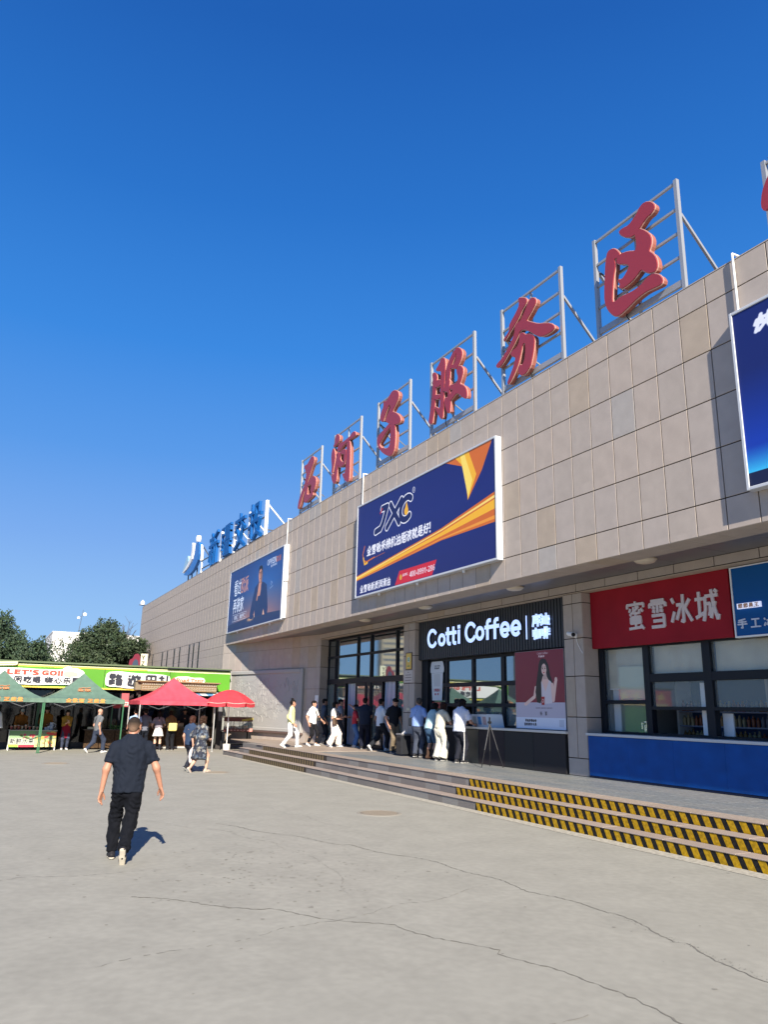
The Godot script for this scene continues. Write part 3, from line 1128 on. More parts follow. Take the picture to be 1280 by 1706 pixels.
	for k in 6:
		var z0 := -21.75 + k * 1.205
		put("counter_panel", panel_mesh(1.195, 0.88, 0.018, 0.004), plain([0.020, 0.026, 0.018, 0.03, 0.022, 0.025][k], 0.024, 0.028, [0.5, 0.6, 0.45, 0.65, 0.5, 0.55][k]), counter, Vector3(12.32, 0.96, z0 + 0.6), Basis(Vector3.UP, -PI / 2))
	zbox(c, "counter_top", 12.27, 12.69, 1.42, 1.48, -21.75, -14.46, plain(0.55, 0.54, 0.52, 0.4))
	for k in 2:   # espresso machines and boxes just inside
		zbox(c, "inner_cabinet", 13.4, 13.9, TERRACE, 1.75 + 0.2 * k, -20.2 + k * 2.0, -19.2 + k * 2.1, plain(0.12, 0.13, 0.15, 0.4))
	for k in 4:
		zbox(c, "menu_screen", 16.0, 16.05, 2.9, 3.7, -20.8 + k * 1.35, -19.6 + k * 1.35, plain(0.15, 0.13, 0.12, 0.3))
	# the coffee sign
	var s := thing("coffee_sign", "black ribbed coffee shop sign with white lit letters Cotti Coffee", "sign", Vector3(12.5, 4.085, -18.15))
	s.basis = FACE
	var st := begin()
	box(st, Vector3(-3.66, -0.625, -0.12), Vector3(3.66, 0.625, -0.012))
	put("board", st.commit(), plain(0.016, 0.018, 0.022, 0.5), s)
	st = begin()
	for k in 61:
		bevel_box(st, Vector3(-3.655 + k * 0.12, -0.62, -0.014), Vector3(-3.655 + k * 0.12 + 0.085, 0.62, 0.012), 0.008)
	stuff(put("ribs", st.commit(), plain(0.02, 0.023, 0.03, 0.45), s))
	var lit := plain(0.75, 0.80, 0.9, 0.4)
	lit.emission_enabled = true
	lit.emission = Color(0.62, 0.74, 1.0)
	lit.emission_energy_multiplier = 0.62
	var ret := plain(0.03, 0.03, 0.04, 0.5)
	var off := Vector2(18.15, -4.085)
	var outlines := []
	for L in [["C", -20.85, 4.10, 0.30, 0.30], ["o", -20.28, 4.02, 0.21, 0.19], ["t", -19.90, 4.07, 0, 0], ["t", -19.59, 4.07, 0, 0], ["i", -19.30, 4.08, 0, 0], ["C", -18.67, 4.13, 0.30, 0.30], ["o", -18.20, 4.06, 0.21, 0.20], ["f", -17.80, 4.1, 0, 0], ["f", -17.44, 4.1, 0, 0], ["e", -16.99, 4.07, 0.22, 0.215], ["e", -16.50, 4.07, 0.22, 0.215]]:
		outlines.append([L[0], letter_lines(L[0], Vector2(L[1], L[2]) + off, L[3], L[4])])
	for o in outlines:
		st = begin()
		var back := begin()
		var k := 0
		for line: PackedVector2Array in o[1]:
			tape(st, line, 0.105, 0.055, 0.075 + 0.0006 * k, false)
			tape(back, line, 0.118, 0.012, 0.055 + 0.0006 * k, false)
			k += 1
		var lt := put("lit_letter", st.commit(), lit, s)
		put("letter_return", back.commit(), ret, lt)
	st = begin()
	box(st, Vector3(2.085, -0.345, 0.05), Vector3(2.115, 0.27, 0.07))
	put("lit_bar", st.commit(), lit, s)
	for g in [["库", 2.35, -0.03, 0.31, 0.29], ["迪", 2.68, -0.03, 0.33, 0.29], ["咖", 2.35, -0.36, 0.31, 0.29], ["啡", 2.68, -0.36, 0.33, 0.29]]:
		st = begin()
		glyph(st, g[0], g[1], g[2], g[3], g[4], 0.042, 0.03, 0.07)
		put("lit_character", st.commit(), lit, s)
	# cup shaped poster and red sticker on the first window
	var cup := thing("cup_poster", "white poster cut like a tall paper cup on the coffee shop window", "poster", Vector3(12.692, 2.8, -20.97))
	cup.basis = FACE
	var cw := 0.44
	st = begin()
	prism(st, PackedVector2Array([Vector2(-0.31, 0.6), Vector2(0.31, 0.6), Vector2(0.36, 0.56), Vector2(0.41, 0.4), Vector2(0.41, 0.27), Vector2(0.35, 0.24), Vector2(0.29, -0.6), Vector2(-0.29, -0.6), Vector2(-0.35, 0.24), Vector2(-0.41, 0.27), Vector2(-0.41, 0.4), Vector2(-0.36, 0.56)]), 0.0, 0.008)
	put("sheet", st.commit(), plain(0.62, 0.66, 0.70, 0.5), cup)
	st = begin()
	box(st, Vector3(-0.34, 0.236, 0.008), Vector3(0.34, 0.246, 0.0095))
	put("lid_line", st.commit(), plain(0.35, 0.38, 0.42, 0.5), cup)
	st = begin()
	glyphs(st, "库迪咖啡", -0.15, 0.36, 0.06, 0.06, 0.075, 0.009, 0.008, 0.0095, false, false)
	put("lettering", st.commit(), plain(0.05, 0.06, 0.08, 0.6), cup)
	put("lettering", latin("Cotti Coffee", 0.045, 0.002), plain(0.05, 0.06, 0.08, 0.6), cup, Vector3(-0.17, 0.46, 0.0095))
	put("code_patch", box_mesh(Vector3(-0.19, -0.17, 0.008), Vector3(0.19, 0.21, 0.0095)), plain(0.52, 0.55, 0.58, 0.5), cup)
	st = begin()
	glyphs(st, "好喝是好", -0.18, -0.33, 0.075, 0.09, 0.095, 0.012, 0.008, 0.0095, false, false)
	glyphs(st, "咖啡", -0.13, -0.44, 0.075, 0.07, 0.16, 0.012, 0.008, 0.0095, false, false)
	put("red_lettering", st.commit(), plain(0.40, 0.03, 0.05, 0.6), cup)
	var sticker := thing("red_sticker", "red sticker under the cup shaped poster", "sticker", Vector3(12.692, 2.06, -20.95))
	sticker.basis = FACE
	put("sheet", box_mesh(Vector3(-0.3, -0.09, 0), Vector3(0.3, 0.09, 0.004)), plain(0.45, 0.03, 0.035, 0.4), sticker)
	build_coffee_poster()
	build_ice_shop()


func arc(c: Vector2, rx: float, ry: float, a0: float, a1: float, n := 16) -> PackedVector2Array:
	var p := PackedVector2Array()
	for i in n + 1:
		var a := deg_to_rad(lerpf(a0, a1, float(i) / n))
		p.append(c + Vector2(cos(a) * rx, sin(a) * ry))
	return p


func letter_lines(ch: String, c: Vector2, rx: float, ry: float) -> Array:
	match ch:
		"C":
			return [arc(c, rx - 0.05, ry - 0.05, 42, 318, 22)]
		"o":
			return [arc(c, rx - 0.05, ry - 0.045, 0, 180, 14), arc(c, rx - 0.05, ry - 0.045, 180, 360, 14)]
		"e":
			return [arc(c, rx - 0.05, ry - 0.045, -4, 170, 14), arc(c, rx - 0.05, ry - 0.045, 170, 306, 12), PackedVector2Array([c + Vector2(-rx + 0.06, -0.012), c + Vector2(rx - 0.05, -0.012)])]
		"t":
			var p := PackedVector2Array([c + Vector2(-0.02, 0.25), c + Vector2(-0.02, -0.12)])
			p.append_array(arc(c + Vector2(0.06, -0.12), 0.08, 0.08, 180, 280, 6))
			return [p, PackedVector2Array([c + Vector2(-0.10, 0.12), c + Vector2(0.10, 0.12)])]
		"i":
			return [PackedVector2Array([c + Vector2(0, 0.12), c + Vector2(0, -0.19)]), PackedVector2Array([c + Vector2(-0.012, 0.26), c + Vector2(0.012, 0.26)])]
	var q := arc(c + Vector2(0.08, 0.2), 0.10, 0.09, 80, 180, 6)
	q.append(c + Vector2(-0.02, -0.2))
	return [q, PackedVector2Array([c + Vector2(-0.10, 0.1), c + Vector2(0.13, 0.1)])]


func build_coffee_poster() -> void:
	var W := 512
	var H := 512
	var im := Image.create(W, H, false, Image.FORMAT_RGBA8)
	var wine := Color(0.49, 0.10, 0.20)
	im.fill(wine)
	im.fill_rect(Rect2i(0, 341, W, 98), Color(0.72, 0.70, 0.77))
	im.fill_rect(Rect2i(0, 439, W, 73), Color(0.83, 0.86, 0.93))
	var u := func(z: float, y: float) -> Vector2: return Vector2((z + 16.56) / 1.94 * W, (3.42 - y) / 1.92 * H)
	var hair := Color(0.07, 0.06, 0.09)
	var skin := Color(0.90, 0.76, 0.72)
	var gown := Color(0.84, 0.80, 0.83)
	# hair behind
	paint_poly(im, PackedVector2Array([u.call(-15.43, 3.22), u.call(-15.3, 3.19), u.call(-15.2, 3.05), u.call(-15.14, 2.8), u.call(-15.02, 2.55), u.call(-14.98, 2.42), u.call(-15.1, 2.5), u.call(-15.25, 2.6), u.call(-15.45, 2.62), u.call(-15.5, 2.3), u.call(-15.52, 2.13), u.call(-15.66, 2.14), u.call(-15.74, 2.35), u.call(-15.70, 2.6), u.call(-15.62, 2.85), u.call(-15.58, 3.08), u.call(-15.52, 3.18)]), hair)
	# gown and shoulders
	paint_poly(im, PackedVector2Array([u.call(-15.42, 2.72), u.call(-15.27, 2.72), u.call(-15.12, 2.64), u.call(-15.04, 2.5), u.call(-15.06, 2.2), u.call(-15.1, 2.12), u.call(-15.5, 2.1), u.call(-15.6, 2.25), u.call(-15.58, 2.55)]), gown)
	paint_poly(im, PackedVector2Array([u.call(-15.43, 2.78), u.call(-15.28, 2.78), u.call(-15.2, 2.66), u.call(-15.34, 2.4), u.call(-15.48, 2.66)]), skin)
	# arms
	paint_path(im, [u.call(-15.08, 2.56), u.call(-15.05, 2.2), u.call(-14.95, 2.62)], 14.0, skin)
	paint_oval(im, u.call(-14.93, 2.68), Vector2(14, 18), skin)
	paint_path(im, [u.call(-15.72, 2.5), u.call(-15.78, 2.28), u.call(-16.1, 2.12)], 12.0, skin)
	paint_oval(im, u.call(-16.14, 2.1), Vector2(18, 11), skin)
	paint_poly(im, PackedVector2Array([u.call(-15.62, 2.9), u.call(-15.5, 2.86), u.call(-15.5, 2.2), u.call(-15.55, 2.12), u.call(-15.68, 2.14), u.call(-15.74, 2.4)]), hair)
	# head
	paint_poly(im, PackedVector2Array([u.call(-15.40, 2.86), u.call(-15.29, 2.86), u.call(-15.26, 2.7), u.call(-15.42, 2.7)]), skin.darkened(0.12))
	paint_oval(im, u.call(-15.375, 2.95), Vector2(27, 37), skin, 0.08)
	paint_poly(im, PackedVector2Array([u.call(-15.52, 2.9), u.call(-15.53, 3.12), u.call(-15.44, 3.2), u.call(-15.3, 3.17), u.call(-15.24, 3.0), u.call(-15.27, 2.88), u.call(-15.29, 3.02), u.call(-15.36, 3.1), u.call(-15.46, 3.07), u.call(-15.48, 2.95)]), hair)
	for s in [-15.43, -15.335]:
		paint_oval(im, u.call(s, 2.965), Vector2(6.5, 3.2), hair, 0.1)
		paint_line(im, u.call(s - 0.03, 3.0), u.call(s + 0.03, 3.005), 1.4, hair)
	paint_line(im, u.call(-15.385, 2.95), u.call(-15.392, 2.91), 1.5, skin.darkened(0.22))
	paint_oval(im, u.call(-15.385, 2.868), Vector2(8, 3.4), Color(0.72, 0.16, 0.2))
	# cup
	paint_poly(im, PackedVector2Array([u.call(-15.52, 2.28), u.call(-15.38, 2.28), u.call(-15.395, 2.08), u.call(-15.505, 2.08)]), Color(0.62, 0.09, 0.13))
	paint_oval(im, u.call(-15.45, 2.18), Vector2(11, 12), Color(0.86, 0.75, 0.75))
	paint_oval(im, u.call(-15.45, 2.18), Vector2(6.5, 7.5), Color(0.62, 0.09, 0.13))
	# writing
	paint_latin(im, "Cotti Coffee", u.call(-15.63, 3.34).x, u.call(0, 3.345).y, 14.0, Color(0.95, 0.92, 0.92))
	paint_glyphs(im, "库迪咖啡", u.call(-15.58, 3.3).x, u.call(0, 3.3).y, 13, 14, 16.5, 1.0, Color(0.95, 0.92, 0.92))
	for k in 18:
		paint_glyphs(im, "新是好果再工"[k % 6], u.call(-15.74, 0).x + k * 9.6, u.call(0, 2.02).y, 7, 8, 9, 0.7, Color(0.45, 0.42, 0.48))
	paint_glyphs(im, "杨幂", u.call(-15.58, 0).x, u.call(0, 1.92).y, 22, 24, 50, 1.7, Color(0.36, 0.34, 0.4))
	paint_glyphs(im, "库迪好喝咖啡", u.call(-16.18, 0).x, u.call(0, 1.73).y, 16, 17, 20, 1.8, Color(0.14, 0.15, 0.2))
	paint_glyphs(im, "量新鲜好水果", u.call(-16.22, 0).x, u.call(0, 1.64).y, 17, 17, 22, 1.8, Color(0.14, 0.15, 0.2))
	im.fill_rect(Rect2i(int(u.call(-14.86, 0).x), int(u.call(0, 1.73).y), 48, 44), Color(0.74, 0.77, 0.84))
	var m := print_material(im, 0.4)
	var t := thing("woman_poster", "wine red poster of a long haired woman holding a coffee cup", "poster", Vector3(12.45, 2.46, -15.59))
	t.basis = FACE
	var st := begin()
	quad_uv(st, Vector3(-0.97, -0.96, 0.022), Vector3(0.97, -0.96, 0.022), Vector3(0.97, 0.96, 0.022), Vector3(-0.97, 0.96, 0.022))
	put("print", st.commit(), m, t)
	st = begin()
	box(st, Vector3(-0.975, -0.965, -0.03), Vector3(0.975, 0.965, 0.02))
	put("board", st.commit(), plain(0.4, 0.4, 0.42, 0.5), t)


func build_ice_shop() -> void:
	var c := thing("ice_shop_front", "ice cream shop front with cream blinds and a long blue counter", "shop front")
	mats.shop_glass = glass_like(Color(0.8, 0.85, 0.85, 0.10))
	mats.shop_glass.metallic_specular = 0.36
	mats.shop_glass.roughness = 0.02
	zbox(c, "post", 12.80, 12.94, 1.47, 3.40, -13.80, -13.66, mats.frame)
	for p in [[-12.35, 0.17], [-10.75, 0.2], [-9.15, 0.17], [-7.6, 0.17], [-6.5, 0.1]]:
		zbox(c, "mullion", 12.79, 12.94, 1.47, 3.40, p[0] - p[1] / 2, p[0] + p[1] / 2, mats.frame)
	for y in [[-13.66, -12.35, 2.12, 2.2], [-12.35, -6.5, 2.58, 2.75], [-12.35, -6.5, 2.0, 2.07], [-13.66, -6.5, 3.34, 3.42], [-13.66, -6.5, 1.47, 1.52]]:
		zbox(c, "transom", 12.795, 12.935, y[2], y[3], y[0], y[1], mats.frame)
	pane(c, "pane", 12.86, 2.2, 3.34, -13.66, -12.43, mats.shop_glass)
	pane(c, "pane", 12.862, 1.52, 2.12, -13.66, -12.43, mats.shop_glass)
	for k in 3:
		var z0: float = [-12.26, -10.65, -9.06][k]
		var z1: float = [-10.85, -9.24, -7.69][k]
		pane(c, "pane", 12.861, 2.75, 3.34, z0, z1, mats.shop_glass)
		pane(c, "pane", 12.863, 2.07, 2.58, z0, z1, mats.shop_glass)
	# blinds
	var cream := textured(0.58, 0.545, 0.42, 0.8, noise_tex(61, 0.03, 0.9, 1.0, 128, 2), 0.4)
	var bl := [[-13.64, -12.45, 2.45, "left"], [-12.24, -10.87, 2.72, "middle"], [-10.63, -9.26, 2.72, "right"], [-9.04, -7.71, 2.72, "far right"]]
	for b in bl:
		var t := thing("window_blind", "cream roller blind behind the %s pane of the ice cream shop" % b[3], "blind", Vector3(12.95, 3.38, (b[0] + b[1]) / 2), 0.0, "cream blinds in the ice cream shop")
		var w: float = (b[1] - b[0]) / 2
		put("cloth", box_mesh(Vector3(0, b[2] - 3.38, -w), Vector3(0.006, 0, w)), cream, t)
		var st := begin()
		tube(st, Vector3(0.03, -0.01, -w), Vector3(0.03, -0.01, w), 0.025)
		put("roller", st.commit(), mats.white, t)
		st = begin()
		tube(st, Vector3(0.0, b[2] - 3.38, -w), Vector3(0.0, b[2] - 3.38, w), 0.012)
		put("hem_bar", st.commit(), mats.white, t)
	var nb := thing("paper_board", "pale board hung in the left window of the ice cream shop", "board", Vector3(12.90, 2.57, -12.86))
	put("sheet", box_mesh(Vector3(0, -0.36, -0.42), Vector3(0.008, 0.37, 0.40)), plain(0.55, 0.58, 0.44, 0.6), nb)
	# inside
	var blue := plain(0.02, 0.09, 0.26, 0.4)
	slab(hall, "blue_inner_wall", Vector3(15.6, TERRACE, -14.0), Vector3(15.7, 5.0, -6.2), blue)
	slab(hall, "shop_ceiling", Vector3(12.96, 3.6, -14.04), Vector3(15.6, 3.7, -6.21), plain(0.55, 0.55, 0.55, 0.7))
	var sh := thing("bottle_rack", "white rack filled with rows of bottles behind the middle window", "rack", Vector3(14.6, TERRACE, -12.0))
	for s in [-1.2, 1.2]:
		put("side", box_mesh(Vector3(0, 0, s - 0.03), Vector3(0.45, 2.2, s + 0.03)), mats.white_metal, sh)
	for y in [0.5, 0.82, 1.14, 1.46]:
		put("shelf", box_mesh(Vector3(0, y, -1.17), Vector3(0.45, y + 0.03, 1.17)), plain(0.3, 0.34, 0.5, 0.4), sh)
	for r in 3:
		for k in 20:
			var st := begin()
			var h := 0.2 + 0.02 * ((k * 7 + r) % 3)
			lathe(st, [Vector2(0.04, 0.0), Vector2(0.045, h * 0.7), Vector2(0.02, h * 0.85), Vector2(0.02, h)], 8)
			var cc: Array = [[0.35, 0.2, 0.08], [0.4, 0.33, 0.2], [0.28, 0.08, 0.05], [0.2, 0.22, 0.28]][(k / 3 + r) % 4]
			put("bottle", st.commit(), mats_bottle(cc), sh, Vector3(0.1, 0.85 + r * 0.32, -1.1 + k * 0.115))
	for d in [[-11.15, -10.87, 1.5, 2.55, "between the middle and right windows"], [-10.66, -10.42, 1.5, 1.95, "low in the right window"], [-13.62, -13.42, 1.5, 2.45, "beside the left post"]]:
		var t := thing("upright_board", "upright white board inside the ice cream shop " + d[4], "board", Vector3(13.02, d[2], (d[0] + d[1]) / 2), 0.0, "white boards inside the ice cream shop")
		put("sheet", box_mesh(Vector3(0, 0, -(d[1] - d[0]) / 2), Vector3(0.03, d[3] - d[2], (d[1] - d[0]) / 2)), mats.white, t)
	var tap := thing("drink_dispenser", "shiny steel drink dispenser behind the lower left window", "dispenser", Vector3(13.35, 1.3, -13.0))
	var ts := begin()
	tube(ts, Vector3(0, 0, 0), Vector3(0, 0.45, 0), 0.05)
	tube(ts, Vector3(0, 0.4, 0), Vector3(-0.16, 0.4, 0.05), 0.03)
	tube(ts, Vector3(-0.16, 0.42, 0.05), Vector3(-0.16, 0.28, 0.05), 0.025)
	put("tap", ts.commit(), plain(0.7, 0.7, 0.7, 0.1, 1.0), tap)
	put("body", box_mesh(Vector3(-0.1, -0.4, -0.4), Vector3(0.35, 0.02, 0.3)), plain(0.12, 0.13, 0.15, 0.3), tap)
	# counter
	var counter := zbox(c, "counter", 12.33, 12.82, TERRACE, 1.415, -13.76, -6.46, plain(0.004, 0.04, 0.17, 0.6))
	var z := -13.76
	var k := 0
	while z < -6.6:
		var sheet := textured(0.003 + 0.0005 * (k % 2), 0.075, 0.33, 0.55, noise_tex(62, 0.012, 0.86, 1.0, 256, 3), 0.5)
		put("blue_sheet", panel_mesh(1.215, 0.85, 0.012, 0.002), sheet, counter, Vector3(12.33, 0.985, z + 0.609), Basis(Vector3.UP, -PI / 2))
		z += 1.217
		k += 1
	zbox(c, "counter_plinth", 12.325, 12.4, TERRACE, 0.56, -13.75, -6.46, plain(0.01, 0.015, 0.04, 0.6))
	zbox(c, "counter_top", 12.285, 12.79, 1.415, 1.47, -13.80, -6.46, plain(0.50, 0.52, 0.54, 0.4))
	# red sign
	var s := thing("red_shop_sign", "red sign with white characters above the ice cream shop windows", "sign", Vector3(12.6, 4.03, -11.85))
	s.basis = FACE
	var st := begin()
	bevel_box(st, Vector3(-1.94, -0.665, -0.1), Vector3(1.94, 0.665, 0.0), 0.008)
	put("board", st.commit(), textured(0.33, 0.010, 0.022, 0.6, noise_tex(63, 0.01, 0.9, 1.0, 256, 3), 0.3), s)
	var pale := plain(0.62, 0.55, 0.56, 0.45)
	for g in [["蜜", -12.63, 3.70, 0.55], ["雪", -11.97, 3.70, 0.5], ["冰", -11.37, 3.71, 0.55], ["城", -10.74, 3.72, 0.57]]:
		st = begin()
		glyph(st, g[0], g[1] + 11.85, g[2] - 4.03, g[3], 0.63, 0.058 if g[0] == "蜜" else 0.068, 0.0, 0.03, true)
		put("character", st.commit(), pale, s)
	# blue sign
	s = thing("blue_shop_sign", "blue shop sign right of the red ice cream sign", "sign", Vector3(12.52, 4.01, -7.8))
	s.basis = FACE
	st = begin()
	bevel_box(st, Vector3(-1.97, -0.65, -0.1), Vector3(1.97, 0.64, 0.0), 0.006)
	put("board", st.commit(), plain(0.004, 0.085, 0.29, 0.6), s)
	st = begin()
	for f in [[-2.0, -0.68, -1.97, 0.66], [1.97, -0.68, 2.0, 0.66], [-1.97, -0.68, 1.97, -0.65], [-1.97, 0.64, 1.97, 0.66]]:
		box(st, Vector3(f[0], f[1], -0.1), Vector3(f[2], f[3], 0.012))
	put("edging", st.commit(), mats.white_metal, s)
	var soft := plain(0.55, 0.60, 0.72, 0.4)
	for g in [["手", -9.73, 3.49], ["工", -9.45, 3.49], ["冰", -9.17, 3.49]]:
		st = begin()
		glyph(st, g[0], g[1] + 7.8, g[2] - 4.01, 0.22, 0.18, 0.026, 0.0, 0.02, true)
		put("character", st.commit(), soft, s)
	var glow := plain(0.8, 0.8, 0.8, 0.4)
	glow.emission_enabled = true
	glow.emission = Color(0.8, 0.85, 1.0)
	glow.emission_energy_multiplier = 0.35
	st = begin()
	box(st, Vector3(-1.88, -0.15, 0.0), Vector3(-1.38, -0.05, 0.04))
	put("lit_plate", st.commit(), glow, s)
	st = begin()
	glyphs(st, "憨憨果王", -1.85, -0.14, 0.09, 0.08, 0.115, 0.013, 0.04, 0.046)
	put("character", st.commit(), plain(0.6, 0.35, 0.25, 0.5), s)


func mats_bottle(c: Array) -> Material:
	var key := "bottle %s" % str(c)
	if not mats.has(key):
		mats[key] = plain(c[0], c[1], c[2], 0.25)
	return mats[key]


# ---------------------------------------------------------------- billboards on the facade

func billboard(called: String, label: String, z0: float, z1: float, m: Material, pipe_z: float) -> Node3D:
	var hw := (z1 - z0) / 2
	var t := thing(called, label, "billboard", Vector3(FRONT, 6.9, (z0 + z1) / 2))
	t.basis = FACE
	var st := begin()
	quad_uv(st, Vector3(-hw + 0.05, -1.5, 0.165), Vector3(hw - 0.05, -1.5, 0.165), Vector3(hw - 0.05, 1.5, 0.165), Vector3(-hw + 0.05, 1.5, 0.165))
	put("print", st.commit(), m, t)
	slab(t, "back_box", Vector3(-hw + 0.03, -1.52, 0.02), Vector3(hw - 0.03, 1.52, 0.16), mats.white_metal)
	for f in [[-hw, -1.55, -hw + 0.055, 1.55], [hw - 0.055, -1.55, hw, 1.55], [-hw + 0.055, 1.495, hw - 0.055, 1.55], [-hw + 0.055, -1.55, hw - 0.055, -1.495]]:
		st = begin()
		bevel_box(st, Vector3(f[0], f[1], 0.004), Vector3(f[2], f[3], 0.182), 0.008)
		put("frame_bar", st.commit(), mats.alloy, t)
	for x in [-hw * 0.6, 0.0, hw * 0.6]:
		st = begin()
		bar(st, Vector3(x, -1.55, 0.09), Vector3(x, -1.62, 0.09), 0.05)
		put("bracket", st.commit(), mats.white_metal, t)
	var p := thing("conduit", "thin white conduit from the roof edge to the " + {"oil_billboard": "navy JXC billboard", "furniture_billboard": "blue billboard with the man", "fast_billboard": "deep blue billboard"}[called], "conduit", Vector3(FRONT, 0, pipe_z), 0.0, "conduits feeding the billboards")
	st = begin()
	tube(st, Vector3(-0.05, 8.46, 0), Vector3(-0.05, 9.60, 0), 0.02, 0.02, 10)
	tube(st, Vector3(-0.05, 9.595, 0), Vector3(0.16, 9.595, 0), 0.02, 0.02, 10)
	put("pipe", st.commit(), mats.white, p)
	return t


func build_boards() -> void:
	# navy board with an outlined word mark and golden rays
	var W := 1280
	var H := 508
	var im := Image.create(W, H, false, Image.FORMAT_RGBA8)
	var navy := Color(0.095, 0.125, 0.385)
	for y in H:
		im.fill_rect(Rect2i(0, y, W, 1), navy.lerp(Color(0.11, 0.15, 0.44), 1.0 - absf(y / float(H) - 0.4)))
	var u := func(z: float, y: float) -> Vector2: return Vector2((z + 22.19) / 7.8 * W, (8.42 - y) / 3.04 * H)
	var gold := Color(0.96, 0.72, 0.16)
	var orange := Color(0.82, 0.42, 0.13)
	paint_poly(im, PackedVector2Array([u.call(-22.19, 5.9), u.call(-22.19, 6.06), u.call(-16.9, 6.62), u.call(-14.38, 7.05), u.call(-14.38, 6.28), u.call(-16.9, 6.28)]), orange)
	paint_poly(im, PackedVector2Array([u.call(-22.19, 5.93), u.call(-22.19, 6.0), u.call(-16.9, 6.5), u.call(-14.38, 6.86), u.call(-14.38, 6.62), u.call(-16.9, 6.4)]), gold)
	paint_poly(im, PackedVector2Array([u.call(-22.19, 5.98), u.call(-22.19, 6.03), u.call(-16.9, 6.58), u.call(-14.38, 6.97), u.call(-14.38, 6.90), u.call(-16.9, 6.54)]), Color(0.98, 0.85, 0.45))
	paint_poly(im, PackedVector2Array([u.call(-22.19, 5.91), u.call(-20.5, 6.02), u.call(-16.9, 6.34), u.call(-14.38, 6.45), u.call(-14.38, 6.36), u.call(-16.9, 6.31)]), Color(0.93, 0.60, 0.2))
	paint_poly(im, PackedVector2Array([u.call(-16.7, 8.42), u.call(-14.5, 8.42), u.call(-14.95, 7.75), u.call(-15.6, 7.1), u.call(-15.75, 8.05)]), orange)
	paint_poly(im, PackedVector2Array([u.call(-16.2, 8.42), u.call(-15.55, 8.42), u.call(-15.2, 7.7), u.call(-15.6, 7.1), u.call(-15.6, 7.9)]), gold)
	paint_poly(im, PackedVector2Array([u.call(-15.95, 8.42), u.call(-15.75, 8.42), u.call(-15.38, 7.6), u.call(-15.58, 7.15)]), Color(0.99, 0.87, 0.4))
	# the outlined word mark
	var white := Color(0.93, 0.94, 0.97)
	var logo := [
		[Vector2(-20.42, 7.98), Vector2(-20.08, 7.98), Vector2(-20.36, 7.5), Vector2(-20.52, 7.35), Vector2(-20.85, 7.31)],
		[Vector2(-19.86, 7.98), Vector2(-19.3, 7.3)], [Vector2(-19.16, 7.98), Vector2(-20.08, 7.30)],
		[]]
	for k in 15:
		var a := deg_to_rad(50 + k * 18.6)
		logo[3].append(Vector2(-18.86 + cos(a) * 0.36 + sin(a) * 0.06, 7.64 + sin(a) * 0.33))
	for pass_ in [[26.0, white], [19.0, navy.darkened(0.12)]]:
		for line in logo:
			var pts := []
			for p: Vector2 in line:
				pts.append(u.call(p.x, p.y))
			paint_path(im, pts, pass_[0] * 0.82, pass_[1])
	paint_path(im, [u.call(-20.55, 7.86), u.call(-20.42, 7.98)], 5.0, Color(0.75, 0.15, 0.15))
	paint_oval(im, u.call(-18.86, 7.56), Vector2(20, 22), gold)
	paint_poly(im, PackedVector2Array([u.call(-18.84, 7.86), u.call(-18.74, 7.58), u.call(-18.97, 7.58)]), gold)
	paint_oval(im, u.call(-18.42, 8.1), Vector2(13, 15), white)
	paint_oval(im, u.call(-18.42, 8.1), Vector2(10, 12), navy)
	paint_latin(im, "R", u.call(-18.455, 0).x, u.call(0, 8.1).y, 13.0, white)
	paint_glyphs(im, "金雪驰采棉机油脂液就是好", u.call(-21.45, 0).x, u.call(0, 6.93).y, 48, 51, 53.5, 3.7, white, 0.12)
	paint_latin(im, "!", u.call(-17.52, 0).x, u.call(0, 6.77).y, 50.0, white)
	paint_path(im, [u.call(-21.62, 6.98), u.call(-21.75, 6.72), u.call(-21.66, 6.5), u.call(-21.45, 6.44), u.call(-20.9, 6.5)], 4.0, orange)
	paint_path(im, [u.call(-21.7, 6.6), u.call(-21.6, 6.38), u.call(-21.4, 6.4)], 6.0, gold)
	paint_path(im, [u.call(-21.3, 6.46), u.call(-20.2, 6.53)], 1.2, orange)
	paint_glyphs(im, "金雪驰新质润滑油", u.call(-21.88, 0).x, u.call(0, 5.71).y, 38, 40, 43.5, 2.7, white)
	paint_poly(im, PackedVector2Array([u.call(-19.23, 5.80), u.call(-17.12, 5.80), u.call(-17.36, 5.40), u.call(-19.5, 5.40)]), Color(0.80, 0.13, 0.21))
	paint_oval(im, u.call(-19.14, 5.6), Vector2(12, 14), Color(0.85, 0.65, 0.2))
	paint_glyphs(im, "正王手工", u.call(-19.03, 0).x, u.call(0, 5.68).y, 11, 12, 13.0, 1.1, white)
	paint_latin(im, "400-0991-286", u.call(-18.62, 0).x, u.call(0, 5.6).y, 27.0, white)
	billboard("oil_billboard", "navy billboard with the outlined letters JXC and golden rays, second along the facade", -22.24, -14.34, print_material(im, 0.5), -22.12)

	# blue board with a man at a table
	W = 1024
	H = 400
	im = Image.create(W, H, false, Image.FORMAT_RGBA8)
	var v := func(z: float, y: float) -> Vector2: return Vector2((z + 37.2) / 7.8 * W, (8.42 - y) / 3.04 * H)
	for y in H:
		for x in W:
			var p := Vector2(x / float(W), y / float(H))
			var c := Color(0.10, 0.25, 0.50).lerp(Color(0.16, 0.38, 0.66), clampf(1.2 - p.distance_to(Vector2(0.72, 0.45)) * 2.2, 0, 1))
			c = c.lerp(Color(0.74, 0.50, 0.46), clampf((p.y - 0.42) * 2.0 * clampf(1.15 - absf(p.x - 0.62) * 1.7, 0, 1), 0, 0.92))
			c = c.lerp(Color(0.88, 0.60, 0.42), clampf((p.y - 0.68) * 2.4 * clampf(0.8 - absf(p.x - 0.36) * 3.2, 0, 1), 0, 0.85))
			im.set_pixel(x, y, c)
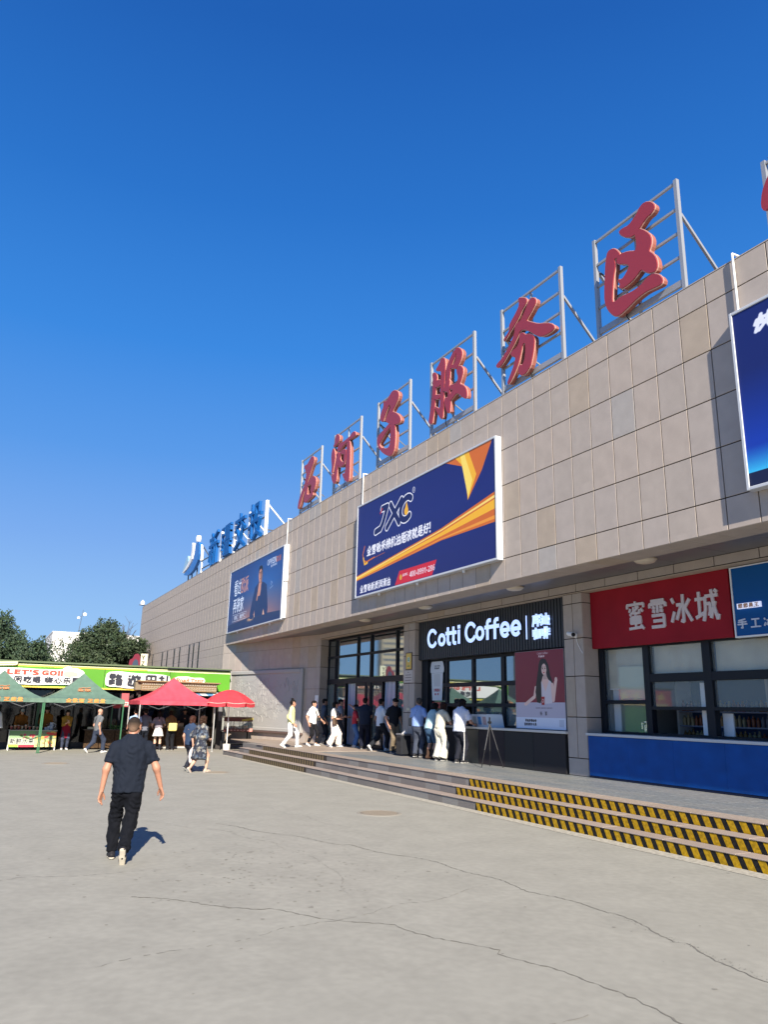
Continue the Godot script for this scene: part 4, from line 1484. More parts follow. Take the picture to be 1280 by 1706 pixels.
	paint_poly(im, PackedVector2Array([v.call(-37.2, 5.72), v.call(-33.2, 5.86), v.call(-29.4, 5.72), v.call(-29.4, 5.38), v.call(-37.2, 5.38)]), Color(0.14, 0.22, 0.38), Color(0.10, 0.2, 0.40))
	paint_oval(im, v.call(-33.55, 5.72), Vector2(60, 9), Color(0.95, 0.72, 0.5, 0.8), 0.0, 1.2)
	var coat := Color(0.085, 0.20, 0.40)
	paint_poly(im, PackedVector2Array([v.call(-32.6, 7.3), v.call(-33.05, 7.14), v.call(-33.3, 6.7), v.call(-33.66, 5.95), v.call(-33.62, 5.74), v.call(-33.2, 5.70), v.call(-32.95, 6.1), v.call(-32.9, 5.76), v.call(-31.75, 5.76), v.call(-31.7, 6.05), v.call(-31.5, 5.72), v.call(-31.15, 5.74), v.call(-31.12, 6.0), v.call(-31.3, 6.7), v.call(-31.42, 7.06), v.call(-31.75, 7.2), v.call(-32.2, 7.3)]), coat)
	paint_poly(im, PackedVector2Array([v.call(-32.95, 6.0), v.call(-33.0, 5.76), v.call(-32.9, 5.76)]), Color(0.95, 0.75, 0.6))
	paint_poly(im, PackedVector2Array([v.call(-31.72, 6.0), v.call(-31.78, 5.76), v.call(-31.55, 5.76)]), Color(0.95, 0.75, 0.6))
	var face := Color(0.80, 0.58, 0.50)
	paint_poly(im, PackedVector2Array([v.call(-32.56, 7.5), v.call(-32.15, 7.5), v.call(-32.12, 7.2), v.call(-32.5, 7.1)]), face.darkened(0.25))
	paint_oval(im, v.call(-32.38, 7.66), Vector2(33, 47), face)
	paint_oval(im, v.call(-32.22, 7.62), Vector2(16, 42), face.darkened(0.3), 0.0, 0.6)
	paint_poly(im, PackedVector2Array([v.call(-32.62, 7.75), v.call(-32.64, 7.95), v.call(-32.5, 8.06), v.call(-32.25, 8.05), v.call(-32.1, 7.92), v.call(-32.1, 7.62), v.call(-32.17, 7.8), v.call(-32.3, 7.9), v.call(-32.5, 7.88)]), Color(0.07, 0.08, 0.13))
	for s in [-32.5, -32.28]:
		paint_line(im, v.call(s - 0.06, 7.745), v.call(s + 0.06, 7.745), 2.6, Color(0.12, 0.08, 0.10))
		paint_oval(im, v.call(s, 7.69), Vector2(6, 2.8), Color(0.14, 0.10, 0.12))
	paint_line(im, v.call(-32.42, 7.66), v.call(-32.45, 7.55), 2.0, face.darkened(0.3))
	paint_line(im, v.call(-32.46, 7.45), v.call(-32.32, 7.45), 2.2, Color(0.55, 0.30, 0.28))
	for k in 5:
		paint_path(im, [v.call(-32.62 + k * 0.07, 6.72), v.call(-32.58 + k * 0.08, 6.95), v.call(-32.5 + k * 0.06, 7.22)], 6.5, face.lightened(0.05 * (k % 2)))
	paint_path(im, [v.call(-32.7, 6.55), v.call(-32.6, 6.85)], 10.0, face.darkened(0.1))
	var pale := Color(0.85, 0.90, 0.98)
	paint_glyphs(im, "看过", v.call(-36.43, 0).x, v.call(0, 7.88).y, 70, 98, 76, 4.6, pale)
	paint_glyphs(im, "欧派", v.call(-35.27, 0).x, v.call(0, 7.88).y, 70, 98, 76, 4.6, Color(0.80, 0.58, 0.52))
	paint_glyphs(im, "再装家", v.call(-36.43, 0).x, v.call(0, 6.97).y, 70, 92, 76, 4.6, pale)
	paint_path(im, [v.call(-36.4, 6.17), v.call(-34.2, 6.17), v.call(-34.2, 5.85), v.call(-36.4, 5.85), v.call(-36.4, 6.17)], 1.1, pale)
	paint_glyphs(im, "一家再工一新质手工", v.call(-36.32, 0).x, v.call(0, 6.12).y, 24, 28, 29.5, 1.6, pale)
	paint_latin(im, "OPPEIN", v.call(-31.5, 0).x, v.call(0, 8.02).y, 34.0, pale, true, 0.92)
	paint_glyphs(im, "欧派", v.call(-30.33, 0).x, v.call(0, 8.13).y, 36, 32, 42, 2.6, Color(0.68, 0.40, 0.36))
	for k in 3:
		paint_glyphs(im, "看过再装新家", v.call(-31.0 + k * 0.42, 0).x, v.call(0, 7.86).y, 9, 13, 18, 1.0, pale)
		break
	paint_path(im, [v.call(-30.9, 7.02), v.call(-30.82, 7.12), v.call(-30.7, 7.05), v.call(-30.85, 6.95)], 2.0, Color(0.8, 0.85, 0.95, 0.6))
	paint_path(im, [v.call(-30.95, 6.82), v.call(-30.6, 6.9)], 2.4, Color(0.8, 0.85, 0.95, 0.55))
	var ob := billboard("furniture_billboard", "blue billboard showing a man with folded hands at a table, farthest along the facade", -37.24, -29.34, print_material(im, 0.5), -29.42)
	var st := begin()
	bevel_box(st, Vector3(3.98, 0.0, 0.004), Vector3(4.11, 1.55, 0.16), 0.01)
	bevel_box(st, Vector3(3.98, -1.5, 0.004), Vector3(4.06, -0.01, 0.14), 0.01)
	put("cable_trunking", st.commit(), mats.white, ob)

	# deep blue board at the right edge
	W = 512
	H = 256
	im = Image.create(W, H, false, Image.FORMAT_RGBA8)
	for y in H:
		var t := y / float(H)
		var c := Color(0.075, 0.13, 0.40).lerp(Color(0.06, 0.22, 0.66), clampf((t - 0.35) / 0.4, 0, 1))
		c = c.lerp(Color(0.22, 0.72, 0.93), clampf((t - 0.78) / 0.14, 0, 1))
		if t > 0.922:
			c = Color(0.07, 0.10, 0.25)
		im.fill_rect(Rect2i(0, y, W, 1), c)
	paint_glyphs(im, "快", 22, 18, 22, 23, 26, 2.6, Color(0.9, 0.92, 0.97), 0.35)
	billboard("fast_billboard", "deep blue billboard with a cyan glow low down, cut by the right edge", -7.62, 0.2, print_material(im, 0.5), -7.52)


# ---------------------------------------------------------------- rooftop signs

func build_roof_signs() -> void:
	var info := [
		["stone", -27.88, -28.96, -26.81, "first and farthest of the red rooftop characters, after the blue ones"],
		["river", -24.31, -25.47, -23.15, "second red rooftop character, three water strokes, left of the curled one"],
		["child", -20.65, -21.77, -19.54, "third red rooftop character, a curled shape with a loop below"],
		["service", -17.05, -18.21, -15.90, "fourth red rooftop character, dense, above the cat-free navy billboard"],
		["affair", -13.44, -14.60, -12.28, "fifth red rooftop character with a long stroke to the right"],
		["district", -9.97, -11.12, -8.82, "largest looking red rooftop character, an open box shape nearest the camera"]]
	info[3][4] = "fourth red rooftop character, dense, above the navy billboard"
	for d in info:
		var t := thing("rooftop_character", "%s, on its steel frame" % d[4], "rooftop sign", Vector3(10.75, 9.0, d[1]), 0.0, "red rooftop characters on steel frames")
		t.basis = FACE
		sign_frame(t, d[2] - d[1], d[3] - d[1], 3.05, d[0].length())
		var i := 0
		for line: String in ROOF_CHARS[d[0]]:
			var poly := PackedVector2Array()
			for s in line.split(", "):
				var xy := s.split(" ")
				poly.append(Vector2(float(xy[0]), float(xy[1])) / 100.0 + Vector2(0, 0.5))
			poly = smooth(poly)
			var st := begin()
			prism(st, poly, 0.1, 0.150 + i * 0.0012)
			var stroke := put("stroke", st.commit(), mats.letter_red, t)
			st = begin()
			for o in Geometry2D.offset_polygon(poly, 0.018, Geometry2D.JOIN_ROUND):
				prism(st, thinned(o, 0.012), 0.112 + i * 0.0012, 0.128 + i * 0.0012)
			put("rim", st.commit(), mats.letter_rim, stroke)
			st = begin()
			prism(st, poly, 0.0 + i * 0.001, 0.1)
			put("side", st.commit(), mats.letter_side, stroke)
			i += 1
	# the next frame, mostly beyond the right edge
	var n := thing("rooftop_character", "red rooftop character cut off by the right edge, on its steel frame", "rooftop sign", Vector3(10.75, 9.0, -5.83), 0.0, "red rooftop characters on steel frames")
	n.basis = FACE
	sign_frame(n, -1.15, 1.15, 2.14, 3)
	var st := begin()
	prism(st, smooth(PackedVector2Array([Vector2(-1.17, 1.25), Vector2(-1.12, 1.12), Vector2(-0.98, 1.15), Vector2(-0.88, 1.4), Vector2(-0.8, 1.75), Vector2(-0.9, 1.8), Vector2(-1.0, 1.7), Vector2(-1.12, 1.5)])), 0.1, 0.15)
	put("stroke", st.commit(), mats.letter_red, n)
	# blue block characters with white posts
	var zc := [-42.6, -40.05, -37.5, -34.95]
	var word := "新疆交投"
	for i in 4:
		var t := thing("blue_rooftop_character", ["farthest blue rooftop character, beside the sail logo", "second blue rooftop character from the sail logo, dense with boxes", "third blue rooftop character, crossed legs under a roof stroke", "blue rooftop character nearest the camera, beside the white braced post"][i], "rooftop sign", Vector3(10.8, 9.0, zc[i]), 0.0, "blue rooftop characters")
		t.basis = FACE
		var k := 0
		for line in strokes_of(word[i]):
			var pts := PackedVector2Array()
			for p in line:
				pts.append(Vector2(-0.98 + p.x * 1.86, 0.87 + (1.0 - p.y) * 1.75))
			st = begin()
			tape(st, pts, 0.17 if word[i] != "疆" else 0.115, 0.0, 0.13 + k * 0.002, false)
			put("stroke", st.commit(), mats.letter_blue, t)
			k += 1
		st = begin()
		bar(st, Vector3(-1.1, 0.8, -0.06), Vector3(1.35, 0.8, -0.06), 0.06)
		bar(st, Vector3(-1.1, 1.7, -0.06), Vector3(1.35, 1.7, -0.06), 0.05)
		put("rail", st.commit(), mats.dark_steel, t)
	for i in 4:
		var z: float = [-41.33, -38.69, -36.12, -33.54][i]
		var t := thing("white_sign_post", ["farthest white braced post among the blue characters", "white braced post between the second and third blue character", "white braced post between the last two blue characters", "white braced post right of the last blue character"][i], "sign post", Vector3(10.82, 8.95, z), 0.0, "white posts behind the blue characters")
		st = begin()
		bar(st, Vector3(0, 0, 0), Vector3(0, 2.48, 0), 0.14)
		put("post", st.commit(), mats.white, t)
		st = begin()
		bar(st, Vector3(0, 2.35, 0), Vector3(2.35, 0, 0), 0.06)
		put("brace", st.commit(), mats.white, t)
		st = begin()
		bar(st, Vector3(0, 1.05, 0), Vector3(1.3, 1.05, 0), 0.045)
		bar(st, Vector3(0, 1.0, 0), Vector3(0.8, 0.0, 0), 0.04)
		put("tie", st.commit(), mats.dark_steel, t)
	# the sail logo
	var lg := thing("sail_logo", "blue and white crescent sail logo on the roof left of the blue characters", "rooftop logo", Vector3(10.8, 9.0, -47.8))
	lg.basis = FACE
	var shapes := [
		["blue_crescent", [[-1.9, 1.15], [-0.6, 0.92], [0.7, 1.02], [1.75, 1.45], [2.15, 2.0], [2.1, 2.45], [1.6, 2.75], [0.8, 2.75], [0.82, 2.2], [0.5, 1.7], [-0.3, 1.42], [-1.3, 1.28]], plain(0.02, 0.16, 0.50, 0.35), 0.18],
		["white_crescent", [[0.05, 3.0], [0.36, 2.75], [0.55, 2.25], [0.3, 1.75], [-0.6, 1.42], [-2.3, 1.25], [-1.2, 1.55], [-0.2, 1.92], [0.14, 2.4]], mats.white, 0.22],
		["pale_leaf", [[-1.3, 2.2], [-0.85, 2.3], [-0.65, 1.95], [-1.1, 1.6], [-2.35, 1.28], [-1.75, 1.8]], plain(0.32, 0.52, 0.68, 0.35), 0.2],
		["rim", [[1.72, 2.62], [2.1, 2.47], [2.3, 2.0], [2.2, 1.5], [2.08, 1.45], [2.16, 2.0], [2.02, 2.36], [1.74, 2.5]], mats.white, 0.1]]
	for s in shapes:
		var poly := PackedVector2Array()
		for p in s[1]:
			poly.append(Vector2(p[0], p[1]))
		st = begin()
		prism(st, smooth(poly), 0.0, s[3])
		put(s[0], st.commit(), s[2], lg)
	st = begin()
	lathe(st, [Vector2(0.0, -0.2), Vector2(0.14, -0.17), Vector2(0.17, 0.0), Vector2(0.14, 0.2), Vector2(0.0, 0.24)], 16)
	put("ball", st.commit(), mats.white, lg, Vector3(1.3, 2.98, 0.1))
	for x in [-1.4, -0.4, 0.9]:
		st = begin()
		bar(st, Vector3(x, 0, -0.05), Vector3(x, 1.25, -0.05), 0.07)
		put("leg", st.commit(), mats.dark_steel, lg)
	st = begin()
	bar(st, Vector3(2.0, 0, -0.05), Vector3(2.0, 2.2, -0.05), 0.09)
	put("post", st.commit(), mats.white, lg)
	st = begin()
	for y in [1.0, 1.5]:
		bar(st, Vector3(2.0, y, -0.05), Vector3(4.0, y - 0.05, -0.05), 0.05)
	bar(st, Vector3(2.0, 2.4, -0.05), Vector3(3.6, 0.8, -0.6), 0.05)
	put("tie", st.commit(), mats.dark_steel, lg)


func smooth(p: PackedVector2Array) -> PackedVector2Array:   # rounds an outline once (corner cutting)
	var out := PackedVector2Array()
	for i in p.size():
		var a := p[i]
		var b := p[(i + 1) % p.size()]
		out.append(a.lerp(b, 0.22))
		out.append(a.lerp(b, 0.78))
	return out


func sign_frame(t: Node3D, x0: float, x1: float, top: float, seed_: int) -> void:
	for x in [x0, x1]:
		var st := begin()
		bar(st, Vector3(x, -0.1, -0.05), Vector3(x, top + 0.06, -0.05), 0.078)
		put("post", st.commit(), mats.steel, t)
		st = begin()
		bar(st, Vector3(x, top - 0.7, -0.1), Vector3(x, -0.1, -2.42), 0.052)
		put("brace", st.commit(), mats.steel, t)
		st = begin()
		bar(st, Vector3(x, 0.95, -1.30), Vector3(x, 0.1, -0.55), 0.05)
		put("strut", st.commit(), mats.steel, t)
	for y in [top, top - 0.58, top - 1.11, top - 1.63]:
		var st := begin()
		bar(st, Vector3(x0 + 0.045, y, -0.05), Vector3(x1 - 0.045, y, -0.05), 0.048)
		put("rail", st.commit(), mats.steel, t)
	var st := begin()
	bar(st, Vector3(x0 + 0.045, 0.86, -0.05), Vector3(x1 - 0.045, 0.86, -0.05), 0.06, 0.13)
	put("bottom_rail", st.commit(), mats.steel, t)
	st = begin()
	bar(st, Vector3((x0 + x1) / 2, 0.3, -0.09), Vector3((x0 + x1) / 2, top - 0.03, -0.09), 0.05)
	put("middle_post", st.commit(), mats.steel, t)
	st = begin()
	bar(st, Vector3(x0 - 0.6, 0.95, -1.30), Vector3(x1 + 0.72, 0.95, -1.30), 0.055)
	put("rear_rail", st.commit(), mats.dark_steel, t)
	st = begin()
	bar(st, Vector3(x0 + 0.05, 2.3, -0.12), Vector3(x0 + 0.5, 1.5, -0.9), 0.03)
	put("cross_tie", st.commit(), mats.dark_steel, t)
	var r := RandomNumberGenerator.new()
	r.seed = seed_ * 13 + 1
	st = begin()
	var p := Vector3(r.randf_range(-0.3, 0.3), 1.0, 0.05)
	var pts := [p]
	for k in 6:
		p += Vector3(r.randf_range(-0.06, 0.08), -0.1, r.randf_range(-0.02, 0.0))
		pts.append(p)
	path_tube(st, pts, 0.012, 5)
	put("loose_cable", st.commit(), mats.black, t)


# ---------------------------------------------------------------- the row of shops and stalls

func canopy_mesh(w: float, d: float, rise: float, drop: float) -> Array:   # pyramid roof that sags between its ridges, and its four valances; origin at eave height, centred
	var st := begin()
	var n := 16
	var h := func(s: float, t: float) -> float:
		var r := maxf(absf(s), absf(t))
		var e := 1.0 - r
		var ridge := 1.0 - absf(absf(s) - absf(t))
		return rise * (0.42 * e + 0.58 * pow(e, 1.9)) - 0.05 * (1.0 - ridge) * r * (1.0 - pow(r, 8)) + 0.0
	for i in n:
		for j in n:
			var q := []
			for c in [[i, j], [i + 1, j], [i + 1, j + 1], [i, j + 1]]:
				var s: float = c[0] * 2.0 / n - 1.0
				var t: float = c[1] * 2.0 / n - 1.0
				q.append(Vector3(s * w / 2, h.call(s, t), t * d / 2))
			if (i < n / 2) == (j < n / 2):
				quad(st, q[0], q[3], q[2], q[1])
			else:
				tri(st, q[0], q[3], q[1])
				tri(st, q[1], q[3], q[2])
	var val := begin()
	for side in 4:
		var len_ := w if side % 2 == 0 else d
		var off := d / 2 if side % 2 == 0 else w / 2
		var m := Basis(Vector3.UP, PI / 2 * side)
		for k in 10:
			var a := -len_ / 2 + len_ * k / 10.0
			var b := -len_ / 2 + len_ * (k + 1) / 10.0
			var o1 := off + 0.006 + 0.012 * sin(k * 2.1 + side)
			var o2 := off + 0.006 + 0.012 * sin((k + 1) * 2.1 + side)
			quad(val, m * Vector3(a, -drop, o1), m * Vector3(b, -drop, o2), m * Vector3(b, 0.005, off), m * Vector3(a, 0.005, off))
	return [st.commit(), val.commit()]


func tent(label: String, at: Vector3, w: float, d: float, rise: float, m: Material, leg_m: Material, group: String) -> Node3D:
	var t := thing("canopy_tent", label, "canopy tent", at, 0.0, group)
	var c := canopy_mesh(w, d, rise, 0.16)
	put("canopy", c[0], m, t, Vector3(0, 2.05, 0))
	put("valance", c[1], m, t, Vector3(0, 2.05, 0))
	for sx in [-1, 1]:
		for sz in [-1, 1]:
			var st := begin()
			bar(st, Vector3(sx * (w / 2 - 0.03), 0, sz * (d / 2 - 0.03)), Vector3(sx * (w / 2 - 0.03), 2.03, sz * (d / 2 - 0.03)), 0.045)
			box(st, Vector3(sx * (w / 2 - 0.03) - 0.05, 0, sz * (d / 2 - 0.03) - 0.05), Vector3(sx * (w / 2 - 0.03) + 0.05, 0.012, sz * (d / 2 - 0.03) + 0.05))
			put("leg", st.commit(), leg_m, t)
	for sz in [-1, 1]:
		for k in 4:
			var x0 := -w / 2 + w * k / 4.0
			var x1 := -w / 2 + w * (k + 1) / 4.0
			var st := begin()
			bar(st, Vector3(x0, 1.72 if k % 2 else 1.98, sz * (d / 2 - 0.05)), Vector3(x1, 1.98 if k % 2 else 1.72, sz * (d / 2 - 0.05)), 0.022)
			put("truss_bar", st.commit(), mats.dark_steel, t)
	return t


func build_stalls() -> void:
	var zf := -36.3
	var shop := thing("market_row", "long flat market building with green fascia behind the tents", "building")
	var dark := plain(0.022, 0.026, 0.036, 0.45)
	slab(shop, "roof", Vector3(-14, 3.53, -41.5), Vector3(10.42, 3.6, zf + 0.1), plain(0.12, 0.16, 0.09, 0.8))
	slab(shop, "rear_wall", Vector3(-14, 0, -41.5), Vector3(10.4, 3.53, -41.3), plain(0.3, 0.3, 0.28, 0.8))
	slab(shop, "end_wall", Vector3(10.2, 0, -41.3), Vector3(10.4, 3.5, zf - 0.3), plain(0.25, 0.26, 0.25, 0.7))
	slab(shop, "shop_floor", Vector3(-14, 0, -41.3), Vector3(10.2, 0.04, zf - 0.25), plain(0.10, 0.10, 0.10, 0.6))
	slab(shop, "fascia_core", Vector3(-14, 2.46, zf - 0.25), Vector3(10.4, 3.53, zf - 0.06), dark)
	var green := textured(0.095, 0.33, 0.018, 0.45, noise_tex(71, 0.01, 0.86, 1.0, 128, 2), 0.2)
	for s in [[-1.2, 4.68], [4.70, 7.55], [7.57, 10.4]]:
		slab(shop, "fascia_sheet", Vector3(s[0], 2.56, zf - 0.06), Vector3(s[1], 3.5, zf), green)
	var yel := plain(0.75, 0.58, 0.10, 0.5)
	var cream := plain(0.72, 0.68, 0.45, 0.5)
	slab(shop, "yellow_stripe", Vector3(-1.2, 3.43, zf), Vector3(10.4, 3.465, zf + 0.012), cream)
	slab(shop, "yellow_stripe", Vector3(-1.2, 3.37, zf), Vector3(6.5, 3.415, zf + 0.012), yel)
	slab(shop, "yellow_stripe", Vector3(6.52, 3.37, zf), Vector3(10.4, 3.41, zf + 0.012), cream)
	slab(shop, "yellow_stripe", Vector3(-1.2, 2.50, zf - 0.05), Vector3(7.0, 2.56, zf + 0.012), yel)
	slab(shop, "roof_flashing", Vector3(7.4, 3.53, zf - 0.1), Vector3(10.42, 3.56, zf + 0.16), plain(0.06, 0.065, 0.08, 0.5))
	# glazed fronts under the fascia
	for k in 12:
		var x0 := -1.2 + k * 0.96
		slab(shop, "mullion", Vector3(x0 - 0.035, 0.04, zf - 0.3), Vector3(x0 + 0.035, 2.46, zf - 0.22), mats.frame)
		if k < 11:
			put("shop_pane", box_mesh(Vector3(x0 + 0.04, 0.25, zf - 0.27), Vector3(x0 + 0.92, 2.4, zf - 0.262)), mats.dark_glass, shop)
			slab(shop, "shop_sill", Vector3(x0 + 0.036, 0.04, zf - 0.29), Vector3(x0 + 0.924, 0.25, zf - 0.23), dark)
	for k in 5:
		slab(shop, "indoor_divider", Vector3(0.5 + k * 2.2, 0.04, -41.3), Vector3(0.56 + k * 2.2, 2.9, -38.0), plain(0.05, 0.06, 0.09, 0.7))
	# raised signs on the fascia
	var white := plain(0.78, 0.78, 0.76, 0.45)
	var ink := plain(0.018, 0.02, 0.035, 0.45)
	var s1 := thing("lets_go_sign", "white cloud shaped sign with red LET'S GO!! and black characters", "sign", Vector3(0, 0, zf))
	var st := begin()
	prism(st, smooth(PackedVector2Array([Vector2(-0.7, 3.24), Vector2(1.0, 3.3), Vector2(2.0, 3.27), Vector2(2.9, 3.28), Vector2(3.0, 3.38), Vector2(3.18, 3.44), Vector2(3.32, 3.36), Vector2(3.5, 3.38), Vector2(3.85, 3.22), Vector2(3.8, 3.0), Vector2(3.6, 2.66), Vector2(2.3, 2.63), Vector2(2.0, 2.6), Vector2(0.6, 2.64), Vector2(-0.7, 2.62)])), 0.0, 0.08)
	put("board", st.commit(), white, s1)
	st = begin()
	prism(st, smooth(PackedVector2Array([Vector2(2.95, 3.1), Vector2(3.05, 3.22), Vector2(3.5, 3.2), Vector2(3.6, 3.05), Vector2(3.1, 2.98)])), 0.08, 0.1)
	put("pale_drawing", st.commit(), plain(0.72, 0.66, 0.36, 0.5), s1)
	var red := plain(0.56, 0.06, 0.035, 0.45)
	fitted("LET'S", 0.76, 3.015, 1.24, 0.215, 0.085, red, s1, "red_lettering", false, 0.02)
	fitted("GO!!", 2.12, 3.015, 0.84, 0.215, 0.085, red, s1, "red_lettering", false, 0.02)
	st = begin()
	glyphs(st, "闲吃喝", 1.06, 2.70, 0.30, 0.25, 0.365, 0.042, 0.08, 0.1, false, false)
	tape(st, PackedVector2Array([Vector2(2.19, 2.7), Vector2(2.19, 2.95)]), 0.02, 0.08, 0.1, false, false)
	glyphs(st, "嗨心乐园", 2.27, 2.70, 0.30, 0.25, 0.365, 0.042, 0.08, 0.1, false, false)
	put("black_lettering", st.commit(), ink, s1)
	var pl := thing("cream_plank_sign", "tilted cream plank shaped sign at the left edge above LET'S GO", "sign", Vector3(0.2, 3.42, zf + 0.09), 0.0)
	st = begin()
	prism(st, PackedVector2Array([Vector2(-1.2, -0.15), Vector2(0.8, -0.03), Vector2(0.92, 0.0), Vector2(0.93, 0.13), Vector2(-1.2, 0.02)]), 0.0, 0.05)
	put("board", st.commit(), cream, pl)
	st = begin()
	tape(st, PackedVector2Array([Vector2(-1.15, -0.06), Vector2(0.85, 0.05)]), 0.02, 0.05, 0.056, false, false)
	put("line", st.commit(), yel, pl)
	var s2 := thing("bazaar_sign", "white cut-out sign with thick black characters on the green fascia", "sign", Vector3(0, 0, zf))
	st = begin()
	prism(st, smooth(PackedVector2Array([Vector2(4.78, 3.26), Vector2(5.3, 3.31), Vector2(5.7, 3.27), Vector2(6.3, 3.25), Vector2(7.5, 3.22), Vector2(7.58, 3.0), Vector2(7.5, 2.6), Vector2(6.2, 2.6), Vector2(5.7, 2.57), Vector2(5.4, 2.62), Vector2(4.78, 2.64), Vector2(4.72, 2.9)])), 0.0, 0.09)
	put("board", st.commit(), white, s2)
	for g in [["路", 4.86, 2.72], ["遊", 5.66, 2.70], ["巴", 6.42, 2.72], ["扎", 7.02, 2.72]]:
		st = begin()
		glyph(st, g[0], g[1], g[2], 0.60 if g[0] != "巴" else 0.55, 0.48, 0.088, 0.09, 0.12, true)
		put("character", st.commit(), ink, s2)
	var s3 := thing("road_tour_sign", "small white cut-out sign reading Road Tour in orange", "sign", Vector3(0, 0, zf))
	st = begin()
	prism(st, smooth(PackedVector2Array([Vector2(7.76, 3.16), Vector2(8.4, 3.2), Vector2(8.55, 3.14), Vector2(9.1, 3.16), Vector2(9.2, 3.05), Vector2(9.15, 2.86), Vector2(7.76, 2.84)])), 0.0, 0.06)
	put("board", st.commit(), white, s3)
	fitted("Road Tour", 7.84, 2.9, 1.28, 0.215, 0.062, plain(0.50, 0.12, 0.03, 0.5), s3, "lettering", true, 0.012)
	# carved kiosk
	var kz := -35.55
	var k := thing("carved_kiosk", "food kiosk with a carved tan cornice and dark wooden counter behind the red tent", "kiosk", Vector3(0, 0, kz))
	var tan := textured(0.34, 0.235, 0.135, 0.75, noise_tex(72, 0.05, 0.7, 1.0, 256, 4), 1.0)
	var grey_tan := plain(0.40, 0.36, 0.30, 0.7)
	slab(k, "cornice_core", Vector3(6.2, 2.5, -0.6), Vector3(9.6, 2.86, -0.05), tan)
	st = begin()
	bevel_box(st, Vector3(6.02, 2.87, -0.65), Vector3(9.75, 2.93, 0.1), 0.015)
	bevel_box(st, Vector3(6.14, 2.82, -0.62), Vector3(9.68, 2.868, 0.03), 0.01)
	put("cornice_ledge", st.commit(), tan, k)
	st = begin()
	for i in 42:
		bevel_box(st, Vector3(6.24 + i * 0.08, 2.74, -0.05), Vector3(6.24 + i * 0.08 + 0.045, 2.815, 0.0), 0.008)
	put("dentil", st.commit(), grey_tan, k)
	st = begin()
	for i in 28:
		var c := Vector2(6.28 + i * 0.12, 2.66)
		tape(st, PackedVector2Array([c + Vector2(-0.04, 0.03), c + Vector2(0, -0.03), c + Vector2(0.04, 0.03)]), 0.018, -0.05, -0.02)
		tape(st, PackedVector2Array([c + Vector2(-0.05, -0.09), c + Vector2(-0.02, -0.06), c + Vector2(0.02, -0.11), c + Vector2(0.05, -0.07)]), 0.016, -0.05, -0.025)
	put("carving", st.commit(), grey_tan, k)
	slab(k, "side_return", Vector3(5.95, 2.52, -0.5), Vector3(6.2, 2.85, -0.1), plain(0.2, 0.17, 0.12, 0.8))
	var wood := textured(0.10, 0.058, 0.03, 0.55, noise_tex(73, 0.03, 0.55, 1.0, 256, 4), 1.2)
	for i in 4:
		st = begin()
		bevel_box(st, Vector3(6.3 + i * 0.84, 0.1, -0.42), Vector3(6.3 + i * 0.84 + 0.82, 0.88, -0.36), 0.01)
		put("counter_board", st.commit(), wood, k)
	slab(k, "counter_top", Vector3(6.25, 0.88, -0.9), Vector3(9.68, 0.93, -0.3), plain(0.07, 0.05, 0.04, 0.4))
	slab(k, "kick_rail", Vector3(6.3, 0.02, -0.40), Vector3(9.65, 0.1, -0.32), plain(0.45, 0.44, 0.42, 0.5))
	for x in [6.22, 9.66]:
		slab(k, "post", Vector3(x - 0.05, 0, -0.5), Vector3(x + 0.05, 2.5, -0.4), plain(0.06, 0.05, 0.045, 0.6))
	for x in [6.9, 8.1, 9.0]:
		st = begin()
		bevel_box(st, Vector3(x - 0.22, 0.93, -0.8), Vector3(x + 0.22, 1.12, -0.5), 0.02)
		put("food_tray", st.commit(), plain(0.28, 0.24, 0.18, 0.35, 0.4), k)
	# awning right of the kiosk
	var aw := thing("striped_awning", "faded blue and white lean-to awning between the red tent and the umbrella", "awning", Vector3(9.3, 2.33, -35.6))
	for i in 5:
		st = begin()
		quad(st, Vector3(-0.75 + i * 0.3, 0, 0.35), Vector3(-0.75 + (i + 1) * 0.3, 0, 0.35), Vector3(-0.75 + (i + 1) * 0.3, 0.2, -0.55), Vector3(-0.75 + i * 0.3, 0.2, -0.55))
		put("strip", st.commit(), [plain(0.10, 0.26, 0.45, 0.5), plain(0.60, 0.66, 0.70, 0.5)][i % 2], aw)
	# tents
	var gm := textured(0.13, 0.215, 0.17, 0.55, noise_tex(74, 0.02, 0.85, 1.0, 256, 3), 0.6)
	gm.backlight_enabled = true
	gm.backlight = Color(0.05, 0.09, 0.07)
	var rm := textured(0.66, 0.085, 0.125, 0.55, noise_tex(75, 0.02, 0.86, 1.0, 256, 3), 0.6)
	rm.backlight_enabled = true
	rm.backlight = Color(0.25, 0.02, 0.03)
	var leg_g := plain(0.03, 0.13, 0.06, 0.45)
	var g1 := tent("green canopy tent cut by the left edge, over the fruit juice table", Vector3(0.645, 0, -34.6), 3.02, 3.0, 1.06, gm, leg_g, "green canopy tents")
	var g2 := tent("green canopy tent with orange characters, in front of the LET'S GO sign", Vector3(3.66, 0, -34.6), 3.02, 3.0, 1.06, gm, leg_g, "green canopy tents")
	tent("red canopy tent over the carved kiosk", Vector3(7.4, 0, -34.65), 3.2, 2.7, 1.02, rm, plain(0.5, 0.5, 0.5, 0.4, 0.4), "")
	var og := plain(0.62, 0.27, 0.08, 0.6)
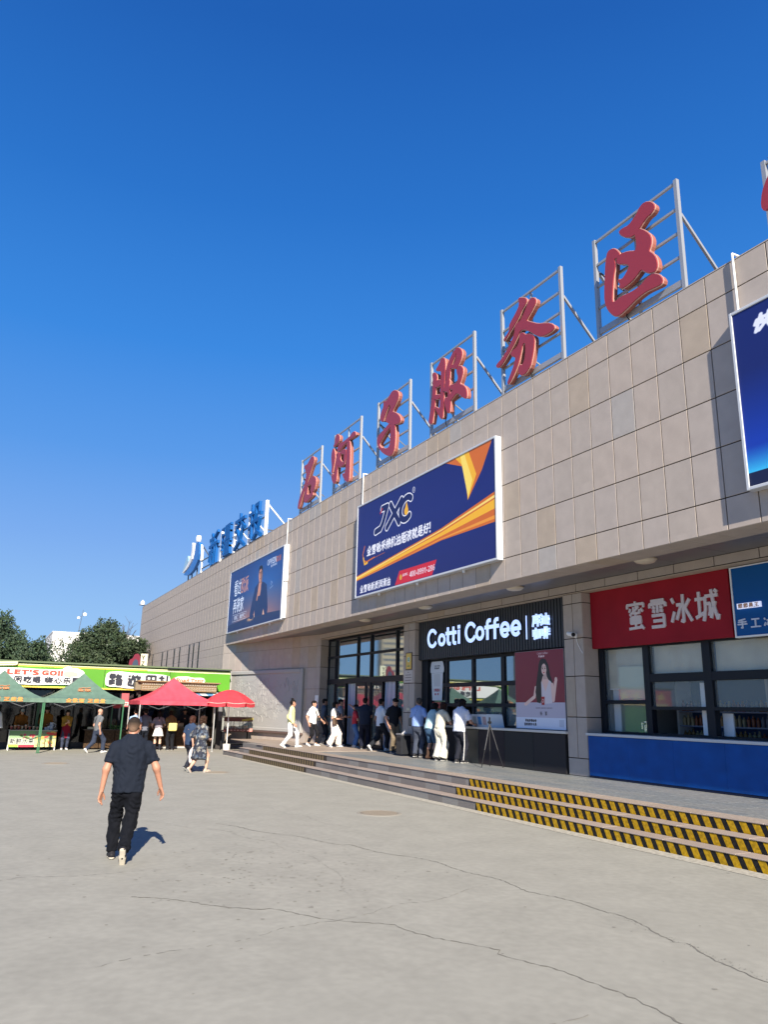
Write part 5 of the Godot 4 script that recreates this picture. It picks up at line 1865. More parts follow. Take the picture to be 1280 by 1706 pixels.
	for t in [g1, g2]:
		st = begin()
		glyphs(st, "金徽酒", -0.72, 1.925, 0.19, 0.14, 0.235, 0.026, 1.525, 1.53, false, false)
		glyphs(st, "正能量", 0.08, 1.925, 0.19, 0.14, 0.235, 0.026, 1.525, 1.53, false, false)
		put("valance_lettering", st.commit(), og, t)
		st = begin()
		glyphs(st, "金徽", -0.26, 0, 0.24, 0.17, 0.27, 0.03, 0, 0.004, false, false)
		tape(st, PackedVector2Array([Vector2(-0.22, 0.21), Vector2(0.0, 0.27), Vector2(0.08, 0.24), Vector2(0.26, 0.30)]), 0.04, 0, 0.004, true, false)
		put("roof_lettering", st.commit(), plain(0.50, 0.22, 0.10, 0.6), t, Vector3(-0.02, 2.36, 0.93), Basis(Vector3.RIGHT, -1.02))
	# red side boards near the second tent
	var rb := thing("red_stall_board", "red board with white writing hung between the green and the red tent", "board", Vector3(5.31, 1.78, -34.0))
	put("board", box_mesh(Vector3(-0.15, 0, 0), Vector3(0.15, 0.55, 0.03)), plain(0.42, 0.10, 0.11, 0.5), rb)
	put("white_band", box_mesh(Vector3(-0.15, 0.06, 0.03), Vector3(0.15, 0.2, 0.034)), plain(0.6, 0.55, 0.52, 0.5), rb)
	st = begin()
	glyphs(st, "新鲜好", -0.12, 0.085, 0.06, 0.08, 0.085, 0.014, 0.034, 0.037, false, false)
	put("lettering", st.commit(), plain(0.35, 0.04, 0.05, 0.5), rb)
	rb = thing("red_pennant", "dark red tapered cloth hanging under the right end of the green tent", "pennant", Vector3(4.98, 1.72, -33.95))
	st = begin()
	prism(st, PackedVector2Array([Vector2(-0.1, 0), Vector2(0.16, 0), Vector2(0.2, 0.22), Vector2(-0.2, 0.22)]), 0.0, 0.012)
	put("cloth", st.commit(), plain(0.36, 0.05, 0.06, 0.6), rb)
	build_fruit_table()
	build_umbrella_and_cart()
	# side table with greens under the second tent
	var tb := thing("vegetable_counter", "dark wooden counter with green vegetables at the right of the second green tent", "counter", Vector3(5.0, 0, -35.6))
	for i in 3:
		st = begin()
		bevel_box(st, Vector3(-0.95 + i * 0.62, 0.05, 0), Vector3(-0.95 + i * 0.62 + 0.6, 0.78, 0.06), 0.01)
		put("board", st.commit(), wood, tb)
	slab(tb, "top", Vector3(-1.0, 0.78, -0.5), Vector3(0.95, 0.82, 0.1), plain(0.08, 0.06, 0.05, 0.5))
	st = begin()
	var r := RandomNumberGenerator.new()
	r.seed = 31
	for i in 60:
		var c := Vector3(r.randf_range(0.05, 0.6), 0.83 + r.randf() * 0.18, r.randf_range(-0.3, 0.05))
		var a := Vector3(r.randfn(), r.randfn(), r.randfn()).normalized() * 0.09
		var b := a.cross(Vector3(r.randfn(), r.randfn(), r.randfn())).normalized() * 0.05
		tri(st, c, c + a, c + b)
	put("greens", st.commit(), plain(0.07, 0.20, 0.05, 0.6), tb)
	st = begin()
	bevel_box(st, Vector3(-0.85, 0.82, -0.2), Vector3(-0.45, 0.92, 0.05), 0.02)
	put("white_tray", st.commit(), plain(0.5, 0.5, 0.42, 0.5), tb)


func build_fruit_table() -> void:
	var W := 384
	var H := 140
	var im := Image.create(W, H, false, Image.FORMAT_RGBA8)
	var r := RandomNumberGenerator.new()
	r.seed = 3
	for y in H:
		for x in W:
			var t := y / float(H)
			var c := Color(0.42, 0.58, 0.38).lerp(Color(0.62, 0.68, 0.58), t * 1.4)
			if x > 208:
				c = Color(0.45, 0.5, 0.4).lerp(Color(0.86, 0.8, 0.55), clampf((t - 0.45) * 6.0, 0, 1))
			elif t > 0.84:
				c = Color(0.6, 0.85, 0.3) if x < 80 else Color(0.85, 0.88, 0.8)
			im.set_pixel(x, y, c)
	for i in 26:
		paint_oval(im, Vector2(r.randf_range(90, 205), r.randf_range(30, 68)), Vector2(r.randf_range(6, 12), r.randf_range(4, 9)), [Color(0.75, 0.2, 0.25), Color(0.7, 0.3, 0.4), Color(0.35, 0.5, 0.25)][i % 3], r.randf())
	for i in 14:
		var p := Vector2(r.randf_range(220, 380), r.randf_range(14, 62))
		paint_oval(im, p, Vector2(r.randf_range(14, 26), r.randf_range(8, 15)), [Color(0.8, 0.25, 0.2), Color(0.75, 0.6, 0.3), Color(0.5, 0.62, 0.4)][i % 3], r.randf_range(-0.6, 0.2))
	for i in 20:
		paint_oval(im, Vector2(r.randf_range(220, 372), r.randf_range(78, 128)), Vector2(r.randf_range(5, 12), r.randf_range(3, 7)), [Color(0.88, 0.35, 0.2), Color(0.9, 0.5, 0.4), Color(0.3, 0.5, 0.2), Color(0.95, 0.85, 0.4)][i % 4], r.randf())
	im.fill_rect(Rect2i(290, 70, 8, 70), Color(0.3, 0.32, 0.2))
	im.fill_rect(Rect2i(82, 120, 128, 20), Color(0.82, 0.2, 0.28))
	for q in [[4.6, Color(0.95, 0.95, 0.93)], [2.6, Color(0.10, 0.13, 0.12)]]:
		paint_glyphs(im, "新鲜水果", 12, 66, 42, 46, 49, q[0], q[1])
	var t := thing("fruit_table", "stall table with a printed cloth of fruit and the characters for fresh fruit", "stall table", Vector3(2.01, 0, -35.4))
	var st := begin()
	quad_uv(st, Vector3(-0.86, 0.13, 0.31), Vector3(0.9, 0.13, 0.31), Vector3(0.9, 0.76, 0.31), Vector3(-0.86, 0.76, 0.31))
	put("printed_cloth", st.commit(), print_material(im, 0.6), t)
	slab(t, "top", Vector3(-0.9, 0.76, -0.35), Vector3(0.92, 0.79, 0.32), plain(0.35, 0.38, 0.33, 0.5))
	slab(t, "cloth_back", Vector3(-0.86, 0.13, 0.3), Vector3(0.9, 0.76, 0.306), mats.white)
	for sx in [-0.85, 0.88]:
		for sz in [-0.3, 0.28]:
			slab(t, "leg", Vector3(sx - 0.018, 0, sz - 0.018), Vector3(sx + 0.018, 0.76, sz + 0.018), mats.white_metal)
	var cup := thing("juice_cup", "dark red juice cup at the left end of the fruit table", "cup", Vector3(1.2, 0.79, -35.3), 0.0, "juice cups on the fruit table")
	st = begin()
	lathe(st, [Vector2(0.035, 0), Vector2(0.05, 0.13), Vector2(0.052, 0.135), Vector2(0.0, 0.135)], 12)
	put("cup", st.commit(), plain(0.28, 0.05, 0.06, 0.4), cup)
	st = begin()
	lathe(st, [Vector2(0.055, 0.136), Vector2(0.055, 0.15), Vector2(0.0, 0.16)], 12)
	put("lid", st.commit(), plain(0.5, 0.45, 0.42, 0.4), cup)
	var spots := [[1.33, 0.05, "pale red cup second from the left on the fruit table"], [1.46, 0.05, "tall red cup third from the left on the fruit table"], [1.6, 0.0, "juice cup fourth from the left on the fruit table"], [1.73, 0.1, "raised juice cup in the middle of the fruit table"], [1.88, 0.0, "juice cup right of the raised one on the fruit table"], [2.02, 0.0, "juice cup beside the tent leg on the fruit table"], [2.16, -0.06, "low cup behind the tent leg on the fruit table"], [2.31, 0.0, "juice cup right of the tent leg on the fruit table"]]
	var alt := [plain(0.42, 0.2, 0.12, 0.4), plain(0.30, 0.06, 0.05, 0.4), plain(0.45, 0.36, 0.26, 0.4)]
	for i in spots.size():
		var c: Node3D = cup.duplicate()
		c.name = numbered("juice_cup")
		add_child(c)
		c.position = Vector3(spots[i][0], 0.79, -35.3 - 0.02 * (i % 3))
		c.scale = Vector3(1, 1.0 + spots[i][1] * 3, 1)
		c.set_meta("label", spots[i][2])
		(c.get_child(0) as MeshInstance3D).material_override = alt[i % 3]
	var jug := thing("water_jug", "clear bluish jug at the right end of the fruit table", "jug", Vector3(2.7, 0.79, -35.35))
	st = begin()
	lathe(st, [Vector2(0.08, 0), Vector2(0.1, 0.12), Vector2(0.07, 0.24), Vector2(0.08, 0.3)], 14)
	put("body", st.commit(), plain(0.35, 0.42, 0.55, 0.15), jug)
	st = begin()
	path_tube(st, [Vector3(0.08, 0.26, 0), Vector3(0.15, 0.24, 0), Vector3(0.15, 0.12, 0), Vector3(0.1, 0.08, 0)], 0.012)
	put("handle", st.commit(), plain(0.35, 0.42, 0.55, 0.2), jug)
	for i in 2:
		var b := thing("glass_box", ["small pale blue box left of the jug on the fruit table", "pale box beside the jug on the fruit table"][i], "box", Vector3(2.48 + i * 0.1, 0.79, -35.3), 0.0, "pale boxes on the fruit table")
		st = begin()
		bevel_box(st, Vector3(-0.045, 0, -0.04), Vector3(0.045, 0.12 + 0.04 * i, 0.04), 0.006)
		put("body", st.commit(), plain(0.3, 0.36, 0.48, 0.3), b)
	var ring := thing("fan_ring", "round dark ring propped at the right corner of the fruit table", "fan", Vector3(2.83, 0.88, -35.28))
	var tor := TorusMesh.new()
	tor.inner_radius = 0.065
	tor.outer_radius = 0.09
	put("ring", tor, mats.black, ring, Vector3.ZERO, Basis(Vector3.RIGHT, PI / 2))
	st = begin()
	lathe(st, [Vector2(0.07, -0.09), Vector2(0.02, -0.08), Vector2(0.02, 0.0)], 10)
	put("stand", st.commit(), mats.black, ring)


func build_umbrella_and_cart() -> void:
	var u := thing("red_umbrella", "red market umbrella in a white bucket before the carved relief", "umbrella", Vector3(9.66, 0, -33.55))
	var cloth := textured(0.66, 0.06, 0.08, 0.5, noise_tex(76, 0.03, 0.88, 1.0, 128, 3), 0.8)
	cloth.backlight_enabled = true
	cloth.backlight = Color(0.35, 0.02, 0.03)
	var n := 8
	var rad := 1.12
	for k in n:
		var a0 := TAU * (k + 0.5) / n
		var a1 := TAU * (k + 1.5) / n
		var st := begin()
		for i in 7:
			for j in 6:
				var q := []
				for c in [[i, j], [i + 1, j], [i + 1, j + 1], [i, j + 1]]:
					var t: float = c[0] / 7.0
					var s: float = c[1] / 6.0
					var a := lerpf(a0, a1, s)
					var cut := cos(PI / n) / cos(a - (a0 + a1) / 2)
					var rr := rad * t * lerpf(1.0, cut, 0.9)
					var sag := 0.035 * sin(PI * s) * t
					q.append(Vector3(cos(a) * rr, 2.6 - 0.56 * pow(t, 1.75) - sag, sin(a) * rr))
				quad(st, q[0], q[1], q[2], q[3]) if false else quad(st, q[3], q[2], q[1], q[0])
		put("panel", st.commit(), cloth, u)
		st = begin()
		var trim := begin()
		for j in 6:
			var p := []
			for jj in [j, j + 1]:
				var s: float = jj / 6.0
				var a := lerpf(a0 + 0.03, a1 - 0.03, s)
				var cut := cos(PI / n) / cos(a - (a0 + a1) / 2)
				var rr := rad * lerpf(1.0, cut, 0.9)
				p.append(Vector3(cos(a) * rr, 2.04 - 0.035 * sin(PI * s), sin(a) * rr))
			quad(st, p[0] + Vector3(0, -0.15, 0) * 1.0, p[0], p[1], p[1] + Vector3(0, -0.15, 0))
			path_tube(trim, [p[0] * Vector3(1.004, 1, 1.004) , p[1] * Vector3(1.004, 1, 1.004)], 0.011, 5)
		put("flap", st.commit(), cloth, u)
		put("piping", trim.commit(), plain(0.75, 0.55, 0.5, 0.5), u)
		st = begin()
		bar(st, Vector3(0, 2.57, 0), Vector3(cos(a0) * rad, 2.03, sin(a0) * rad), 0.012)
		put("rib", st.commit(), mats.white_metal, u)
	var st := begin()
	tube(st, Vector3(0, 0.1, 0), Vector3(0, 2.62, 0), 0.022, 0.022, 10)
	put("pole", st.commit(), mats.white, u)
	st = begin()
	lathe(st, [Vector2(0.0, 0.0), Vector2(0.14, 0.0), Vector2(0.165, 0.3), Vector2(0.172, 0.31), Vector2(0.15, 0.31), Vector2(0.14, 0.26), Vector2(0.0, 0.26)], 20)
	put("bucket", st.commit(), plain(0.68, 0.68, 0.66, 0.5), u)

	var c := thing("snack_cart", "glazed snack cart with dark red trim beside the red umbrella", "cart", Vector3(10.36, 0, -34.55))
	var maroon := textured(0.14, 0.035, 0.035, 0.45, noise_tex(77, 0.1, 0.6, 1.0, 128, 3), 2.0)
	for e in [[-0.66, 0.66, 0.80, 0.93], [-0.66, 0.66, 1.24, 1.40]]:
		st = begin()
		bevel_box(st, Vector3(e[0], e[2], 0.18), Vector3(e[1], e[3], 0.24), 0.01)
		put("trim_board", st.commit(), maroon, c)
	st = begin()
	tape(st, PackedVector2Array([Vector2(0.2, 1.29), Vector2(0.64, 1.36)]), 0.09, 0.24, 0.244, false)
	put("olive_patch", st.commit(), plain(0.28, 0.24, 0.06, 0.5), c)
	st = begin()
	for k in 7:
		bevel_box(st, Vector3(-0.5 + k * 0.15, 0.845, 0.24), Vector3(-0.5 + k * 0.15 + 0.08, 0.885, 0.244), 0.001)
	put("lettering", st.commit(), plain(0.4, 0.3, 0.28, 0.5), c)
	st = begin()
	bevel_box(st, Vector3(0.52, 0.80, 0.238), Vector3(0.66, 0.94, 0.252), 0.004)
	put("red_tag", st.commit(), plain(0.55, 0.25, 0.22, 0.5), c)
	slab(c, "shelf", Vector3(-0.64, 0.82, -0.34), Vector3(0.64, 0.86, 0.18), plain(0.3, 0.28, 0.26, 0.4))
	slab(c, "top", Vector3(-0.68, 1.40, -0.36), Vector3(0.68, 1.44, 0.25), plain(0.18, 0.15, 0.12, 0.4))
	for x in [-0.62, -0.2, 0.22, 0.62]:
		st = begin()
		bar(st, Vector3(x, 0.9, 0.18), Vector3(x, 1.26, 0.18), 0.025)
		bar(st, Vector3(x, 0.9, -0.3), Vector3(x, 1.4, -0.3), 0.025)
		put("upright", st.commit(), mats.dark_steel, c)
	for x in [-0.62, -0.2, 0.22]:
		put("pane", box_mesh(Vector3(x + 0.02, 0.93, 0.2), Vector3(x + 0.39, 1.24, 0.204)), mats.glass, c)
	for sx in [-0.6, 0.6]:
		for sz in [-0.3, 0.2]:
			st = begin()
			bar(st, Vector3(sx, 0, sz), Vector3(sx, 0.82, sz), 0.05)
			put("leg", st.commit(), mats.black, c)
	st = begin()
	bar(st, Vector3(-0.6, 0.25, 0.2), Vector3(0.6, 0.25, 0.2), 0.04)
	bar(st, Vector3(-0.6, 0.25, -0.3), Vector3(0.6, 0.25, -0.3), 0.04)
	put("stretcher", st.commit(), mats.black, c)
	for k in 4:
		st = begin()
		bevel_box(st, Vector3(-0.55 + k * 0.28, 0.86, -0.2), Vector3(-0.55 + k * 0.28 + 0.2, 1.02 + 0.03 * (k % 2), 0.1), 0.02)
		put("snack_tray", st.commit(), [plain(0.5, 0.48, 0.42, 0.5), plain(0.35, 0.2, 0.1, 0.5)][k % 2], c)
	# the dark bin-like box and pole at the left of the cart
	var p := thing("dark_stall_post", "dark stall post wrapped with a printed strip, left of the snack cart", "post", Vector3(9.75, 0, -35.3))
	slab(p, "post", Vector3(-0.11, 0, -0.06), Vector3(0.11, 1.95, 0.06), plain(0.05, 0.045, 0.045, 0.6))
	slab(p, "printed_strip", Vector3(-0.075, 1.25, 0.06), Vector3(0.075, 1.9, 0.066), plain(0.16, 0.16, 0.17, 0.5))


# ---------------------------------------------------------------- trees and buildings behind

func tree(label: String, at: Vector3, height: float, spread: Vector3, tint: Color, seed_: int, count: int, bottom := 0.22) -> void:
	var r := RandomNumberGenerator.new()
	r.seed = seed_
	var t := thing("broadleaf_tree", label, "tree", at, 0.0, "trees behind the market row")
	var bark := plain(0.10, 0.075, 0.055, 0.9)
	var st := begin()
	var top := Vector3(r.randfn() * 0.2, height * 0.55, r.randfn() * 0.2)
	var mid := Vector3(0, height * 0.25, 0)
	tube(st, Vector3.ZERO, mid, 0.30, 0.22, 10, false)
	tube(st, mid, top, 0.22, 0.12, 10, false)
	put("trunk", st.commit(), bark, t)
	# clumps at the ends of limbs, spread through an uneven crown
	var clumps: Array[Vector4] = []
	var centre := Vector3(0, height * (0.5 + bottom * 0.5), 0)
	for i in 46:
		var d := Vector3(r.randfn(), r.randfn(), r.randfn()).normalized() * pow(r.randf(), 0.38)
		var e := 1.0 + 0.22 * sin(d.x * 5.0 + seed_) + 0.16 * sin(d.y * 7.0 + d.z * 4.0 + seed_ * 2.0)
		var c := centre + Vector3(d.x * spread.x, d.y * height * (0.5 - bottom * 0.5), d.z * spread.z) * e * 0.9
		clumps.append(Vector4(c.x, c.y, c.z, r.randf_range(0.5, 1.15)))
		if i < 12:
			st = begin()
			var from := mid.lerp(top, r.randf())
			var c2 := from.lerp(c, 0.55) + Vector3(0, 0.25, 0)
			tube(st, from, c2, 0.09, 0.055, 6, false)
			tube(st, c2, c, 0.055, 0.02, 6, false)
			put("limb", st.commit(), bark, t)
	var leaf := begin()
	var l := 0.17
	for k in 3:   # a sprig of three folded leaves
		var m := Basis(Vector3.UP, TAU * k / 3.0) * Basis(Vector3.RIGHT, 0.5)
		tri(leaf, m * Vector3(0, 0, 0), m * Vector3(l * 0.34, 0.03, l * 0.55), m * Vector3(0, 0, l))
		tri(leaf, m * Vector3(0, 0, 0), m * Vector3(0, 0, l), m * Vector3(-l * 0.34, 0.03, l * 0.55))
	var lm := plain(1, 1, 1, 0.6)
	lm.vertex_color_use_as_albedo = true
	lm.backlight_enabled = true
	lm.backlight = Color(0.16, 0.2, 0.05)
	var mesh := leaf.commit()
	mesh.surface_set_material(0, lm)
	var mm := MultiMesh.new()
	mm.transform_format = MultiMesh.TRANSFORM_3D
	mm.use_colors = true
	mm.mesh = mesh
	mm.instance_count = count
	for i in count:
		var c := clumps[r.randi() % clumps.size()]
		var d := Vector3(r.randfn(), r.randfn() * 0.75, r.randfn()).normalized() * pow(r.randf(), 0.45) * c.w
		var p := Vector3(c.x, c.y, c.z) + d * Vector3(1.1, 0.9, 1.1)
		var b := Basis.from_euler(Vector3(r.randf() * TAU, r.randf() * TAU, r.randf() * TAU)).scaled(Vector3.ONE * r.randf_range(0.7, 1.35))
		mm.set_instance_transform(i, Transform3D(b, p))
		var v := r.randf_range(0.72, 1.3)
		mm.set_instance_color(i, Color(tint.r * v * r.randf_range(0.9, 1.15), tint.g * v, tint.b * v * r.randf_range(0.85, 1.2)))
	var mi := MultiMeshInstance3D.new()
	mi.name = "crown"
	mi.multimesh = mm
	t.add_child(mi, true)
	stuff(mi)


func build_background() -> void:
	tree("tall loose green tree at the left edge behind the market row", Vector3(1.1, 0, -62), 7.9, Vector3(2.4, 0, 2.3), Color(0.047, 0.078, 0.045), 3, 7000)
	tree("lower part of the green trees left of the white building", Vector3(3.1, 0, -60), 6.2, Vector3(1.7, 0, 1.7), Color(0.046, 0.075, 0.043), 8, 4400)
	tree("broad dark green tree in front of the white building", Vector3(7.3, 0, -58), 7.75, Vector3(2.5, 0, 2.4), Color(0.043, 0.066, 0.036), 21, 11000)
	tree("dark green tree crown close to the corner of the hall", Vector3(9.2, 0, -60.5), 6.9, Vector3(1.7, 0, 1.6), Color(0.042, 0.065, 0.036), 34, 6000)
	tree("low bushy tree right of the white building's corner", Vector3(5.7, 0, -56.5), 5.6, Vector3(1.2, 0, 1.3), Color(0.046, 0.07, 0.036), 55, 4000)
	# a bare tree behind them
	var t := thing("bare_tree", "thin bare tree top beside the corner of the hall", "tree", Vector3(9.7, 0, -66))
	var r := RandomNumberGenerator.new()
	r.seed = 19
	var st := begin()
	tube(st, Vector3.ZERO, Vector3(0.1, 6.5, 0), 0.12, 0.06, 8, false)
	put("trunk", st.commit(), plain(0.09, 0.07, 0.06, 0.9), t)
	st = begin()
	for i in 16:
		var a := Vector3(0.1, r.randf_range(5.6, 6.5), 0)
		var b := a + Vector3(r.randf_range(-0.9, 0.9), r.randf_range(0.6, 2.4), r.randf_range(-0.5, 0.5))
		tube(st, a, b, 0.03, 0.014, 5, false)
		for k in 3:
			var c := a.lerp(b, r.randf_range(0.4, 0.95))
			tube(st, c, c + Vector3(r.randf_range(-0.5, 0.5), r.randf_range(0.1, 0.7), r.randf_range(-0.3, 0.3)), 0.014, 0.006, 5, false)
	put("twigs", st.commit(), plain(0.09, 0.07, 0.06, 0.9), t)
	# white building
	var w := thing("white_building", "plain white building behind the trees with a faint arch on its wall", "building", Vector3(0, 0, -90))
	slab(w, "wall", Vector3(5.83, 0, -12), Vector3(17, 9.3, 0), textured(0.72, 0.71, 0.69, 0.7, noise_tex(81, 0.02, 0.92, 1.0, 128, 3), 0.15))
	slab(w, "parapet", Vector3(5.78, 9.3, -12), Vector3(17, 9.42, 0.05), plain(0.6, 0.6, 0.6, 0.6))
	st = begin()
	tape(st, arc(Vector2(7.45, 7.35), 0.75, 0.95, 20, 160, 12), 0.07, 0.0, 0.03)
	put("arch_line", st.commit(), plain(0.5, 0.5, 0.5, 0.6), w)
	st = begin()
	box(st, Vector3(7.4, 8.75, 0), Vector3(7.55, 8.95, 0.06))
	put("vent", st.commit(), plain(0.25, 0.25, 0.25, 0.6), w)
	t = thing("antenna_mast", "thin mast with small white dishes on the white building's roof", "antenna", Vector3(8.6, 9.42, -91))
	st = begin()
	tube(st, Vector3(-0.12, 0, 0), Vector3(0.12, 2.6, 0), 0.035, 0.02)
	put("mast", st.commit(), mats.dark_steel, t)
	st = begin()
	bar(st, Vector3(-0.35, 1.75, 0), Vector3(0.35, 2.0, 0), 0.03)
	put("arm", st.commit(), mats.dark_steel, t)
	for q in [[0.32, 2.12, 0.19], [-0.3, 1.7, 0.14]]:
		st = begin()
		lathe(st, [Vector2(0.0, 0.0), Vector2(q[2], 0.06), Vector2(q[2], 0.1), Vector2(0.0, 0.04)], 14)
		put("dish", st.commit(), mats.white, t, Vector3(q[0], q[1], 0.1), Basis(Vector3.RIGHT, PI / 2))
	# figure sign on the market roof
	t = thing("roof_figure_sign", "small red and dark cut-out sign with a white lettered board on the market roof", "sign", Vector3(6.12, 3.6, -37.3))
	st = begin()
	prism(st, smooth(PackedVector2Array([Vector2(-0.3, 0), Vector2(0.22, 0), Vector2(0.2, 0.42), Vector2(0.1, 0.6), Vector2(-0.08, 0.56), Vector2(-0.14, 0.36), Vector2(-0.28, 0.3)])), 0.0, 0.06)
	put("red_shape", st.commit(), plain(0.16, 0.02, 0.04, 0.5), t)
	st = begin()
	prism(st, PackedVector2Array([Vector2(-0.16, 0.02), Vector2(0.14, 0.02), Vector2(0.1, 0.26), Vector2(-0.02, 0.34), Vector2(-0.12, 0.2)]), 0.06, 0.075)
	put("dark_shape", st.commit(), plain(0.04, 0.06, 0.10, 0.5), t)
	st = begin()
	bevel_box(st, Vector3(0.23, 0.0, -0.06), Vector3(0.55, 0.6, -0.02), 0.01)
	put("board", st.commit(), plain(0.62, 0.6, 0.45, 0.5), t)
	put("lettering", latin("Y", 0.2, 0.01), plain(0.06, 0.06, 0.05, 0.5), t, Vector3(0.26, 0.42, -0.018))
	put("lettering", latin("Z", 0.2, 0.01), plain(0.06, 0.06, 0.05, 0.5), t, Vector3(0.27, 0.15, -0.018))
	# camera on the far corner of the hall
	t = thing("corner_camera", "white dome camera on the far top corner of the hall", "camera", Vector3(10.42, 9.62, -62.9))
	st = begin()
	bar(st, Vector3(-0.25, 0, 0), Vector3(0.2, 0, 0), 0.07)
	bar(st, Vector3(0.18, -0.12, 0), Vector3(0.18, 0.02, 0), 0.06)
	put("arm", st.commit(), mats.dark_steel, t)
	st = begin()
	lathe(st, [Vector2(0.0, 0.02), Vector2(0.16, 0.03), Vector2(0.17, 0.22), Vector2(0.08, 0.34), Vector2(0.0, 0.42)], 14)
	put("housing", st.commit(), mats.white, t)
	# the market row goes on to the left; the windows mirror it
	t = thing("red_shop_building", "red fronted shop building farther along the market row, mirrored in the coffee shop windows", "building", Vector3(0, 0, -36.4))
	slab(t, "wall", Vector3(-14.0, 0, -4), Vector3(-1.25, 2.5, -0.3), plain(0.45, 0.42, 0.34, 0.7))
	slab(t, "fascia", Vector3(-14.0, 2.46, -0.24), Vector3(-8.2, 3.6, 0.05), plain(0.50, 0.05, 0.04, 0.45))
	slab(t, "yellow_fascia", Vector3(-8.15, 2.46, -0.24), Vector3(-1.25, 3.55, 0.03), plain(0.62, 0.50, 0.22, 0.5))
	st = begin()
	for k in 5:
		var c := Vector2(-13.4 + k * 1.05, 2.68)
		tape(st, PackedVector2Array([c, c + Vector2(0.3, 0.62), c + Vector2(0.6, 0.1), c + Vector2(0.1, 0.35), c + Vector2(0.7, 0.4)]), 0.12, 0.05, 0.08)
	put("character", st.commit(), plain(0.75, 0.55, 0.12, 0.5), t)
	t = thing("green_container", "green box kiosk standing before the far end of the market row", "kiosk", Vector3(-8.2, 0, -34.2))
	slab(t, "body", Vector3(-1.6, 0.1, -1.2), Vector3(1.6, 2.4, 1.2), plain(0.10, 0.32, 0.02, 0.5))
	slab(t, "frame", Vector3(-1.75, 0.0, -1.3), Vector3(1.75, 0.1, 1.3), plain(0.7, 0.6, 0.2, 0.5))
	slab(t, "roof", Vector3(-1.75, 2.4, -1.3), Vector3(1.75, 2.55, 1.3), plain(0.7, 0.62, 0.3, 0.5))
	for i in 9:
		var h := [58.0, 66, 50, 72, 62, 55, 70, 64, 52][i] as float
		t = thing("distant_tower", ["pale slab tower", "tall tower", "low tower", "tallest tower", "second tall tower", "squat tower", "slim tower", "wide tower", "last tower"][i] + " on the skyline beyond the market row", "tower block", Vector3(-360 + i * 34, 0, -470 + (i % 3) * 30), 0.3, "towers on the skyline")
		slab(t, "body", Vector3(-7, 0, -7), Vector3(7, h, 7), plain(0.42, 0.35, 0.25, 0.8))
		st = begin()
		for f in int(h / 3.2):
			box(st, Vector3(-6, f * 3.2 + 1.2, 7.0), Vector3(6, f * 3.2 + 2.4, 7.1))
		put("window_band", st.commit(), plain(0.10, 0.12, 0.15, 0.3), t)
		slab(t, "roof", Vector3(-4, h, -4), Vector3(4, h + 3, 4), plain(0.35, 0.3, 0.25, 0.8))


# ---------------------------------------------------------------- bodies: smooth unions of tapered bones, meshed as surface nets
# a bone: [from, to, radius there, radius here, flat_from, flat_to, thin_axis, thin_share]

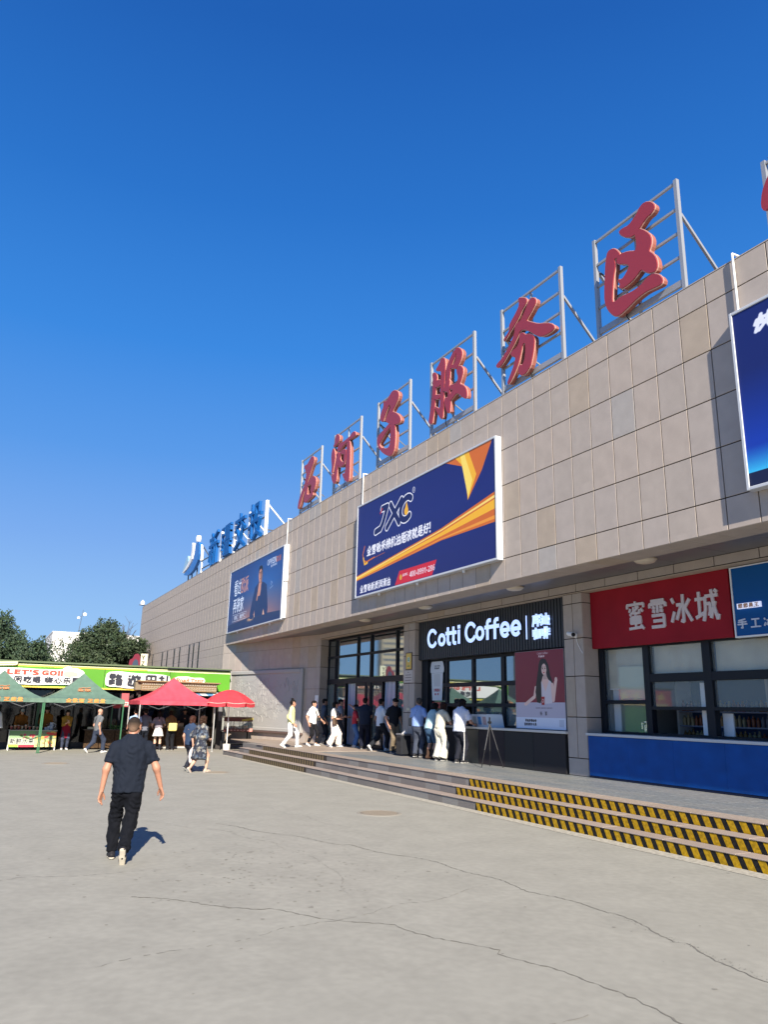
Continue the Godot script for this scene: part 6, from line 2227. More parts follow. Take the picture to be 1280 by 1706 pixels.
class Field:
	var origin := Vector3.ZERO
	var n := Vector3i.ZERO
	var cell := 0.02
	var sum := PackedFloat32Array()

	func _init(bones: Array, cell_: float, blend: float) -> void:
		cell = cell_
		var lo := Vector3.ONE * 1e9
		var hi := -lo
		for b: Array in bones:
			var r := maxf(b[2], b[3]) + cell * 3
			lo = lo.min((b[0] as Vector3) - Vector3.ONE * r).min((b[1] as Vector3) - Vector3.ONE * r)
			hi = hi.max((b[0] as Vector3) + Vector3.ONE * r).max((b[1] as Vector3) + Vector3.ONE * r)
		origin = lo
		n = Vector3i(((hi - lo) / cell).ceil()) + Vector3i.ONE
		sum.resize(n.x * n.y * n.z)
		var k := 1.0 / blend
		for b: Array in bones:
			add(b, k)
		for i in sum.size():
			var s := sum[i]
			sum[i] = 1.0 if s <= 0.0 else -log(s) / k

	func add(b: Array, k: float) -> void:
		var a: Vector3 = b[0]
		var e: Vector3 = b[1]
		var ra: float = b[2]
		var rb: float = b[3]
		var f0: bool = b.size() > 4 and b[4]
		var f1: bool = b.size() > 5 and b[5]
		var ax: Vector3 = b[6] if b.size() > 6 else Vector3.ZERO
		var q: float = 1.0 / b[7] - 1.0 if b.size() > 7 else 0.0
		var d := e - a
		var l2 := maxf(d.length_squared(), 1e-8)
		var l := sqrt(l2)
		var m := maxf(ra, rb) + maxf(cell * 2.6, 2.2 / k)
		var lo := Vector3i(((a.min(e) - Vector3.ONE * m - origin) / cell).floor()).clamp(Vector3i.ZERO, n - Vector3i.ONE)
		var hi := Vector3i(((a.max(e) + Vector3.ONE * m - origin) / cell).ceil()).clamp(Vector3i.ZERO, n - Vector3i.ONE)
		var far := maxf(cell * 2.6, 2.2 / k)
		var squash := q != 0.0
		for z in range(lo.z, hi.z + 1):
			for y in range(lo.y, hi.y + 1):
				var at := (z * n.y + y) * n.x
				for x in range(lo.x, hi.x + 1):
					var p := origin + Vector3(x, y, z) * cell - a
					if squash:
						p += ax * (p.dot(ax) * q - d.dot(ax) * clampf(p.dot(d) / l2, 0.0, 1.0) * q)
					var u := p.dot(d) / l2
					var t := clampf(u, 0.0, 1.0)
					var over := 0.0
					if f1 and u > 1.0:
						over = (u - 1.0) * l
						p -= d * (u - 1.0)
					elif f0 and u < 0.0:
						over = -u * l
						p -= d * u
					var v := (p - d * t).length() - ra - (rb - ra) * t
					if over > 0.0:
						v = over if v < 0.0 else sqrt(v * v + over * over)
						v = maxf(v, over)
					if v < far:
						sum[at + x] += exp(-v * k)

	func mesh_into(v_out: PackedVector3Array, i_out: PackedInt32Array) -> void:
		var base := v_out.size()
		var ids := PackedInt32Array()
		ids.resize(sum.size())
		ids.fill(-1)
		var sx := 1
		var sy := n.x
		var sz := n.x * n.y
		var corner := [0, sx, sy, sx + sy, sz, sx + sz, sy + sz, sx + sy + sz]
		for z in n.z - 1:
			for y in n.y - 1:
				var row := (z * n.y + y) * n.x
				for x in n.x - 1:
					var i := row + x
					var f := sum[i]
					if f > 0.5:
						continue
					var inside := 0
					for c: int in corner:
						if sum[i + c] < 0.0:
							inside += 1
					if inside == 0 or inside == 8:
						continue
					var p := Vector3.ZERO
					var cnt := 0
					for k in 12:
						var e: Array = EDGES[k]
						var g := sum[i + corner[e[0]]]
						var h := sum[i + corner[e[1]]]
						if (g < 0.0) != (h < 0.0):
							p += (CORNERS[e[0]] as Vector3).lerp(CORNERS[e[1]], g / (g - h))
							cnt += 1
					ids[i] = v_out.size()
					v_out.append(origin + (Vector3(x, y, z) + p / cnt) * cell)
		for z in range(1, n.z - 1):
			for y in range(1, n.y - 1):
				var row := (z * n.y + y) * n.x
				for x in range(1, n.x - 1):
					var i := row + x
					if ids[i] < 0:
						continue
					var s := sum[i] < 0.0
					for k in 3:
						var du: int = [sx, sy, sz][k]
						if (sum[i + du] < 0.0) == s:
							continue
						var dv: int = [sy, sz, sx][k]
						var dw: int = [sz, sx, sy][k]
						var a := ids[i]
						var b := ids[i - dv]
						var c := ids[i - dv - dw]
						var d := ids[i - dw]
						if a < 0 or b < 0 or c < 0 or d < 0:
							continue
						if s:
							for t in [a, b, c, a, c, d]:
								i_out.append(t)
						else:
							for t in [a, c, b, a, d, c]:
								i_out.append(t)


const CORNERS := [Vector3(0, 0, 0), Vector3(1, 0, 0), Vector3(0, 1, 0), Vector3(1, 1, 0), Vector3(0, 0, 1), Vector3(1, 0, 1), Vector3(0, 1, 1), Vector3(1, 1, 1)]
const EDGES := [[0, 1], [2, 3], [4, 5], [6, 7], [0, 2], [1, 3], [4, 6], [5, 7], [0, 4], [1, 5], [2, 6], [3, 7]]


func normals_of(v: PackedVector3Array, idx: PackedInt32Array) -> PackedVector3Array:
	var nr := PackedVector3Array()
	nr.resize(v.size())
	for i in range(0, idx.size(), 3):
		var a := v[idx[i]]
		var b := v[idx[i + 1]]
		var c := v[idx[i + 2]]
		var g := (c - a).cross(b - a)
		nr[idx[i]] += g
		nr[idx[i + 1]] += g
		nr[idx[i + 2]] += g
	for i in nr.size():
		nr[i] = nr[i].normalized()
	return nr


func mesh_arrays(v: PackedVector3Array, nr: PackedVector3Array, idx: PackedInt32Array, col: Variant = null) -> ArrayMesh:
	var a := []
	a.resize(Mesh.ARRAY_MAX)
	a[Mesh.ARRAY_VERTEX] = v
	a[Mesh.ARRAY_NORMAL] = nr
	a[Mesh.ARRAY_INDEX] = idx
	if col != null:
		a[Mesh.ARRAY_COLOR] = col
	var m := ArrayMesh.new()
	m.add_surface_from_arrays(Mesh.PRIMITIVE_TRIANGLES, a)
	return m


var fold := FastNoiseLite.new()


func cloth(bones: Array, cell: float, blend: float, folds := 0.006, shift := Vector3.ZERO) -> ArrayMesh:
	var f := Field.new(bones, cell, blend)
	var v := PackedVector3Array()
	var idx := PackedInt32Array()
	f.mesh_into(v, idx)
	var nr := normals_of(v, idx)
	if folds > 0.0:
		for i in v.size():
			var p := v[i] + shift
			var w := fold.get_noise_3d(p.x * 1.3, p.y * 0.75 + p.x * 0.4, p.z * 1.3)
			w += 0.55 * sin(p.y * 95.0 + 5.0 * fold.get_noise_2d(p.x * 0.9 + p.z, p.y * 0.5)) * maxf(0.0, fold.get_noise_3d(p.x * 0.6 + 9.0, p.y * 0.4, p.z * 0.6) + 0.1)
			v[i] += nr[i] * w * folds * 1.6
		nr = normals_of(v, idx)
	return mesh_arrays(v, nr, idx)


# templates: a head, a relaxed left hand, a shoe, some hair

var head_t := []      # vertices, normals, indices, tone (0 skin, 1 eye, 2 lips, 3 brow)
var hand_t := []      # open, relaxed
var grip_t := []      # closed round something
var shoe_mesh: ArrayMesh
var sole_mesh: ArrayMesh
var hair_meshes := {}


func make_templates() -> void:
	fold.seed = 8
	fold.frequency = 6.5
	fold.fractal_octaves = 2
	var X := Vector3.RIGHT
	var bones := [
		[Vector3(0, 0.035, -0.012), Vector3(0, 0.03, 0.012), 0.088, 0.084, false, false, X, 0.86],      # skull
		[Vector3(0, -0.02, 0.03), Vector3(0, -0.075, 0.045), 0.062, 0.042, false, false, X, 0.92],       # face to chin
		[Vector3(-0.045, -0.05, 0.0), Vector3(0, -0.09, 0.055), 0.02, 0.018],
		[Vector3(0.045, -0.05, 0.0), Vector3(0, -0.09, 0.055), 0.02, 0.018],
		[Vector3(0, 0.008, 0.088), Vector3(0, -0.028, 0.104), 0.008, 0.013],                              # nose
		[Vector3(-0.012, -0.031, 0.094), Vector3(0.012, -0.031, 0.094), 0.009, 0.009],
		[Vector3(-0.034, 0.022, 0.075), Vector3(0.034, 0.022, 0.075), 0.013, 0.013],                      # brow
		[Vector3(-0.02, -0.058, 0.083), Vector3(0.02, -0.058, 0.083), 0.009, 0.009],                      # lips
		[Vector3(-0.078, 0.02, -0.01), Vector3(-0.089, -0.022, -0.006), 0.021, 0.012, false, false, X, 0.6],
		[Vector3(0.078, 0.02, -0.01), Vector3(0.089, -0.022, -0.006), 0.021, 0.012, false, false, X, 0.6],
		[Vector3(0, -0.05, -0.012), Vector3(0, -0.16, -0.03), 0.053, 0.056]]                              # neck
	var f := Field.new(bones, 0.0065, 0.009)
	var v := PackedVector3Array()
	var idx := PackedInt32Array()
	f.mesh_into(v, idx)
	var nr := normals_of(v, idx)
	var tone := PackedFloat32Array()
	for p in v:
		var t := 0.0
		var q := Vector2(absf(p.x) - 0.032, p.y - 0.004)
		if p.z > 0.05 and (q / Vector2(0.015, 0.0065)).length() < 1.0:
			t = 1.0
		elif p.z > 0.05 and absf(q.y - 0.02) < 0.0055 and absf(q.x) < 0.021:
			t = 3.0
		elif p.z > 0.07 and absf(p.x) < 0.022 and absf(p.y + 0.058) < 0.008:
			t = 2.0
		tone.append(t)
	head_t = [v, nr, idx, tone]
	for closed in [false, true]:
		var hb := []
		var zs := [0.03, 0.0105, -0.0095, -0.029]
		var ln := [0.074, 0.082, 0.077, 0.06]
		for k in 4:
			hb.append([Vector3(0, 0.0, zs[k] * 0.55), Vector3(0, -0.088, zs[k]), 0.0145, 0.0125])
			var a := Vector3(0, -0.09, zs[k])
			var bend := 0.35 + k * 0.1 if not closed else 1.25
			var d1 := Vector3(-sin(bend * 0.6), -cos(bend * 0.6), zs[k] * 0.8).normalized()
			var d2 := Vector3(-sin(bend * 1.7), -cos(bend * 1.7), zs[k] * 0.3).normalized()
			var b: Vector3 = a + d1 * ln[k] * 0.52
			hb.append([a, b, 0.0098, 0.0088])
			hb.append([b, b + d2 * ln[k] * 0.5, 0.0088, 0.0072])
		var tb := Vector3(-0.008, -0.028, 0.026)
		var tm := Vector3(-0.022, -0.066, 0.05) if not closed else Vector3(-0.03, -0.07, 0.035)
		hb.append([tb, tm, 0.0145, 0.0112])
		hb.append([tm, tm + (Vector3(-0.010, -0.034, 0.008) if not closed else Vector3(-0.02, -0.02, -0.02)), 0.0108, 0.0085])
		hb.append([Vector3(0, 0.02, 0), Vector3(0, -0.02, 0), 0.026, 0.026, true, false, Vector3.RIGHT, 0.72])
		var hf := Field.new(hb, 0.0042, 0.0032)
		var hv := PackedVector3Array()
		var hi := PackedInt32Array()
		hf.mesh_into(hv, hi)
		var out := [hv, normals_of(hv, hi), hi]
		if closed:
			grip_t = out
		else:
			hand_t = out
	# shoe: ankle at the origin, toe towards +z, sole at y = -0.075
	shoe_mesh = cloth([
		[Vector3(0, -0.035, -0.045), Vector3(0, -0.04, 0.10), 0.040, 0.038, false, false, Vector3.UP, 0.8],
		[Vector3(0, -0.045, 0.08), Vector3(0, -0.05, 0.16), 0.042, 0.034, false, false, Vector3.UP, 0.62],
		[Vector3(0, 0.0, -0.015), Vector3(0, -0.035, 0.01), 0.042, 0.032]], 0.009, 0.012, 0.0)
	sole_mesh = cloth([
		[Vector3(0, -0.064, -0.055), Vector3(0, -0.064, 0.05), 0.037, 0.036, false, false, Vector3.UP, 0.34],
		[Vector3(0, -0.064, 0.05), Vector3(0, -0.064, 0.16), 0.042, 0.036, false, false, Vector3.UP, 0.34]], 0.009, 0.008, 0.0)
	# hair, around a head centred on the origin
	var cap := [[Vector3(0, 0.048, -0.022), Vector3(0, 0.05, 0.004), 0.093, 0.087, false, false, X, 0.9], [Vector3(0, 0.0, -0.045), Vector3(0, 0.03, -0.03), 0.06, 0.08, false, false, X, 1.0]]
	hair_meshes.short = cloth(cap + [[Vector3(-0.05, 0.095, 0.05), Vector3(0.05, 0.098, 0.045), 0.028, 0.03]], 0.009, 0.012, 0.006)
	hair_meshes.buzz = cloth([[Vector3(0, 0.045, -0.018), Vector3(0, 0.048, 0.0), 0.0905, 0.085, false, false, X, 0.86], [Vector3(0, -0.012, -0.042), Vector3(0, 0.03, -0.02), 0.058, 0.08, false, false, X, 0.95]], 0.006, 0.01, 0.0)
	var ba: Array = hair_meshes.buzz.surface_get_arrays(0)
	var bc := PackedColorArray()
	for q: Vector3 in ba[Mesh.ARRAY_VERTEX]:
		var fade := clampf((q.y + 0.045 - maxf(q.z, 0.0) * 0.3) / 0.11, 0.0, 1.0)
		var speck := 1.0 + 0.35 * fold.get_noise_3d(q.x * 22.0, q.y * 22.0, q.z * 22.0)
		bc.append(Color(lerpf(0.21, 0.028, fade) * speck, lerpf(0.135, 0.022, fade) * speck, lerpf(0.095, 0.019, fade) * speck))
	hair_meshes.buzz = mesh_arrays(ba[Mesh.ARRAY_VERTEX], ba[Mesh.ARRAY_NORMAL], ba[Mesh.ARRAY_INDEX], bc)
	hair_meshes.bob = cloth(cap + [[Vector3(-0.045, 0.09, 0.05), Vector3(0.045, 0.09, 0.05), 0.03, 0.03], [Vector3(-0.07, 0.04, 0.0), Vector3(-0.07, -0.07, 0.0), 0.04, 0.035], [Vector3(0.07, 0.04, 0.0), Vector3(0.07, -0.07, 0.0), 0.04, 0.035], [Vector3(0, 0.0, -0.07), Vector3(0, -0.08, -0.06), 0.06, 0.055]], 0.011, 0.014, 0.008)
	hair_meshes.long = cloth(cap + [[Vector3(-0.045, 0.09, 0.05), Vector3(0.045, 0.09, 0.05), 0.03, 0.03], [Vector3(-0.07, 0.04, -0.01), Vector3(-0.085, -0.16, -0.03), 0.04, 0.03], [Vector3(0.07, 0.04, -0.01), Vector3(0.085, -0.16, -0.03), 0.04, 0.03], [Vector3(0, 0.0, -0.07), Vector3(0, -0.27, -0.09), 0.075, 0.06, false, false, Vector3.BACK, 0.7]], 0.012, 0.016, 0.009)
	hair_meshes.bun = cloth(cap + [[Vector3(-0.045, 0.09, 0.05), Vector3(0.045, 0.09, 0.05), 0.028, 0.028], [Vector3(0, 0.15, -0.03), Vector3(0, 0.17, -0.04), 0.05, 0.045]], 0.010, 0.012, 0.010)
	hair_meshes.wavy = cloth(cap + [[Vector3(-0.05, 0.09, 0.05), Vector3(0.05, 0.09, 0.05), 0.034, 0.034], [Vector3(-0.075, 0.04, 0.0), Vector3(-0.085, -0.06, -0.01), 0.05, 0.042], [Vector3(0.075, 0.04, 0.0), Vector3(0.085, -0.06, -0.01), 0.05, 0.042], [Vector3(0, 0.0, -0.08), Vector3(0, -0.1, -0.08), 0.07, 0.06]], 0.011, 0.014, 0.018)
	hair_meshes.cap = cloth([[Vector3(0, 0.06, -0.012), Vector3(0, 0.062, 0.0), 0.094, 0.09, false, false, X, 0.9], [Vector3(-0.04, 0.06, 0.09), Vector3(0.04, 0.06, 0.09), 0.03, 0.03, false, false, Vector3.UP, 0.3], [Vector3(-0.03, 0.052, 0.13), Vector3(0.03, 0.052, 0.13), 0.035, 0.035, false, false, Vector3.UP, 0.22]], 0.009, 0.008, 0.002)


func bend_joint(a: Vector3, b: Vector3, l1: float, l2: float, hint: Vector3) -> Vector3:   # the middle joint of a two bone limb
	var d := b - a
	var l := clampf(d.length(), 0.05, (l1 + l2) * 0.998)
	var dir := d.normalized()
	var x := (l1 * l1 - l2 * l2 + l * l) / (2.0 * l)
	var h := sqrt(maxf(l1 * l1 - x * x, 0.0))
	var side := (hint - dir * hint.dot(dir)).normalized()
	return a + dir * x + side * h


func add_template(v: PackedVector3Array, nr: PackedVector3Array, idx: PackedInt32Array, col: PackedColorArray, t: Array, x: Transform3D, c: Color, mirror := false) -> void:
	var base := v.size()
	var tv: PackedVector3Array = t[0]
	var tn: PackedVector3Array = t[1]
	var nb := x.basis.orthonormalized()
	for i in tv.size():
		var p := tv[i]
		var q := tn[i]
		if mirror:
			p.x = -p.x
			q.x = -q.x
		v.append(x * p)
		nr.append((nb * q).normalized())
		var cc := c
		if t.size() > 3:
			var k: float = t[3][i]
			if k == 1.0:
				cc = Color(0.03, 0.022, 0.02)
			elif k == 2.0:
				cc = Color(c.r * 0.8, c.g * 0.5, c.b * 0.5)
			elif k == 3.0:
				cc = Color(0.05, 0.035, 0.03)
		col.append(cc)
	var ti: PackedInt32Array = t[2]
	for i in range(0, ti.size(), 3):
		idx.append(base + ti[i])
		idx.append(base + ti[i + 2 if mirror else i + 1])
		idx.append(base + ti[i + 1 if mirror else i + 2])


const SKIN := Color(0.46, 0.25, 0.17)
const SKIN_PALE := Color(0.56, 0.34, 0.25)


# s: what the figure wears and how it stands; see build_people for the keys
func figure(label: String, at: Vector3, heading: float, s: Dictionary) -> Node3D:
	var h := deg_to_rad(heading)
	var t := thing("person", label, "person", at, atan2(sin(h), -cos(h)), s.get("group", "people on the plaza and the terrace"))
	var k: float = s.get("height", 1.70) / 1.70
	var girth: float = s.get("girth", 1.0)
	var woman: bool = s.get("woman", false)
	var cell: float = s.get("cell", 0.021)
	var lean: float = s.get("lean", 0.03)
	var skin: Color = s.get("skin", SKIN)
	var shw: float = (0.165 if woman else 0.19) * (0.6 + 0.4 * girth)
	var spine := Vector3(s.get("sway", 0.0), cos(lean), sin(lean)).normalized()
	var drop: float = s.get("drop", 0.012)
	var pel := Vector3(0, 0.93 - drop, 0)
	var neck := pel + spine * 0.535
	var ctr := pel + spine * 0.5
	var up := (spine * 0.5 + Vector3.UP * 0.5).normalized()
	var nod: float = s.get("nod", 0.0)
	var head := neck + (up * 0.15 + Vector3(0, 0, 0.022 + 0.05 * nod)) - Vector3(0, 0.05 * maxf(nod, 0.0), 0)
	var fwd := Vector3.BACK
	var sh := []
	var el := []
	var ha := []
	var hip := []
	var kn := []
	var an := []
	var arms: Array = s.get("arms", [Vector3(0.07, -0.53, 0.04), Vector3(0.07, -0.53, 0.0)])
	var legs: Array = s.get("legs", [Vector3(0.0, 0, 0.0), Vector3(0.0, 0, 0.03)])
	var hints: Array = s.get("elbows", [Vector3(0.4, 0, -1), Vector3(0.4, 0, -1)])
	for i in 2:
		var m := 1.0 if i == 0 else -1.0
		var a: Vector3 = ctr + Vector3(m * shw, -0.05, 0)
		sh.append(a)
		var tgt: Vector3 = arms[i]
		var hand: Vector3 = a + Vector3(tgt.x * m, tgt.y, tgt.z)
		if (hand - a).length() > 0.555:
			hand = a + (hand - a).normalized() * 0.555
		ha.append(hand)
		el.append(bend_joint(a, hand, 0.295, 0.265, Vector3(hints[i].x * m, hints[i].y, hints[i].z)))
		var hp: Vector3 = pel + Vector3(m * 0.088, -0.035, 0)
		hip.append(hp)
		var lg: Vector3 = legs[i]
		var ank := Vector3(m * (0.10 + lg.x), 0.078 + lg.y, lg.z)
		if (ank - hp).length() > 0.845:
			ank = hp + (ank - hp).normalized() * 0.845
		an.append(ank)
		kn.append(bend_joint(hp, ank, 0.43, 0.42, Vector3(m * 0.12, 0, 1)))
	# the body itself, one skin from head to ankle
	var bones := [
		[pel + Vector3(0, 0.02, 0), ctr - spine * 0.12, 0.115 * girth, 0.125 * girth, false, false, fwd, 0.72],
		[ctr - spine * 0.12, neck - spine * 0.05, 0.12, 0.06],
		[neck - spine * 0.03, head - up * 0.05, 0.052, 0.052]]
	for i in 2:
		bones.append([sh[i], el[i], 0.048 * (0.7 + 0.3 * girth), 0.041 * (0.7 + 0.3 * girth)])
		bones.append([el[i], ha[i], 0.041 * (0.7 + 0.3 * girth), 0.028])
		bones.append([hip[i], kn[i], 0.078, 0.052])
		bones.append([kn[i], kn[i].lerp(an[i], 0.35), 0.052, 0.054])
		bones.append([kn[i].lerp(an[i], 0.35), an[i], 0.054, 0.036])
	var v := PackedVector3Array()
	var idx := PackedInt32Array()
	var f := Field.new(bones, cell * 0.8 if not s.get("slim_cells", false) else cell, 0.012)
	f.mesh_into(v, idx)
	var nr := normals_of(v, idx)
	var col := PackedColorArray()
	col.resize(v.size())
	col.fill(skin)
	var look: float = deg_to_rad(s.get("look", 0.0))
	var hb := Basis(Vector3.UP, look) * Basis(Vector3.RIGHT, nod + lean * 0.5)
	add_template(v, nr, idx, col, head_t, Transform3D(hb, head), skin)
	var grips: Array = s.get("grips", [false, false])
	for i in 2:
		var d: Vector3 = (ha[i] - el[i]).normalized()
		var thumb: Vector3 = s.get("thumbs", [Vector3(0, 0.2, 1), Vector3(0, 0.2, 1)])[i]
		var zz := (thumb - d * thumb.dot(d)).normalized()
		var bb := Basis((-d).cross(zz), -d, zz)
		add_template(v, nr, idx, col, grip_t if grips[i] else hand_t, Transform3D(bb, ha[i]), skin, i == 1)
	var sm := StandardMaterial3D.new()
	sm.vertex_color_use_as_albedo = true
	sm.roughness = 0.55
	var scale_b := Basis.from_scale(Vector3.ONE * k)
	put("body", mesh_arrays(v, nr, idx, col), sm, t, Vector3.ZERO, scale_b)
	var sft := at * 3.7
	# upper garment
	var top: Dictionary = s.top
	var hem: float = top.get("hem", 0.86)
	var slv: float = top.get("sleeve", 0.55)
	var fit: float = top.get("fit", 1.0) * (0.55 + 0.45 * girth)
	var hem_p := pel + spine * (hem - 0.93 + drop)
	var cb := [
		[hem_p, pel + spine * 0.22, 0.163 * fit, 0.158 * fit, true, false, fwd, 0.70],
		[pel + spine * 0.22, ctr - spine * 0.13, 0.158 * fit, (0.172 if not woman else 0.155) * fit, false, false, fwd, 0.66],
		[ctr - spine * 0.13, ctr - spine * 0.04, (0.165 if not woman else 0.15) * fit, 0.125 * fit, false, false, fwd, 0.68],
		[ctr - spine * 0.05, neck - spine * 0.04, 0.085, 0.07, false, true]]
	for i in 2:
		cb.append([neck - spine * 0.045, sh[i] - Vector3(0, 0.012, 0), 0.058, 0.056 * (0.7 + 0.3 * girth)])
		if slv > 0.0:
			var r1: float = 0.07 * top.get("arm", 1.0) * (0.7 + 0.3 * girth)
			if slv <= 1.0:
				cb.append([sh[i], sh[i].lerp(el[i], slv * 0.98), 0.058 * (0.6 + 0.4 * girth), r1 * 0.93, false, true])
			else:
				cb.append([sh[i], el[i], 0.06 * (0.6 + 0.4 * girth), r1 * 0.85])
				cb.append([el[i], el[i].lerp(ha[i], slv - 1.0), r1 * 0.85, r1 * 0.66, false, true])
	var cm: Material = top.get("mat", null)
	if cm == null:
		cm = cloth_mat(top.color)
	put(top.get("name", "shirt"), cloth(cb, cell, 0.018, top.get("folds", 0.007), sft), cm, t, Vector3.ZERO, scale_b)
	# lower garment
	var low: Dictionary = s.low
	var kind: String = low.get("kind", "trousers")
	var lb := []
	if kind in ["skirt", "dress"]:
		var bot: float = low.get("to", 0.5)
		lb.append([pel + spine * 0.09, pel - Vector3(0, 0.12, 0), 0.135 * girth, 0.18 * girth, true, false, fwd, 0.74])
		lb.append([pel - Vector3(0, 0.12, 0), Vector3(0, bot, (an[0].z + an[1].z) * 0.3), 0.18 * girth, low.get("flare", 0.22), false, true, fwd, 0.8])
	else:
		var w: float = low.get("wide", 1.0)
		var to: float = low.get("to", 0.09)
		var ws: float = low.get("waist", 0.94) * (0.5 + 0.5 * girth)
		lb.append([pel + spine * 0.075, pel - Vector3(0, 0.06, 0), 0.142 * ws, 0.155 * ws, true, false, fwd, 0.70])
		for i in 2:
			lb.append([hip[i], kn[i], 0.098 * (0.6 + 0.4 * girth), 0.072 * w, false, to > 0.45])
			if to < 0.45:
				var share := clampf((kn[i].y - to) / maxf(kn[i].y - 0.078, 0.05), 0.2, 1.0)
				lb.append([kn[i], kn[i].lerp(an[i], share), 0.072 * w, 0.060 * w * low.get("cuff", 1.0), false, true])
	put(low.get("name", kind), cloth(lb, cell, 0.016, low.get("folds", 0.009), sft), low.mat if low.has("mat") else cloth_mat(low.color), t, Vector3.ZERO, scale_b)
	# shoes
	var pitch: Array = s.get("pitch", [0.0, 0.0])
	var shoe_c: Color = s.get("shoes", Color(0.03, 0.03, 0.035))
	var sole_c: Color = s.get("soles", Color(0.6, 0.6, 0.58))
	for i in 2:
		var sb := Basis(Vector3.UP, (0.12 if i == 0 else -0.12)) * Basis(Vector3.RIGHT, pitch[i])
		var shoe := put("shoe", shoe_mesh, cloth_mat(shoe_c, 0.5), t, an[i] * k, sb * scale_b)
		put("sole", sole_mesh, cloth_mat(sole_c, 0.7), shoe)
		if s.has("boots"):
			var st := cloth([[an[i] + Vector3(0, -0.03, 0), an[i].lerp(kn[i], 0.5), 0.05, 0.06, false, true]], 0.02, 0.01, 0.004)
			put("boot_shaft", st, cloth_mat(s.boots, 0.6), t, Vector3.ZERO, scale_b)
	# hair
	var hair: String = s.get("hair", "short")
	if hair != "bald":
		put("hair" if hair != "cap" else "cap", hair_meshes[hair], cropped_hair() if hair == "buzz" else cloth_mat(s.get("hair_color", Color(0.012, 0.010, 0.010)), 0.55), t, head * k, hb * scale_b)
	t.set_meta("joints", [sh, el, ha, ctr, pel, head, k])
	return t


func cropped_hair() -> StandardMaterial3D:
	var m := plain(1, 1, 1, 0.8)
	m.vertex_color_use_as_albedo = true
	m.metallic_specular = 0.2
	return m


var cloth_mats := {}


func cloth_mat(c: Color, rough := 0.85) -> StandardMaterial3D:
	var key := "%s %.2f" % [c, rough]
	if not cloth_mats.has(key):
		var m := plain(c.r, c.g, c.b, rough)
		m.rim_enabled = true
		m.rim = 0.06
		m.metallic_specular = 0.22
		cloth_mats[key] = m
	return cloth_mats[key]


func joint(t: Node3D, group: int, i: int) -> Vector3:   # a joint of a figure, in the world
	var j: Array = t.get_meta("joints")
	var p: Vector3 = j[group][i] if i >= 0 else j[group]
	return t.transform * (p * j[6])


func shoulder_bag(person: Node3D, called: String, label: String, from_left: bool, c: Color, size := Vector3(0.22, 0.17, 0.07), front := 0.0, drop := 0.42) -> void:   # a bag on a strap across the body
	var j: Array = person.get_meta("joints")
	var k: float = j[6]
	var m := 1.0 if from_left else -1.0
	var ctr: Vector3 = j[3]
	var bag_at: Vector3 = ctr + Vector3(-m * 0.19, -drop, front)
	var o := thing(called, label, "bag", person.transform * (bag_at * k), person.rotation.y)
	var st := begin()
	bevel_box(st, -size / 2, size / 2, minf(size.x, minf(size.y, size.z)) * 0.25)
	put("pouch", st.commit(), cloth_mat(c, 0.6), o)
	st = begin()
	bevel_box(st, Vector3(-size.x / 2 - 0.003, 0.0, size.z / 2 - 0.01), Vector3(size.x / 2 + 0.003, size.y / 2 + 0.004, size.z / 2 + 0.008), 0.008)
	put("flap", st.commit(), cloth_mat(Color(c.r * 0.8, c.g * 0.8, c.b * 0.8), 0.5), o)
	st = begin()
	var top: Vector3 = (ctr + Vector3(m * 0.10, 0.045, 0)) - bag_at
	for face in [0.135, -0.135]:
		var mid: Vector3 = (ctr + Vector3(-m * 0.04, -0.2, face * 1.04)) - bag_at
		var pts := [top, top.lerp(mid, 0.5) + Vector3(0, 0.02, face * 0.5 * 0.9), mid, mid.lerp(Vector3(0, size.y * 0.4, 0), 0.6) + Vector3(0, 0, face * 0.2), Vector3(0, size.y * 0.45, 0)]
		for i in 4:
			bar(st, pts[i] * k, pts[i + 1] * k, 0.026, 0.009)
	put("strap", st.commit(), cloth_mat(Color(0.02, 0.02, 0.025), 0.6), o)


